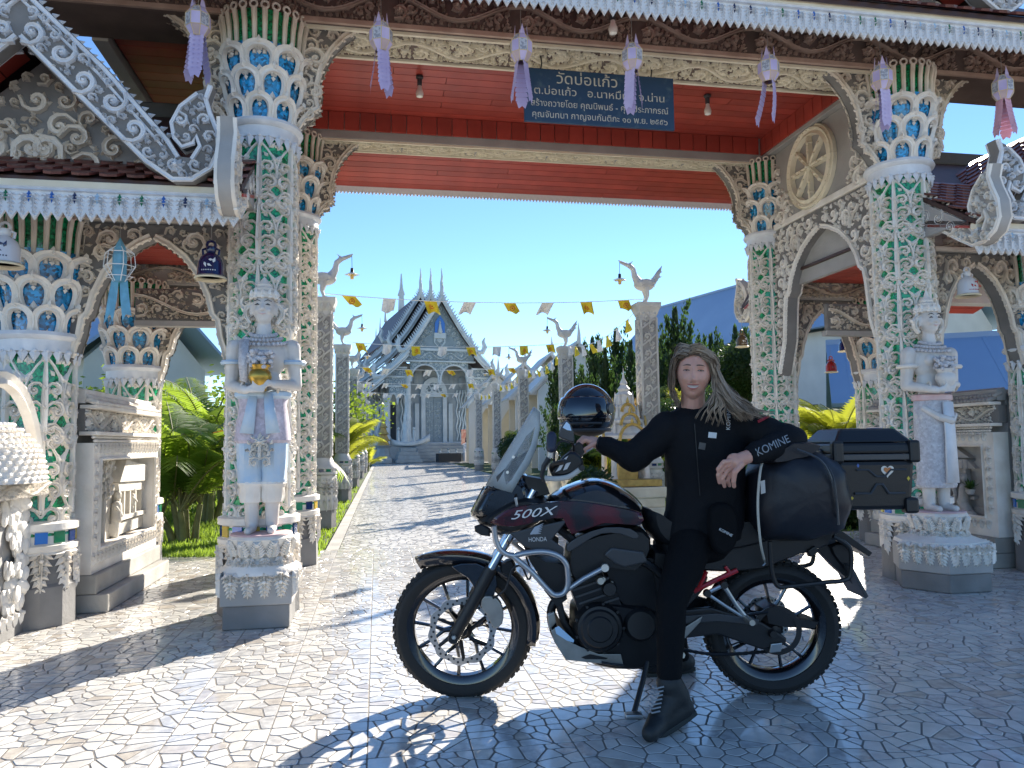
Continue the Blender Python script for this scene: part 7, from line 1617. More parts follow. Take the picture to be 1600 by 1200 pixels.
for i in range(27):
    a = R_(124 - 138 * i / 26); rr = 0.352 + (0.036 * ((a - R_(84)) / R_(40)) ** 1.5 if a > R_(84) else 0); wd = 0.07 * (0.30 + 0.70 * min(1, (26 - i + 3) / 8) * min(1, (i + 1.2) / 5)) if i < 6 else 0.07 * (1 if i < 20 else 0.9)
    ca, sa = math.cos(a), math.sin(a); ly = -LEAN * rr * sa
    rows.append([Cw + Vector(((rr - 0.05) * ca, -wd + ly, (rr - 0.05) * sa)), Cw + Vector(((rr - 0.012) * ca, -wd * 0.94 + ly, (rr - 0.012) * sa)), Cw + Vector((rr * ca, -wd * 0.6 + ly, rr * sa)), Cw + Vector(((rr + 0.006) * ca, ly, (rr + 0.006) * sa)), Cw + Vector((rr * ca, wd * 0.6 + ly, rr * sa)), Cw + Vector(((rr - 0.012) * ca, wd * 0.94 + ly, (rr - 0.012) * sa)), Cw + Vector(((rr - 0.05) * ca, wd + ly, (rr - 0.05) * sa))])
fn.sheet(rows); fnd = fn.build('front_fender', 'paint_black', bike); m = fnd.modifiers.new('s', 'SOLIDIFY'); m.thickness = 0.005
slab('fender_bracket', [(705, 885), (745, 880), (775, 900), (772, 930), (752, 950), (744, 925), (730, 902)], -0.088, 0.02, 'paint_black', sm=2, both=True)
# headlight, cowl, screen ---------------------------------------------------
puff('headlight_cowl', [(735, 806), (745, 780), (760, 758), (792, 750), (822, 740), (836, 765), (828, 795), (800, 815), (765, 818)], 0.0, 0.125, 'paint_black', edge=0.62, mid=0.9)
puff('headlight', [(741, 800), (749, 780), (760, 765), (772, 768), (766, 790), (755, 808)], 0.0, 0.115, 'engine_metal', edge=0.7)
gd = nb()
for q in range(5):
    y0 = 764 + 9 * q; P = [B(758 - 4.2 * q, y0, o) + Vector((0.05 * abs(o / 0.12) ** 2 - 0.012, 0, 0)) for o in (-0.13, -0.09, -0.04, 0, 0.04, 0.09, 0.13)]; gd.tube(P, 0.0032, 5)
for o in (-0.115, -0.07, -0.02, 0.03, 0.08, 0.12): gd.tube([B(760 - 5 * q, 760 + 10 * q, o) + Vector((0.05 * abs(o / 0.12) ** 2 - 0.014, 0, 0)) for q in range(5)], 0.0032, 5)
gd.build('headlight_guard', 'wire', bike)
sc = nb(); rows = []
for (cx, cy, sx, sy) in ((758, 757, 800, 766), (776, 727, 812, 745), (795, 697, 826, 724), (812, 670, 836, 700), (826, 648, 842, 670), (834, 636, 842, 646)):
    wd = 0.19; row = []
    for t in (-1, -0.8, -0.5, -0.2, 0.2, 0.5, 0.8, 1):
        f = abs(t) ** 1.8; row.append(B(cx + (sx - cx) * f, cy + (sy - cy) * f, 0.0) + Vector((0, t * wd * (1 - 0.25 * (cy < 660)), 0)))
    rows.append(row)
sc.sheet(rows); s_ = sc.build('windscreen', 'clear_screen', bike); m = s_.modifiers.new('s', 'SOLIDIFY'); m.thickness = 0.004
slab('screen_mount', [(775, 745), (800, 722), (826, 704), (836, 698), (838, 703), (822, 725), (817, 742), (795, 752), (778, 758)], -0.10, 0.01, 'plastic_grey', both=True)
b = nb(); b.lathe([(0, -0.01), (0.014, -0.01), (0.014, 0.012), (0, 0.012)], 14, B(833, 701, -0.12), axis='y'); b.build('mount_bolt', 'plastic_black', bike)
for x, y in ((802, 714), (793, 738), (816, 730)): b = nb(); b.lathe([(0, -0.006), (0.007, -0.006), (0.007, 0.006), (0, 0.006)], 10, B(x, y, -0.13), axis='y'); b.build('screw', 'alu', bike)
slab('dash', [(818, 742), (850, 748), (858, 770), (835, 775), (822, 762)], 0, 0.2, 'plastic_black')
# side fairings, tank ---------------------------------------------------
puff('tank', [(845, 790), (866, 768), (897, 753), (932, 746), (968, 758), (1003, 788), (1002, 818), (950, 830), (890, 832), (856, 815)], 0.0, 0.175, 'paint_black', edge=0.62, mid=0.90)
FAIR = [(766, 816), (785, 800), (810, 790), (850, 785), (900, 782), (955, 790), (1000, 800), (998, 820), (945, 816), (893, 834), (879, 808), (838, 814), (798, 822)]
for s in (-1, 1): puff('side_fairing', FAIR, -0.165, 0.035, 'paint_red_sheen', edge=0.94, mid=0.985, sm=2) if s < 0 else None
f2 = puff('side_fairing', FAIR, -0.165, 0.035, 'paint_red_sheen', edge=0.94, mid=0.985, sm=2); f2.location = (0, 0.33, 0)
puff('front_fairing', [(745, 812), (775, 790), (815, 772), (850, 775), (860, 800), (830, 822), (795, 834), (765, 822)], 0.0, 0.155, 'plastic_black', edge=0.7, mid=0.93)
slab('fairing_trim', [(803, 778), (808, 776), (810, 790), (806, 792)], -0.17, 0.012, 'alu')
shr = [(796, 833), (840, 822), (887, 812), (862, 843), (881, 856), (880, 872), (852, 866), (818, 853)]
slab('shroud', shr, -0.19, 0.02, 'plastic_grey', both=True, bevel=0.006)
puff('radiator_shroud', [(818, 853), (850, 866), (880, 872), (890, 905), (878, 928), (858, 924), (838, 890)], 0.0, 0.17, 'plastic_black', edge=0.86, sm=2)
puff('side_cover', [(884, 852), (930, 828), (1000, 822), (1012, 850), (990, 885), (945, 880), (905, 905), (886, 892)], -0.03, 0.15, 'plastic_black', edge=0.9, sm=2)
slab('cover_trim', [(885, 853), (905, 838), (945, 824), (985, 826), (998, 838), (990, 842), (968, 834), (940, 834), (915, 846), (890, 862)], -0.186, 0.012, 'plastic_grey', sm=2)
slab('knee_panel', [(943, 866), (955, 855), (1005, 862), (1012, 878), (975, 886), (960, 880)], -0.18, 0.03, 'plastic_grey', bevel=0.008)
# lettering and wing emblem
def mark(txt, px, wpx, off, m, sx=1.0, rot=0.0, shear=0.0, hpx=None):
    me = text_mesh(txt, 0.1, 0.0012, m); xs = [v.co.x for v in me.vertices]; ys = [v.co.y for v in me.vertices]; w = max(xs) - min(xs); h = max(ys) - min(ys)
    p = B(*px, off); k = wpx / FPX * p.y / w; ky = (hpx / FPX * p.y / h) if hpx else k
    for v in me.vertices: v.co.x += v.co.y * shear
    return me, p, k, ky
for txt, px, wpx, hpx, off, rot, shear in (('500X', (834, 802), 66, 13, -0.206, 0.10, 0.45), ('HONDA', (840, 843), 28, 6.5, -0.206, 0.02, 0.0)):
    me, p, k, ky = mark(txt, px, wpx, off, 'mark_silver', hpx=hpx, shear=shear); o = obj('lettering', me, bike, p - BO, (R_(90), -rot, 0), (k, ky, 1))
wg = nb()
for q in range(6):
    x0, y0 = 829 + 1.2 * q, 835 - 0.2 * q; x1, y1 = 849 - 0.8 * q, 818 + 3.1 * q
    P = [B(x0, y0, -0.206), B((x0 + x1) / 2 - 2.5, (y0 + y1) / 2 - 2.0 + q * 0.3, -0.206), B(x1, y1, -0.206)]; wg.tube(P, [0.003, 0.0045, 0.0012], 5)
wg.build('wing_emblem', 'mark_silver', bike)
# crash bar, frame, engine ---------------------------------------------------
bar = [(772, 822), (775, 845), (783, 860), (800, 868), (822, 864), (850, 862), (872, 868), (884, 880), (887, 895), (887, 915), (880, 927), (866, 929), (853, 918), (830, 893), (800, 868)]
ptube('crash_bar', bar, -0.235, 0.0125, 'crash_bar', sp=60, n=10, both=True)
ptube('crash_bar_strut', [(884, 923), (912, 904), (946, 886)], -0.225, 0.0115, 'crash_bar', n=10, both=True)
b = nb(); b.lathe([(0, -0.012), (0.017, -0.012), (0.02, 0.0), (0.017, 0.012), (0, 0.012)], 16, B(945, 887, -0.225), axis='y'); b.build('strut_bolt', 'alu', bike)
fgl = puff('fog_light', [(741, 822), (752, 818), (767, 826), (766, 838), (752, 836), (742, 830)], -0.17, 0.03, 'plastic_black', sm=1); ptube('fog_light_bracket', [(765, 830), (782, 834), (795, 830)], -0.17, 0.006, 'wire')
puff('horn', [(783, 880), (800, 872), (807, 890), (795, 898), (783, 893)], -0.06, 0.05, 'engine_metal', sm=2)
puff('radiator', [(838, 868), (876, 872), (884, 928), (868, 940), (848, 915)], 0.0, 0.14, 'plastic_black', sm=1, edge=0.95)
puff('crankcase', [(890, 945), (925, 930), (985, 935), (1030, 950), (1045, 985), (1030, 1025), (985, 1036), (925, 1030), (896, 1005)], 0.0, 0.155, 'engine_metal', edge=0.88, sm=2)
cyl = puff('cylinder_block', [(886, 905), (930, 888), (952, 900), (968, 940), (930, 955), (902, 960)], 0.0, 0.14, 'engine_metal', edge=0.95, sm=1)
for q in range(4): slab('cooling_rib', [(890 + 5 * q, 912 + 10 * q), (945 + 5 * q, 893 + 10 * q), (946 + 5 * q, 896 + 10 * q), (891 + 5 * q, 915 + 10 * q)], 0.0, 0.295, 'plastic_grey', par=cyl, bevel=0)
def cover(name, px, prof, off, m, par=bike): b = nb(); b.lathe(prof, 32, B(*px, off), axis='y'); return b.build(name, m, par)
cv = cover('generator_cover', (936, 980), [(0.0, -0.05), (0.052, -0.05), (0.058, -0.044), (0.078, -0.044), (0.086, -0.034), (0.098, -0.032), (0.108, -0.012), (0.116, 0.03), (0.0, 0.03)], -0.16, 'engine_metal')
for q in range(9): a = 6.2832 * q / 9; b = nb(); p = B(936, 980, -0.16) + Vector((0.108 * math.cos(a), -0.012, 0.108 * math.sin(a))); b.lathe([(0, -0.012), (0.007, -0.012), (0.007, 0.01), (0, 0.01)], 8, p, axis='y'); b.build('cover_bolt', 'engine_metal', cv)
cover('sprocket_cover', (1000, 975), [(0.0, -0.03), (0.06, -0.03), (0.075, -0.01), (0.08, 0.03), (0, 0.03)], -0.15, 'plastic_black')
for px in ((893, 895), (925, 887), (942, 905), (955, 912)): cover('engine_bolt', px, [(0, -0.012), (0.011, -0.012), (0.014, 0.0), (0, 0.008)], -0.15, 'alu_plate')
cover('water_pump', (952, 920), [(0, -0.02), (0.028, -0.02), (0.034, 0.0), (0.034, 0.03), (0, 0.03)], -0.16, 'engine_metal'); cover('thermostat', (938, 907), [(0, -0.02), (0.015, -0.02), (0.02, 0.02), (0, 0.02)], -0.16, 'alu_plate')
for o in (-0.05, 0.05): ptube('exhaust_header', [(880, 925, o), (862, 950, o), (866, 985, o), (888, 1015, o), (940, 1030, o)], o, 0.021, 'engine_metal', sp=20, n=10)
ptube('frame_tube', [(872, 935), (880, 970), (905, 1010)], -0.12, 0.016, 'plastic_black', both=True); ptube('frame_tube', [(845, 800), (920, 860), (1010, 880), (1050, 930), (1045, 1000)], -0.13, 0.019, 'plastic_black', sp=16, both=True)
puff('throttle_body', [(940, 868), (1015, 862), (1035, 905), (1030, 955), (975, 948), (950, 910)], 0.0, 0.12, 'engine_metal', sm=2, edge=0.9)
sk = slab('skid_plate', [(861, 986), (872, 978), (884, 1000), (905, 1010), (935, 1022), (970, 1022), (974, 1040), (930, 1036), (884, 1031), (866, 1003)], -0.172, 0.006, 'alu_plate', both=True, bevel=0.002)
b = nb(); P = [(861, 986), (866, 1003), (884, 1031), (930, 1036), (974, 1040)]; b.sheet([[B(x, y, -0.172), B(x, y, -0.172) + Vector((0, 0.344, 0))] for x, y in P]); q = b.build('skid_plate_floor', 'alu_plate', bike, smooth=False); m = q.modifiers.new('s', 'SOLIDIFY'); m.thickness = 0.005
slab('skid_cutout', [(908, 1027), (922, 1022), (950, 1028), (947, 1030), (915, 1030)], -0.176, 0.003, 'plastic_black', bevel=0); slab('skid_window', [(867, 981), (873, 978), (897, 1000), (896, 1004), (886, 1001), (869, 990)], -0.177, 0.003, 'mirror_sky', bevel=0)
slab('exhaust_bracket', [(855, 960), (866, 955), (869, 972), (858, 984)], -0.1, 0.03, 'alu_plate')
ptube('side_stand', [(1012, 1030, -0.14), (1005, 1062, -0.19), (990, 1116, -0.30)], -0.2, 0.012, 'plastic_black', n=10); b = nb(); p = G(990, 1121); b.box((p.x, p.y, 0.01), (0.075, 0.05, 0.018)); b.build('stand_foot', 'alu', bike, smooth=False, bevel=0.006)
ptube('gear_lever', [(975, 1040), (955, 1038), (940, 1035)], -0.2, 0.006, 'plastic_black'); ptube('foot_peg', [(1058, 1020, -0.17), (1066, 1024, -0.25)], -0.2, 0.014, 'alu_plate'); slab('heel_plate', [(1062, 985), (1098, 962), (1094, 972), (1068, 1000)], -0.17, 0.008, 'alu_plate')
puff('lower_frame', [(985, 1005), (1030, 990), (1060, 1000), (1058, 1030), (1020, 1042), (985, 1035)], 0.0, 0.12, 'engine_metal', sm=1, edge=0.9)
# rear end ---------------------------------------------------
arm = [(1040, 955), (1110, 948), (1190, 972), (1228, 996), (1226, 1006), (1190, 1014), (1120, 990), (1040, 1000)]
slab('swingarm', arm, -0.125, 0.035, 'plastic_black', both=True, bevel=0.008); slab('chain_guard', [(1068, 962), (1120, 958), (1186, 968), (1182, 976), (1120, 970), (1070, 974)], -0.15, 0.02, 'plastic_grey', bevel=0.003)
b = nb(); P = spline([B(1030, 985, -0.09), B(1110, 970, -0.09), B(1200, 956, -0.09)], 40); b.tube(P, [0.009 if i % 2 else 0.0065 for i in range(41)], 6); P = spline([B(1030, 1005, -0.09), B(1110, 1022, -0.09), B(1200, 1018, -0.09)], 40); b.tube(P, [0.009 if i % 2 else 0.0065 for i in range(41)], 6); b.build('chain', 'engine_metal', bike)
b = nb(); pc = rc + BO; b.lathe([(0.085, -0.098), (0.108, -0.098), (0.108, -0.092), (0.085, -0.092), (0.085, -0.098)], 40, pc, axis='y', lobes=40, lobe=0.02, caps=False); b.build('rear_sprocket', 'engine_metal', rwh).parent = bike
slab('axle_adjuster', [(1204, 1006), (1222, 1004), (1220, 1018), (1202, 1020)], -0.15, 0.012, 'alu'); cover('axle_nut', (1207, 990), [(0, -0.02), (0.016, -0.02), (0.02, 0.01), (0, 0.01)], -0.15, 'engine_metal')
puff('rear_hugger', [(1183, 945), (1200, 938), (1240, 960), (1272, 966), (1265, 976), (1215, 974), (1188, 968)], 0.0, 0.09, 'plastic_black', sm=1, edge=0.9)
ptube('peg_bracket', [(1130, 914), (1150, 945), (1166, 966)], -0.15, [0.012, 0.009, 0.012], 'alu', n=8); ptube('peg_bracket', [(1104, 927), (1135, 948), (1164, 966)], -0.15, 0.008, 'alu'); ptube('peg_bracket', [(1104, 927), (1130, 914)], -0.15, 0.01, 'alu')
for px in ((1131, 914), (1105, 927)): cover('bracket_bolt', px, [(0, -0.012), (0.016, -0.012), (0.018, 0.01), (0, 0.01)], -0.155, 'engine_metal')
cover('rear_foot_peg', (1166, 966), [(0, -0.09), (0.013, -0.09), (0.015, 0.0), (0, 0.01)], -0.155, 'alu_plate')
ptube('subframe', [(1084, 924), (1115, 908), (1152, 891)], -0.13, 0.0115, 'frame_red', both=True); ptube('subframe', [(1092, 918), (1104, 893)], -0.13, 0.009, 'frame_red', both=True); ptube('subframe', [(1133, 885), (1142, 897)], -0.13, 0.008, 'frame_red', both=True)
puff('seat', [(1000, 790), (1035, 812), (1090, 822), (1150, 808), (1200, 812), (1205, 838), (1120, 858), (1040, 852), (1005, 825)], 0.0, 0.145, 'seat_vinyl', edge=0.8)
puff('tail', [(1020, 845), (1110, 852), (1200, 834), (1290, 826), (1302, 842), (1225, 868), (1180, 885), (1110, 890), (1040, 880)], 0.0, 0.12, 'plastic_black', edge=0.82, sm=2); puff('rear_frame_cover', [(1010, 850), (1060, 870), (1100, 895), (1080, 930), (1050, 950), (1015, 930)], 0.0, 0.13, 'plastic_black', edge=0.85, sm=2)
slab('rack_plate', [(1195, 832), (1300, 826), (1345, 858), (1340, 864), (1298, 838), (1200, 842)], 0.0, 0.24, 'plastic_black', bevel=0.003)
ptube('pannier_rack', [(1203, 846), (1204, 870), (1207, 898), (1216, 916), (1235, 916), (1290, 910), (1318, 907), (1328, 898), (1330, 865), (1322, 850), (1302, 838)], -0.21, 0.0105, 'plastic_black', sp=44, both=True)
slab('plate_holder', [(1265, 848), (1284, 842), (1318, 890), (1340, 926), (1326, 908), (1300, 885)], 0.0, 0.05, 'plastic_black', bevel=0.003); slab('number_plate', [(1312, 880), (1316, 877), (1342, 925), (1338, 929)], 0.0, 0.2, 'plastic_grey', bevel=0.002); puff('tail_lamp', [(1290, 850), (1312, 846), (1326, 868), (1320, 888), (1304, 876)], 0.0, 0.045, 'plastic_black', sm=2)
slab('indicator', [(1260, 860), (1272, 852), (1276, 862), (1264, 870)], -0.12, 0.04, 'plastic_black', both=True)
# handlebar ---------------------------------------------------
gL = B(866, 722, -0.36); gR = B(905, 700, 0.34)
hb = nb(); hb.tube(spline([gL + Vector((0.05, 0.06, 0.0)), B(862, 728, -0.22), B(868, 745, -0.08), B(872, 742, 0.08), B(892, 712, 0.2), gR], 24), 0.011, 8); hb.build('handlebar', 'plastic_black', bike)
b = nb(); b.tube([gR + Vector((-0.01, -0.12, 0.004)), gR + Vector((0.004, 0.02, 0))], 0.018, 12); b.build('grip', 'rubber', bike)
b = nb(); b.cap(B(861, 700, -0.28), B(862, 682, -0.26), 0.021, 0.022, 12); b.build('grip', 'grip_blue', bike); b = nb(); b.tube([B(860, 715, -0.27), B(861, 700, -0.27)], 0.015, 12); b.build('grip_collar', 'alu', bike)
ptube('clutch_lever', [(858, 716), (850, 728), (846, 745), (850, 752)], -0.30, [0.013, 0.011, 0.008, 0.006], 'plastic_black')
ptube('hand_guard_bar', [(851, 747), (870, 748), (888, 745), (900, 738), (909, 731)], -0.26, 0.0115, 'hand_guard', sp=16, n=8); cover('guard_bolt', (909, 731), [(0, -0.01), (0.012, -0.01), (0.014, 0.01), (0, 0.01)], -0.275, 'engine_metal')
puff('hand_guard', [(862, 740), (872, 722), (890, 705), (905, 710), (912, 726), (895, 738), (875, 744)], -0.22, 0.035, 'plastic_black', sm=2); slab('guard_print', [(868, 738), (882, 716), (888, 712), (876, 734)], -0.259, 0.004, 'mark_silver', bevel=0); slab('guard_print', [(880, 735), (884, 724), (892, 722), (886, 733)], -0.259, 0.004, 'mark_silver', bevel=0)
puff('switch_block', [(893, 700), (904, 690), (914, 700), (908, 716), (896, 716)], 0.0, 0.04, 'plastic_black', sm=2); ptube('cable', [(868, 740), (866, 710), (876, 690), (890, 692)], -0.2, 0.005, 'wire', sp=16, n=6); ptube('cable', [(880, 742), (885, 715), (893, 702)], -0.1, 0.005, 'wire', sp=12, n=6); ptube('brake_lever', [(905, 712, 0.1), (925, 700, 0.14), (938, 692, 0.2)], 0.12, 0.006, 'alu', n=6)
ptube('mirror_stalk', [(897, 712, -0.08), (896, 696, -0.12), (888, 684, -0.16)], -0.12, 0.006, 'plastic_black', n=8)
mr = puff('mirror', [(873, 683), (876, 668), (884, 657), (890, 660), (896, 676), (897, 692), (884, 688)], -0.18, 0.018, 'plastic_grey', sm=2, edge=0.85)
slab('mirror_glass', [(879, 668), (885, 659), (890, 663), (893, 673), (886, 672)], -0.2, 0.004, 'mirror_sky', par=mr, bevel=0)
b = nb(); b.lathe([(0.0, 0), (0.03, 0.0), (0.03, 0.006), (0.0, 0.006)], 20, B(917, 750, -0.0) + Vector((0.0, 0, 0.0))); b.build('fuel_cap', 'chrome', bike)
# ------------------------------------------------------------------ helmet on the right mirror
mat('helmet_black', (0.008, 0.009, 0.012), 0.12, coat=0.8); mat('visor_dark', (0.006, 0.010, 0.018), 0.04, coat=1.0); mat('helmet_lining', (0.03, 0.03, 0.032), 0.9)
hc = B(917, 645, 0.26); he = thing('helmet', 'glossy black full face helmet propped on the handlebar', 'helmet', hc - Vector((0, 0, 0.15)), R_(52))
hc0 = Vector((0, 0, 0.15)); R0h = 0.148
def hpt(th, ph, s=1.0):   # th from top, ph azimuth (pi = towards -x, the front)
    x = 1.04 * math.sin(th) * math.cos(ph); y = 0.90 * math.sin(th) * math.sin(ph); z = 0.98 * math.cos(th)
    f = max(0, -math.cos(ph)) * max(0, math.sin(th)); low = max(0, -math.cos(th))
    x -= 0.10 * f * low * 1.5; 
    return hc0 + Vector((x, y, z)) * R0h * s
sh_ = MB(); rows = []
for i in range(19):
    th = R_(2) + R_(126) * i / 18; rows.append([hpt(th, 6.2832 * k / 40) for k in range(40)])
sh_.sheet(rows, close=True); n0 = len(sh_.v) - 40; sh_.f = [f[::-1] for f in sh_.f]; ho = sh_.build('shell', 'helmet_black', he, ang=60); m = ho.modifiers.new('s', 'SOLIDIFY'); m.thickness = 0.012; m.offset = -1
vz = MB(); vz.sheet([[hpt(R_(60) + R_(42) * i / 8, math.pi + R_(-82) + R_(164) * k / 24, 1.02) for k in range(25)] for i in range(9)]); vo = vz.build('visor', 'visor_dark', he, ang=60); m = vo.modifiers.new('s', 'SOLIDIFY'); m.thickness = 0.004
for sgn in (-1, 1): b = MB(); p = hpt(R_(84), math.pi + sgn * R_(88), 1.02); b.lathe([(0, -0.01), (0.024, -0.01), (0.028, 0.0), (0.024, 0.01), (0, 0.01)], 20, p, axis='y'); b.build('visor_pivot', 'plastic_grey', he)
b = MB(); b.tube([hpt(R_(127), 6.2832 * k / 40, 1.0) for k in range(40)], 0.009, 6, closed=True); b.build('rim_trim', 'plastic_grey', he); b = MB(); b.ell(hc0 + Vector((0.01, 0, -0.07)), (0.115, 0.1, 0.05), 16, 8); b.build('lining', 'helmet_lining', he)
b = MB(); b.tube([hpt(R_(112), math.pi + R_(-70) + R_(140) * k / 12, 1.015) for k in range(13)], 0.006, 5); b.build('chin_vent', 'plastic_grey', he)
# ------------------------------------------------------------------ top case, duffel bag
def bl(x, y, off): return B(x, y, off)
tcY = 3.45; pa = D(1306, 710, tcY); pb = D(1436, 797, tcY); x0, x1, z1, z0 = pa.x, pb.x, pa.z, pb.z; TCW = 0.40
tc = thing('top_case', 'black hard luggage case with stickers on the motorcycle tail', 'luggage case', ((x0 + x1) / 2, tcY + TCW / 2, z0))
hx, hy, hz = (x1 - x0) / 2, TCW / 2, z1 - z0
def frust(name, z0, z1, a0, b0, a1, b1, m, bev=0.012, par=tc, cx=0.0):
    b = MB(); b.add([(sx * a0 + cx, sy * b0, z0) for sx, sy in ((-1, -1), (1, -1), (1, 1), (-1, 1))] + [(sx * a1 + cx, sy * b1, z1) for sx, sy in ((-1, -1), (1, -1), (1, 1), (-1, 1))], [(0, 3, 2, 1), (4, 5, 6, 7), (0, 1, 5, 4), (1, 2, 6, 5), (2, 3, 7, 6), (3, 0, 4, 7)]); return b.build(name, m, par, smooth=False, bevel=bev)
frust('case_body', 0, hz - 0.03, hx * 0.90, hy * 0.90, hx * 0.985, hy * 0.985, 'case_plastic', 0.02); frust('case_seam', hz - 0.028, hz + 0.0, hx * 1.02, hy * 1.02, hx * 1.02, hy * 1.02, 'plastic_grey', 0.004)
frust('case_lid', hz + 0.002, hz + 0.05, hx * 1.03, hy * 1.03, hx * 0.99, hy * 0.98, 'case_plastic', 0.012); lid = frust('lid_top', hz + 0.051, hz + 0.115, hx * 0.985, hy * 0.97, hx * 0.70, hy * 0.66, 'case_plastic', 0.014)
for sx in (-1, 1):
    for sy in (-1, 1): b = MB(); b.box((sx * hx * 0.95, sy * hy * 0.95, hz + 0.01), (0.05, 0.05, 0.10)); b.build('corner_guard', 'plastic_black', tc, smooth=False, bevel=0.012); b = MB(); b.box((sx * hx * 0.86, sy * hy * 0.86, 0.02), (0.06, 0.06, 0.07)); b.build('corner_guard', 'plastic_black', tc, smooth=False, bevel=0.012)
b = MB(); b.tube([(-hx * 0.55, -hy * 0.955, 0.075), (-hx * 0.15, -hy * 0.955, 0.075), (0.0, -hy * 0.965, 0.115), (hx * 0.15, -hy * 0.965, 0.115), (hx * 0.3, -hy * 0.955, 0.075), (hx * 0.7, -hy * 0.955, 0.075)], 0.006, 6); b.tube([(-hx * 0.5, -hy * 0.985, 0.18), (-hx * 0.2, -hy * 0.985, 0.18), (0.0, -hy * 0.98, 0.15), (hx * 0.2, -hy * 0.98, 0.15), (hx * 0.35, -hy * 0.985, 0.18), (hx * 0.75, -hy * 0.985, 0.18)], 0.005, 6); b.build('case_rib', 'plastic_grey', tc)
b = MB(); b.box((-hx * 1.0, 0, hz - 0.03), (0.03, 0.12, 0.10)); b.box((-hx * 1.03, 0, hz + 0.01), (0.02, 0.09, 0.03)); b.build('latch', 'plastic_grey', tc, smooth=False, bevel=0.006)
mat('sticker_heart', (0.75, 0.70, 0.62), 0.5); mat('sticker_orange', (0.55, 0.20, 0.06), 0.5); mat('sticker_yellow', (0.65, 0.48, 0.05), 0.5); mat('sticker_blue', (0.08, 0.16, 0.45), 0.5); mat('sticker_grey', (0.3, 0.32, 0.33), 0.5)
hp = [(0.5 * (math.sin(t) ** 3) * 0.036, (0.8125 * math.cos(t) - 0.3125 * math.cos(2 * t) - 0.125 * math.cos(3 * t) - 0.0625 * math.cos(4 * t)) * 0.024) for t in [6.2832 * k / 28 for k in range(28)]]
b = MB(); b.prism([(x * 1.6, z * 1.25) for x, z in hp], -0.001, 0.001); ob = b.build('heart_sticker', 'sticker_heart', tc, smooth=False); ob.location = (hx * 0.28, -hy * 0.975, 0.175); ob.rotation_euler = (0.08, 0, 0); b = MB(); b.prism([(x * 1.0, z * 0.7 + 0.003) for x, z in hp], -0.0015, 0.0015); q = b.build('heart_print', 'sticker_orange', ob, smooth=False); q.location = (0, -0.0015, 0)
for nm, x, z, w, h, m in (('sticker', -hx * 0.62, 0.055, 0.016, 0.016, 'sticker_yellow'), ('sticker', hx * 0.80, 0.14, 0.014, 0.022, 'sticker_yellow'), ('sticker', -hx * 0.45, 0.20, 0.012, 0.02, 'sticker_blue')):
    b = MB(); b.prism([(-w / 2, 0), (0, -h / 2), (w / 2, 0), (0, h / 2)], -0.001, 0.001); q = b.build(nm, m, tc, smooth=False); q.location = (x, -hy * (0.925 + 0.27 * z), z); q.rotation_euler = (0.08, 0, 0)
for x, y, w, h, m in ((-0.04, -0.06, 0.06, 0.03, 'sticker_grey'), (0.05, -0.09, 0.07, 0.035, 'sticker_blue'), (0.0, 0.05, 0.05, 0.03, 'sticker_grey'), (0.09, -0.05, 0.05, 0.03, 'sticker_yellow'), (-0.08, 0.02, 0.04, 0.03, 'sticker_grey')):
    b = MB(); b.box((0, 0, 0), (w, h, 0.0015)); q = b.build('sticker', m, lid, smooth=False); q.location = (x, y, hz + 0.1165); q.rotation_euler = (0, 0, x * 9)
bg = thing('duffel_bag', 'black nylon duffel bag strapped on the rear seat', 'bag', BO)
bgo = puff('bag_body', [(1170, 740), (1195, 708), (1240, 700), (1285, 712), (1308, 745), (1312, 800), (1290, 832), (1230, 842), (1180, 836), (1165, 800)], -0.10, 0.24, 'bag_nylon', par=bg, wob=0.007, seed=2, prof=[(-1, 0.12), (-0.985, 0.35), (-0.93, 0.58), (-0.84, 0.76), (-0.68, 0.89), (-0.4, 0.97), (0, 1.0), (0.4, 0.97), (0.68, 0.89), (0.84, 0.76), (0.93, 0.58), (0.985, 0.35), (1, 0.12)])
ptube('bag_seam', [(1245, 702), (1285, 722), (1305, 770), (1310, 820)], -0.345, 0.005, 'plastic_grey', par=bg, sp=16, n=5); puff('roll_top', [(1178, 722), (1215, 690), (1262, 695), (1240, 712), (1205, 720)], -0.1, 0.2, 'bag_nylon', par=bg, edge=0.8, wob=0.004)
slab('bag_label', [(1188, 752), (1195, 750), (1196, 770), (1189, 772)], -0.335, 0.003, 'hand_guard', par=bg, bevel=0)
cd = thing('bungee_cord', 'pale bungee cord stretched over the duffel bag', 'cord', BO); ptube('cord', [(1196, 712, -0.20), (1188, 735, -0.33), (1184, 790, -0.355), (1188, 845, -0.33), (1194, 874, -0.22)], -0.3, 0.0055, 'cord_cream', par=cd, sp=24, n=6); ptube('cord_hook', [(1194, 874, -0.22), (1196, 880, -0.2), (1192, 884, -0.2)], -0.2, 0.004, 'alu', par=cd, n=5)
ptube('cord', [(1268, 704, -0.18), (1300, 740, -0.33), (1308, 800, -0.34), (1304, 838, -0.2)], -0.3, 0.004, 'plastic_grey', par=cd, sp=20, n=6)
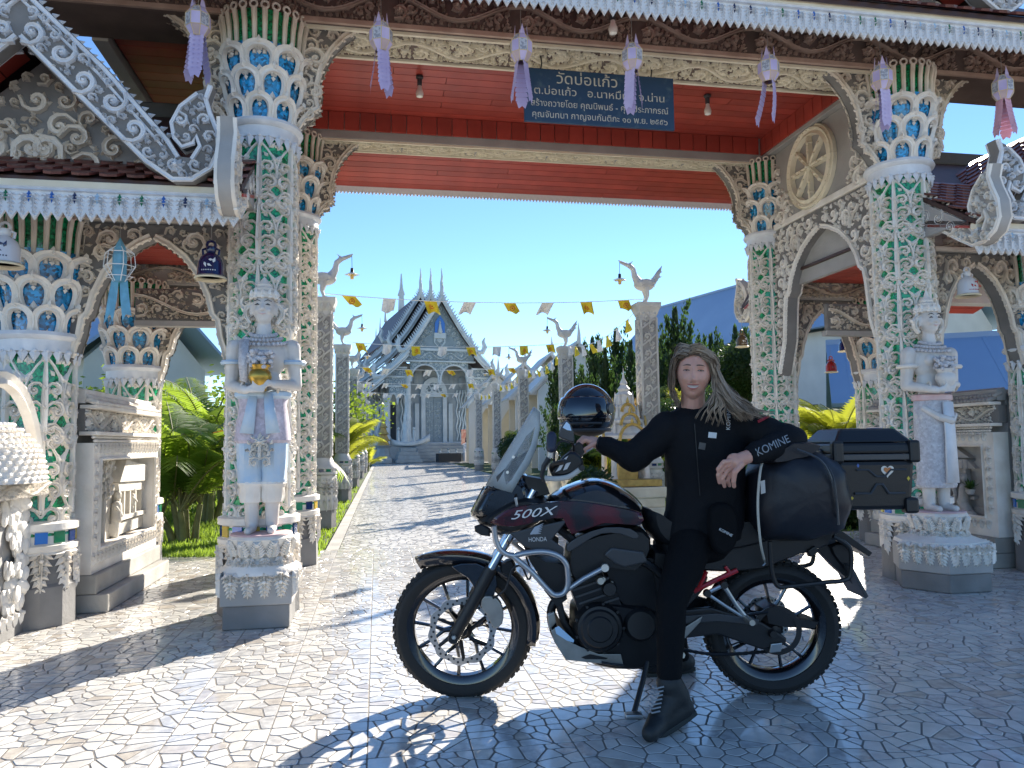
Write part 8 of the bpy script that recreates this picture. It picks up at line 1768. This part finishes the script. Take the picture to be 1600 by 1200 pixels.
# ------------------------------------------------------------------ the rider
from mathutils.bvhtree import BVHTree
mat('skin', (0.68, 0.37, 0.275), 0.5, col2=(0.61, 0.31, 0.225), vscale=20, subsurf=0.25, bump=0.05, bscale=300); mat('lips', (0.40, 0.13, 0.11), 0.35); mat('teeth', (0.55, 0.46, 0.41), 0.25); mat('eye_white', (0.72, 0.70, 0.68), 0.15); mat('iris', (0.06, 0.09, 0.10), 0.1); mat('pupil', (0.004, 0.004, 0.004), 0.05); mat('hair_dark', (0.10, 0.062, 0.036), 0.5)
mat('hair', (0.40, 0.295, 0.20), 0.42, col2=(0.27, 0.19, 0.125), vscale=30, sheen=0.2); mat('jacket', (0.0045, 0.005, 0.007), 0.8, bump=0.25, bscale=160, spec=0.25); mat('trousers', (0.004, 0.004, 0.005), 0.85, bump=0.2, bscale=120, spec=0.2); mat('boot', (0.014, 0.016, 0.017), 0.6, bump=0.2, bscale=60); mat('boot_sole', (0.022, 0.028, 0.028), 0.7); mat('print_grey', (0.26, 0.28, 0.30), 0.5); mat('stripe_red', (0.35, 0.02, 0.03), 0.6); mat('patch_white', (0.62, 0.64, 0.64), 0.6)
RO = Vector((0.62, 3.45, 0)); TRI = Matrix.Translation(-RO)
rider = thing('person', 'smiling person in black riding jacket and trousers seated on the motorcycle', 'person', RO)
def wp(x, y, Y): return D(x, y, Y)
HC = wp(1084, 583, 3.42)             # head centre
HM = Matrix.Translation(HC) @ Matrix.Rotation(R_(-14), 4, 'Z') @ Matrix.Rotation(R_(4), 4, 'Y') @ Matrix.Rotation(R_(3), 4, 'X')
def feat(x, z):
    g = lambda cx, cz, sx, sz: math.exp(-((x - cx) / sx) ** 2 - ((z - cz) / sz) ** 2)
    d = 0.025 * g(0, -0.031, 0.011, 0.014) + 0.013 * g(0, -0.004, 0.008, 0.030) + 0.007 * (g(0.013, -0.036, 0.008, 0.008) + g(-0.013, -0.036, 0.008, 0.008))
    for s in (1, -1): d += -0.013 * g(s * 0.031, 0.011, 0.015, 0.010) + 0.005 * g(s * 0.031, 0.031, 0.022, 0.008) + 0.010 * g(s * 0.042, -0.028, 0.017, 0.016) - 0.006 * math.exp(-((x - s * (0.020 - (z + 0.035) * 0.55)) / 0.005) ** 2 - ((z + 0.05) / 0.017) ** 2)
    c = 0.0035 * min(1, (abs(x) / 0.028) ** 2)
    d += 0.006 * math.exp(-(x / 0.026) ** 2 - ((z + 0.054 - c) / 0.005) ** 2) + 0.007 * math.exp(-(x / 0.022) ** 2 - ((z + 0.0715 - c * 2) / 0.006) ** 2) + 0.007 * g(0, -0.098, 0.02, 0.014) - 0.003 * g(0, -0.085, 0.02, 0.006)
    return d
def head_pt(th, ph):     # th from crown, ph azimuth, front = -y
    d = Vector((math.sin(th) * math.sin(ph), -math.sin(th) * math.cos(ph), math.cos(th))); t = max(0, -d.z); fr = max(0, -d.y)
    x = d.x * (0.0755 - 0.026 * t ** 1.5); y = d.y * (0.090 if d.y < 0 else 0.098) + (0.012 * t if d.y > 0 else -0.004 * t); z = d.z * (0.118 if d.z < 0 else 0.112)
    if d.y > 0 and d.z < 0: y *= 1 - 0.35 * t
    p = Vector((x, y, z)); p.y -= feat(x, z) * min(1, fr * 1.6); return p
def face(x, z, out=0.0):   # point on the face front for (x,z)
    t = max(0, -z / 0.118); rx = 0.0755 - 0.026 * t ** 1.5; q = 1 - (x / rx) ** 2 - (z / (0.118 if z < 0 else 0.112)) ** 2; dy = math.sqrt(max(q, 0.001))
    return Vector((x, -dy * 0.090 - 0.004 * t - feat(x, z) * min(1, dy * 1.6) - out, z))
body = MB(); body.M = TRI @ HM; rows = []
for i in range(65): th = R_(1) + R_(178) * i / 64; rows.append([head_pt(th, 2 * math.pi * k / 96) for k in range(96)])
body.sheet(rows, close=True); n = 96; body.f.append(tuple(range(n - 1, -1, -1))); body.mi.append(0); body.f.append(tuple(len(body.v) - n + k for k in range(n))); body.mi.append(0)
for s in (1, -1): body.ell((s * 0.074, 0.012, 0.0), (0.010, 0.018, 0.03), 10, 8)
body.M = TRI
neck0 = wp(1083, 648, 3.50); sR = wp(1044, 668, 3.48); sL = wp(1150, 660, 3.50); eR = wp(988, 716, 3.50); wR = wp(940, 694, 3.58); eL = wp(1236, 690, 3.40); wL = wp(1172, 712, 3.27)
chest = wp(1098, 690, 3.52); waist = wp(1098, 778, 3.56); pelv = wp(1092, 838, 3.60)
hpL = wp(1080, 850, 3.50); knL = wp(1048, 945, 3.33); anL = wp(1046, 1058, 3.23); hpR = wp(1080, 850, 3.74); knR = wp(1045, 930, 3.98); anR = wp(1062, 1035, 4.02)
body.cap(neck0 + Vector((0, 0.0, -0.03)), HC + Vector((0, 0.025, -0.06)), 0.058, 0.052, 14)
body.cap(sR, sL, 0.06, 0.06, 12); body.cap(chest, waist, 0.11, 0.10, 14); body.cap(waist, pelv, 0.10, 0.12, 14)
for a, b_, c in ((sR, eR, wR), (sL, eL, wL)): body.cap(a, b_, 0.05, 0.04, 12); body.cap(b_, c, 0.04, 0.028, 12)
for a, b_, c in ((hpL, knL, anL), (hpR, knR, anR)): body.cap(a, b_, 0.075, 0.05, 12); body.cap(b_, c, 0.05, 0.038, 12)
# right hand closed on the grip
def chain(P, r0, r1):
    for i in range(len(P) - 1): f0, f1 = i / (len(P) - 1), (i + 1) / (len(P) - 1); body.cap(P[i], P[i + 1], r0 + (r1 - r0) * f0, r0 + (r1 - r0) * f1, 8)
pR = wp(924, 690, 3.60); body.cap(wR, pR, 0.029, 0.026, 12); rotp = Matrix.Rotation(0, 3, 'X')
for q in range(4):
    k0 = pR + Vector((-0.022, 0.036 - 0.021 * q, 0.016 - 0.004 * q)); chain([k0 + Vector((0.03, 0, -0.006)), k0 + Vector((-0.012, 0, 0.004)), k0 + Vector((-0.036, 0, -0.018)), k0 + Vector((-0.032, 0, -0.042)), k0 + Vector((-0.012, 0, -0.05))], 0.0115, 0.0085)
body.ell(pR + Vector((0.006, 0.004, -0.004)), (0.036, 0.044, 0.022), 12, 8, Matrix.Rotation(0.25, 3, 'Y')); chain([pR + Vector((0.012, -0.036, -0.006)), pR + Vector((-0.012, -0.05, -0.022)), pR + Vector((-0.034, -0.046, -0.034))], 0.013, 0.0095)
# left hand hanging relaxed from the elbow resting on the bag
pL = wp(1150, 721, 3.24); d = (pL - wL).normalized(); body.cap(wL, pL, 0.029, 0.030, 12); body.ell(pL, (0.042, 0.024, 0.034), 12, 8, Matrix.Rotation(0.45, 3, 'Y'))
kn = [(1131, 722), (1132, 729), (1136, 735), (1141, 740)]; md = [(1122, 733), (1122, 742), (1129, 748), (1137, 750)]; tp_ = [(1126, 746), (1124, 754), (1132, 760), (1140, 759)]
for q in range(4):
    Y0 = 3.21 + 0.012 * q; chain([wp(1146 + q, 720 + 4 * q, 3.235), wp(*kn[q], Y0), wp(*md[q], Y0 + 0.005), wp(*tp_[q], Y0 + 0.03)], 0.0125, 0.0082)
chain([wp(1158, 726, 3.215), wp(1148, 738, 3.20), wp(1146, 752, 3.21), wp(1147, 760, 3.225)], 0.0135, 0.009)
bo = body.build('body', 'skin', rider); remesh(bo, 0.0036, 2, 0.5)
# face details, laid on the face surface
def onface(name, pts_w, m, out, par=bo):     # ribbons in face coords: list of (path, width)
    b = MB(); b.M = TRI @ HM
    for path, w in pts_w:
        rows = []; n_ = len(path)
        for i in range(n_):
            x, z = path[i]; x2, z2 = path[min(i + 1, n_ - 1)]; x0, z0 = path[max(i - 1, 0)]; dx, dz = x2 - x0, z2 - z0; L = math.hypot(dx, dz) or 1; ww = w[i] if isinstance(w, list) else w
            rows.append([face(x - dz / L * ww * q, z + dx / L * ww * q, out) for q in (-1, 0, 1)])
        b.sheet(rows)
    return b.build(name, m, par)
mou = lambda t, z, lift: (t, z + lift * (t / 0.026) ** 2)
onface('teeth', [([mou(t, -0.0615, 0.004) for t in np.linspace(-0.0235, 0.0235, 13)], [0.0015, 0.0035, 0.0046, 0.0052, 0.0055, 0.0056, 0.0056, 0.0056, 0.0055, 0.0052, 0.0046, 0.0035, 0.0015])], 'teeth', 0.0022)
onface('lips', [([mou(t, -0.0545, 0.0045) for t in np.linspace(-0.028, 0.028, 13)], [0.0008, 0.0018, 0.0024, 0.0028, 0.003, 0.003, 0.0027, 0.003, 0.003, 0.0028, 0.0024, 0.0018, 0.0008]), ([mou(t, -0.0705, 0.0115) for t in np.linspace(-0.0265, 0.0265, 13)], [0.0008, 0.002, 0.003, 0.0038, 0.0042, 0.0044, 0.0044, 0.0044, 0.0042, 0.0038, 0.003, 0.002, 0.0008])], 'lips', 0.0016)
for s in (1, -1):
    arc = lambda z0, k: [(s * (0.031 + t), z0 - k * (t / 0.014) ** 2) for t in np.linspace(-0.014, 0.014, 9)]
    onface('eye', [(arc(0.0095, 0.0012), [0.0005, 0.0014, 0.0021, 0.0025, 0.0026, 0.0025, 0.0021, 0.0014, 0.0005])], 'eye_white', 0.0016); onface('iris', [([(s * 0.031 - 0.0034, 0.0095), (s * 0.031 - 0.002, 0.0095), (s * 0.031, 0.0095), (s * 0.031 + 0.002, 0.0095), (s * 0.031 + 0.0034, 0.0095)], [0.0012, 0.0025, 0.0028, 0.0025, 0.0012])], 'iris', 0.0020)
    onface('pupil', [([(s * 0.031 - 0.0015, 0.0095), (s * 0.031, 0.0095), (s * 0.031 + 0.0015, 0.0095)], [0.0008, 0.0016, 0.0008])], 'pupil', 0.0024); onface('eyelash', [(arc(0.0122, 0.0028), [0.0008, 0.0015, 0.0018, 0.002, 0.002, 0.002, 0.0018, 0.0015, 0.0008]), (arc(0.0072, -0.0016), 0.0009)], 'hair_dark', 0.0024)
    onface('eyebrow', [([(s * (0.012 + 0.036 * t), 0.026 + 0.007 * math.sin(math.pi * (0.25 + 0.6 * t))) for t in np.linspace(0, 1, 8)], [0.0024, 0.003, 0.003, 0.0028, 0.0025, 0.002, 0.0014, 0.0006])], 'hair_dark', 0.0012)
    onface('nostril', [([(s * 0.0105, -0.0445), (s * 0.0075, -0.0452)], 0.0014)], 'hair_dark', 0.0008)
# jacket
jk = MB(); jk.M = TRI
jk.cap(sR, sL, 0.074, 0.078, 14); 
rows = []
for (x, y, Y, hw, hd) in ((1094, 636, 3.50, 0.10, 0.075), (1096, 652, 3.50, 0.16, 0.10), (1099, 678, 3.51, 0.186, 0.122), (1102, 715, 3.525, 0.184, 0.13), (1103, 755, 3.545, 0.176, 0.132), (1101, 790, 3.56, 0.178, 0.138), (1098, 822, 3.575, 0.186, 0.142), (1096, 842, 3.58, 0.178, 0.135)):
    c_ = wp(x, y, Y); rows.append([c_ + Vector((hw * math.copysign(abs(math.cos(q)) ** 0.8, math.cos(q)), hd * math.copysign(abs(math.sin(q)) ** 0.8, math.sin(q)), 0)) for q in [6.2832 * k / 28 for k in range(28)]])
jk.sheet(rows[::-1], close=True); m_ = len(jk.v); jk.f += [tuple(m_ - 28 * 8 + k for k in range(27, -1, -1)), tuple(m_ - 28 + k for k in range(28))]; jk.mi += [0, 0]
jk.cap(neck0 + Vector((0.0, 0.01, -0.035)), neck0 + Vector((0.002, 0.022, 0.018)), 0.080, 0.068, 16)
def sleeve(a, b_, c, r):
    n_ = 7
    for (p, q, r0, r1) in ((a, b_, r[0], r[1]), (b_, c, r[1], r[2])):
        for i in range(n_):
            f0, f1 = i / n_, (i + 1) / n_; w = 1 + 0.06 * math.sin(i * 2.3); jk.cap(p.lerp(q, f0), p.lerp(q, f1), (r0 + (r1 - r0) * f0) * w, (r0 + (r1 - r0) * f1) * (1 + 0.06 * math.sin((i + 1) * 2.3)), 14)
sleeve(sR, eR, wR + (eR - wR) * 0.12, (0.078, 0.064, 0.042)); sleeve(sL, eL, wL + (eL - wL) * 0.06, (0.080, 0.068, 0.045))
jo = jk.build('jacket', 'jacket', rider); remesh(jo, 0.009, 4, 0.5)
tx = bpy.data.textures.new('folds', 'CLOUDS'); tx.noise_scale = 0.11; tx.noise_depth = 3; dm = jo.modifiers.new('folds', 'DISPLACE'); dm.texture = tx; dm.strength = 0.022; dm.mid_level = 0.5; dm.texture_coords = 'LOCAL'
# trousers, boots
tr = MB(); tr.M = TRI; tr.ell(pelv + Vector((0, 0, 0.0)), (0.17, 0.16, 0.13), 18, 12)
for a, b_, c in ((hpL, knL, anL + Vector((0, 0, 0.012))), (hpR, knR, anR)): tr.cap(a, b_, 0.098, 0.066, 14); tr.cap(b_, c, 0.066, 0.05, 14)
to = tr.build('trousers', 'trousers', rider); remesh(to, 0.010, 4, 0.5); dm = to.modifiers.new('folds', 'DISPLACE'); dm.texture = tx; dm.strength = 0.016; dm.mid_level = 0.5; dm.texture_coords = 'LOCAL'
for s, an in (('L', anL), ('R', anR)):
    bt = MB(); bt.M = TRI
    if s == 'L': heel = wp(1068, 1105, 3.24); ball = G(1030, 1150) + Vector((0, 0.02, 0.045)); toe = G(1016, 1160) + Vector((0, 0.0, 0.034)); top = wp(1046, 1068, 3.23)
    else: heel = Vector((anR.x + 0.04, anR.y + 0.02, 0.05)); ball = Vector((anR.x - 0.10, anR.y - 0.02, 0.045)); toe = Vector((anR.x - 0.16, anR.y - 0.02, 0.034)); top = anR + Vector((0, 0, 0.0))
    bt.cap(top, top.lerp(heel, 0.55), 0.055, 0.052, 16); bt.cap(top.lerp(heel, 0.5), heel, 0.05, 0.042, 16); bt.cap(top.lerp(heel, 0.4), ball, 0.052, 0.046, 16); bt.cap(heel, ball, 0.044, 0.048, 16); bt.cap(ball, toe, 0.047, 0.034, 16)
    b_ = bt.build('boot', 'boot', rider); remesh(b_, 0.007, 3, 0.5)
    sl = MB(); sl.M = TRI; dn = (ball - heel).normalized(); upv = (top - heel); dnv = Vector((0, 0, -1)); side = dn.cross(Vector((0, 0, 1))).normalized(); nrm = side.cross(dn).normalized(); nrm = nrm if nrm.z > 0 else -nrm; rows = []
    L = (toe - heel).length + 0.07
    for i in range(13):
        f = i / 12; c_ = heel - dn * 0.04 + dn * (L * f) - nrm * 0.040; w = 0.040 * (math.sin(math.pi * min(1, max(0.10, f * 0.92 + 0.07)))) ** 0.45 * (0.85 + 0.2 * f)
        rows.append([c_ - side * w - nrm * 0.010, c_ - side * w + nrm * 0.012, c_ + side * w + nrm * 0.012, c_ + side * w - nrm * 0.010])
    sl.sheet(rows, close=True); m_ = len(rows) * 4; sl.f += [(3, 2, 1, 0), (m_ - 4, m_ - 3, m_ - 2, m_ - 1)]; sl.mi += [0, 0]; sl.build('sole', 'boot_sole', b_, smooth=False, bevel=0.004)
    if s == 'L':
        lc = MB(); lc.M = TRI
        for i in range(7):
            f = i / 6; c_ = top.lerp(ball, 0.10 + 0.62 * f) + Vector((-0.045 * (1 - 0.3 * f), -0.03, 0.012)); lc.tube([c_ + Vector((0.02, -0.012, 0.004)), c_ + Vector((-0.012, -0.008, -0.004)), c_ + Vector((-0.022, 0.02, 0))], 0.0035, 5)
        lc.build('laces', 'print_grey', b_)
# hair ------------------------------------------------------------------
r2 = random.Random(44)
hcp = MB(); hcp.M = TRI @ HM; rows = []
for i in range(17):
    row = []
    for k in range(64):
        ph = 2 * math.pi * k / 64; fr = max(0, math.cos(ph)); lim = R_(118) - R_(66) * fr ** 0.6 - (R_(6) if abs(math.sin(ph)) > 0.8 else 0); th = R_(1) + lim * i / 16; p = head_pt(th, ph); row.append(p * (1.075 + 0.02 * math.sin(k * 2.1)) + Vector((0, 0.003, 0.004)))
    rows.append(row)
hcp.sheet(rows, close=True); hr = hcp.build('hair', 'hair_dark', rider)
strands = MB(); strands.M = TRI @ HM
def strand(P, w, tw):
    P = spline(P, 14); n_ = len(P); vs = []; a0 = r2.uniform(0, 6.28)
    for i, p in enumerate(P):
        f = i / (n_ - 1); t = (P[min(i + 1, n_ - 1)] - P[max(i - 1, 0)]).normalized(); ref = Vector((p.x, p.y, 0.0)); ref = ref.normalized() if ref.length > 1e-4 else Vector((0, -1, 0)); sd = t.cross(ref); sd = sd.normalized() if sd.length > 1e-4 else Vector((1, 0, 0)); sd = (Matrix.Rotation(tw * f + a0 * 0.15, 3, t) @ sd); ww = w * (0.55 + 0.7 * math.sin(math.pi * min(1, 0.15 + 0.8 * f))) * (1 - 0.75 * max(0, f - 0.7) / 0.3); nn = t.cross(sd)
        vs.append([p - sd * ww, p + nn * ww * 0.45, p + sd * ww, p - nn * ww * 0.25])
    strands.cur = 0 if r2.random() < 0.72 else 1; strands.sheet(vs, close=True)
part_x = -0.018
def clump(G_, n_, spread, w0, w1):      # strands that share one flow and gather to a tip
    for _ in range(n_):
        o1 = Vector((r2.gauss(0, 1), r2.gauss(0, 1), r2.gauss(0, 1))) * spread; k = r2.uniform(0.86, 1.06); P = []
        for i, p in enumerate(G_):
            f = i / (len(G_) - 1); P.append(p + o1 * (1.0 if i else 0.8) * (1.05 - 0.55 * f) + Vector((r2.gauss(0, 1), r2.gauss(0, 1), r2.gauss(0, 1))) * spread * 0.3 * f)
        P[-1] = P[-2].lerp(P[-1], k); strand(P, r2.uniform(w0, w1), r2.uniform(-0.6, 0.6))
for k in range(64):      # right (image) side: blown out over the shoulder in long waves
    f = k / 63; ph = 0.12 + 2.7 * f; th = R_(r2.uniform(10, 74)); root = head_pt(th, ph) * 1.04
    if root.y < -0.052 and root.z < 0.066: root = head_pt(R_(r2.uniform(10, 38)), ph) * 1.04
    lv = r2.random(); y0 = -0.04 + 0.12 * f; side = Vector((0.085 + 0.008 * r2.random(), y0, 0.045 - 0.05 * lv)); ln = r2.uniform(0.55, 1.05); wv = r2.uniform(0, 6.28)
    W = lambda q, a: Vector((math.cos(wv + q) * a, math.sin(wv * 1.3 + q) * a, math.sin(wv + q) * a))
    top = 1 - lv
    m1 = Vector((0.105 + 0.02 * top, y0 * 0.85, -0.055 + 0.03 * top)); m2 = Vector((0.115 + 0.09 * ln * (0.35 + 0.65 * top), y0 * 0.7 - 0.02, -0.115 + 0.025 * top)); m3 = Vector((0.13 + 0.15 * ln * (0.3 + 0.7 * top), y0 * 0.5 - 0.035, -0.150 + 0.012 * top)); e = Vector((0.14 + 0.21 * ln * (0.25 + 0.75 * top), y0 * 0.4 - 0.045, -0.165 - 0.02 * lv))
    mid = root.lerp(side, 0.5); mid = mid.normalized() * max(mid.length, 0.113)
    clump([root, mid, side, m1 + W(0, 0.004), m2 + W(2.1, 0.008), m3 + W(4.2, 0.012), e + W(6.0, 0.02)], 15, 0.0062, 0.0011, 0.0024)
for k in range(9):       # loose locks curling down on the collar
    x = 0.045 + 0.012 * k; y = -0.075 + 0.004 * k; s_ = 1 if k % 2 else -1
    clump([Vector((0.088, -0.03, -0.01)), Vector((0.092, -0.045, -0.07)), Vector((x + 0.02, y, -0.125)), Vector((x + 0.012 * s_, y - 0.012, -0.165)), Vector((x + 0.03 * s_, y - 0.008, -0.20 - 0.004 * k))], 7, 0.004, 0.001, 0.002)
for k in range(30):      # left (image) side: falls beside the cheek
    f = k / 29; ph = -0.3 - 2.5 * f; root = head_pt(R_(r2.uniform(8, 60)), ph) * 1.04
    if root.y < -0.052 and root.z < 0.066: root = head_pt(R_(r2.uniform(8, 36)), ph) * 1.04
    y0 = -0.048 + 0.11 * f; side = Vector((-0.086 - 0.008 * r2.random(), y0, 0.02 + 0.03 * r2.random())); mid = root.lerp(side, 0.5); mid = mid.normalized() * max(mid.length, 0.110); q = r2.uniform(-0.008, 0.008)
    clump([root, mid, side, Vector((-0.096 + q, y0, -0.045)), Vector((-0.086 - q, y0 * 0.9, -0.095)), Vector((-0.064 + q, y0 * 0.8 - 0.01, -0.135 - 0.02 * r2.random()))], 12, 0.0055, 0.0011, 0.0023)
for k in range(22):      # front locks sweeping back from the parting
    x0 = part_x + r2.gauss(0, 0.004); root = head_pt(R_(6 + 44 * k / 21), 0.0); root = Vector((x0, root.y * 1.02, root.z * 1.03)); s_ = 1 if k % 3 else -1
    a = Vector((x0 + s_ * 0.045, root.y * 0.86, root.z + 0.006)); a = a.normalized() * max(a.length, 0.112); b_ = Vector((s_ * 0.086, -0.04 + 0.02 * r2.random(), 0.045)); c_ = Vector((s_ * 0.094, -0.035, -0.02)); e1 = Vector((s_ * 0.098, -0.035, -0.07)); e = Vector((0.135 + 0.05 * r2.random(), -0.035, -0.12)) if s_ > 0 else Vector((-0.075, -0.03, -0.115))
    clump([root, a, b_, c_, e1, e], 12, 0.0055, 0.0011, 0.0023)
strands.build('hair_strands', ['hair', 'hair_dark'], hr, kind='stuff')
# prints on the jacket, found on its surface along the line of sight from the camera position
dg = bpy.context.evaluated_depsgraph_get(); ev = jo.evaluated_get(dg); me_ = ev.to_mesh(); bvh = BVHTree.FromPolygons([v.co.copy() for v in me_.vertices], [tuple(p.vertices) for p in me_.polygons]); ev.to_mesh_clear()
def on_jacket(x, y):
    r = ray(x, y).normalized(); h = bvh.ray_cast(Vector((0, 0, CAMH)) - RO, r)
    return (h[0], h[1]) if h[0] is not None else (wp(x, y, 3.3) - RO, Vector((0, -1, 0)))
def drape(name, me, px, rot, sx, sy, m=None, lift=0.003, par=jo):
    """lay a flat print (drawn in x,y) on the jacket: every vertex follows the cloth"""
    p, nn = on_jacket(*px); Yc = p.y + RO.y; c, s = math.cos(rot), math.sin(rot)
    for v in me.vertices:
        x, y = v.co.x * sx, v.co.y * sy; u, w = x * c - y * s, x * s + y * c
        q, n_ = on_jacket(px[0] + u * FPX / Yc, px[1] - w * FPX / Yc); v.co = q + n_ * lift if (q - p).length < 0.16 else p + n_ * lift
    return obj(name, me, par)
me = text_mesh('KOMINE', 0.1, 0.0, 'print_grey'); w = max(v.co.x for v in me.vertices) - min(v.co.x for v in me.vertices); k = 0.150 / w; drape('sleeve_print', me, (1207, 697), R_(24), k, k * 1.15)
me = text_mesh('KOMINE', 0.1, 0.0, 'patch_white'); k = 0.095 / w; drape('chest_print', me, (1138, 655), R_(88), k, k * 1.0)
def rect_mesh(w, h, m, n=4):
    b = MB(); b.sheet([[(-w / 2 + w * i / n, -h / 2 + h * j / n, 0) for i in range(n + 1)] for j in range(n + 1)]); return b.mesh('patch', m)
drape('chest_patch', rect_mesh(0.036, 0.024, 'patch_white'), (1113, 680), R_(-6), 1, 1); drape('sleeve_stripe', rect_mesh(0.055, 0.012, 'stripe_red', 6), (1193, 655), R_(28), 1, 1); drape('pocket_flap', rect_mesh(0.03, 0.03, 'plastic_grey'), (1097, 697), R_(-10), 1, 1)
zp = MB(); zp.M = None; Z = [on_jacket(1085 + 0.6 * i, 662 + 8 * i)[0] + Vector((0, -0.003, 0)) for i in range(15)]; zp.tube(Z, 0.0025, 5); zp.build('zip', 'plastic_black', jo)
pk = puff('thigh_pocket', [(1108, 795), (1135, 785), (1150, 805), (1148, 850), (1128, 868), (1110, 850)], -0.22, 0.04, 'trousers', par=rider, edge=0.8); pk.location = BO - RO
me, p, k, ky = mark('KOMINE', (1134, 832), 22, -0.27, 'patch_white'); ob = obj('pocket_print', me, rider, p - RO, (R_(90), R_(28), 0), (k, k, 1))
brc = MB(); brc.M = TRI; c_ = wR + (pR - wR) * 0.25; ax = (pR - wR).normalized(); a1 = ax.orthogonal().normalized(); a2 = ax.cross(a1); brc.tube([c_ + (a1 * math.cos(q) + a2 * math.sin(q)) * 0.032 for q in [6.2832 * i / 18 for i in range(18)]], 0.004, 6, closed=True); brc.build('wristband', 'plastic_black', rider)
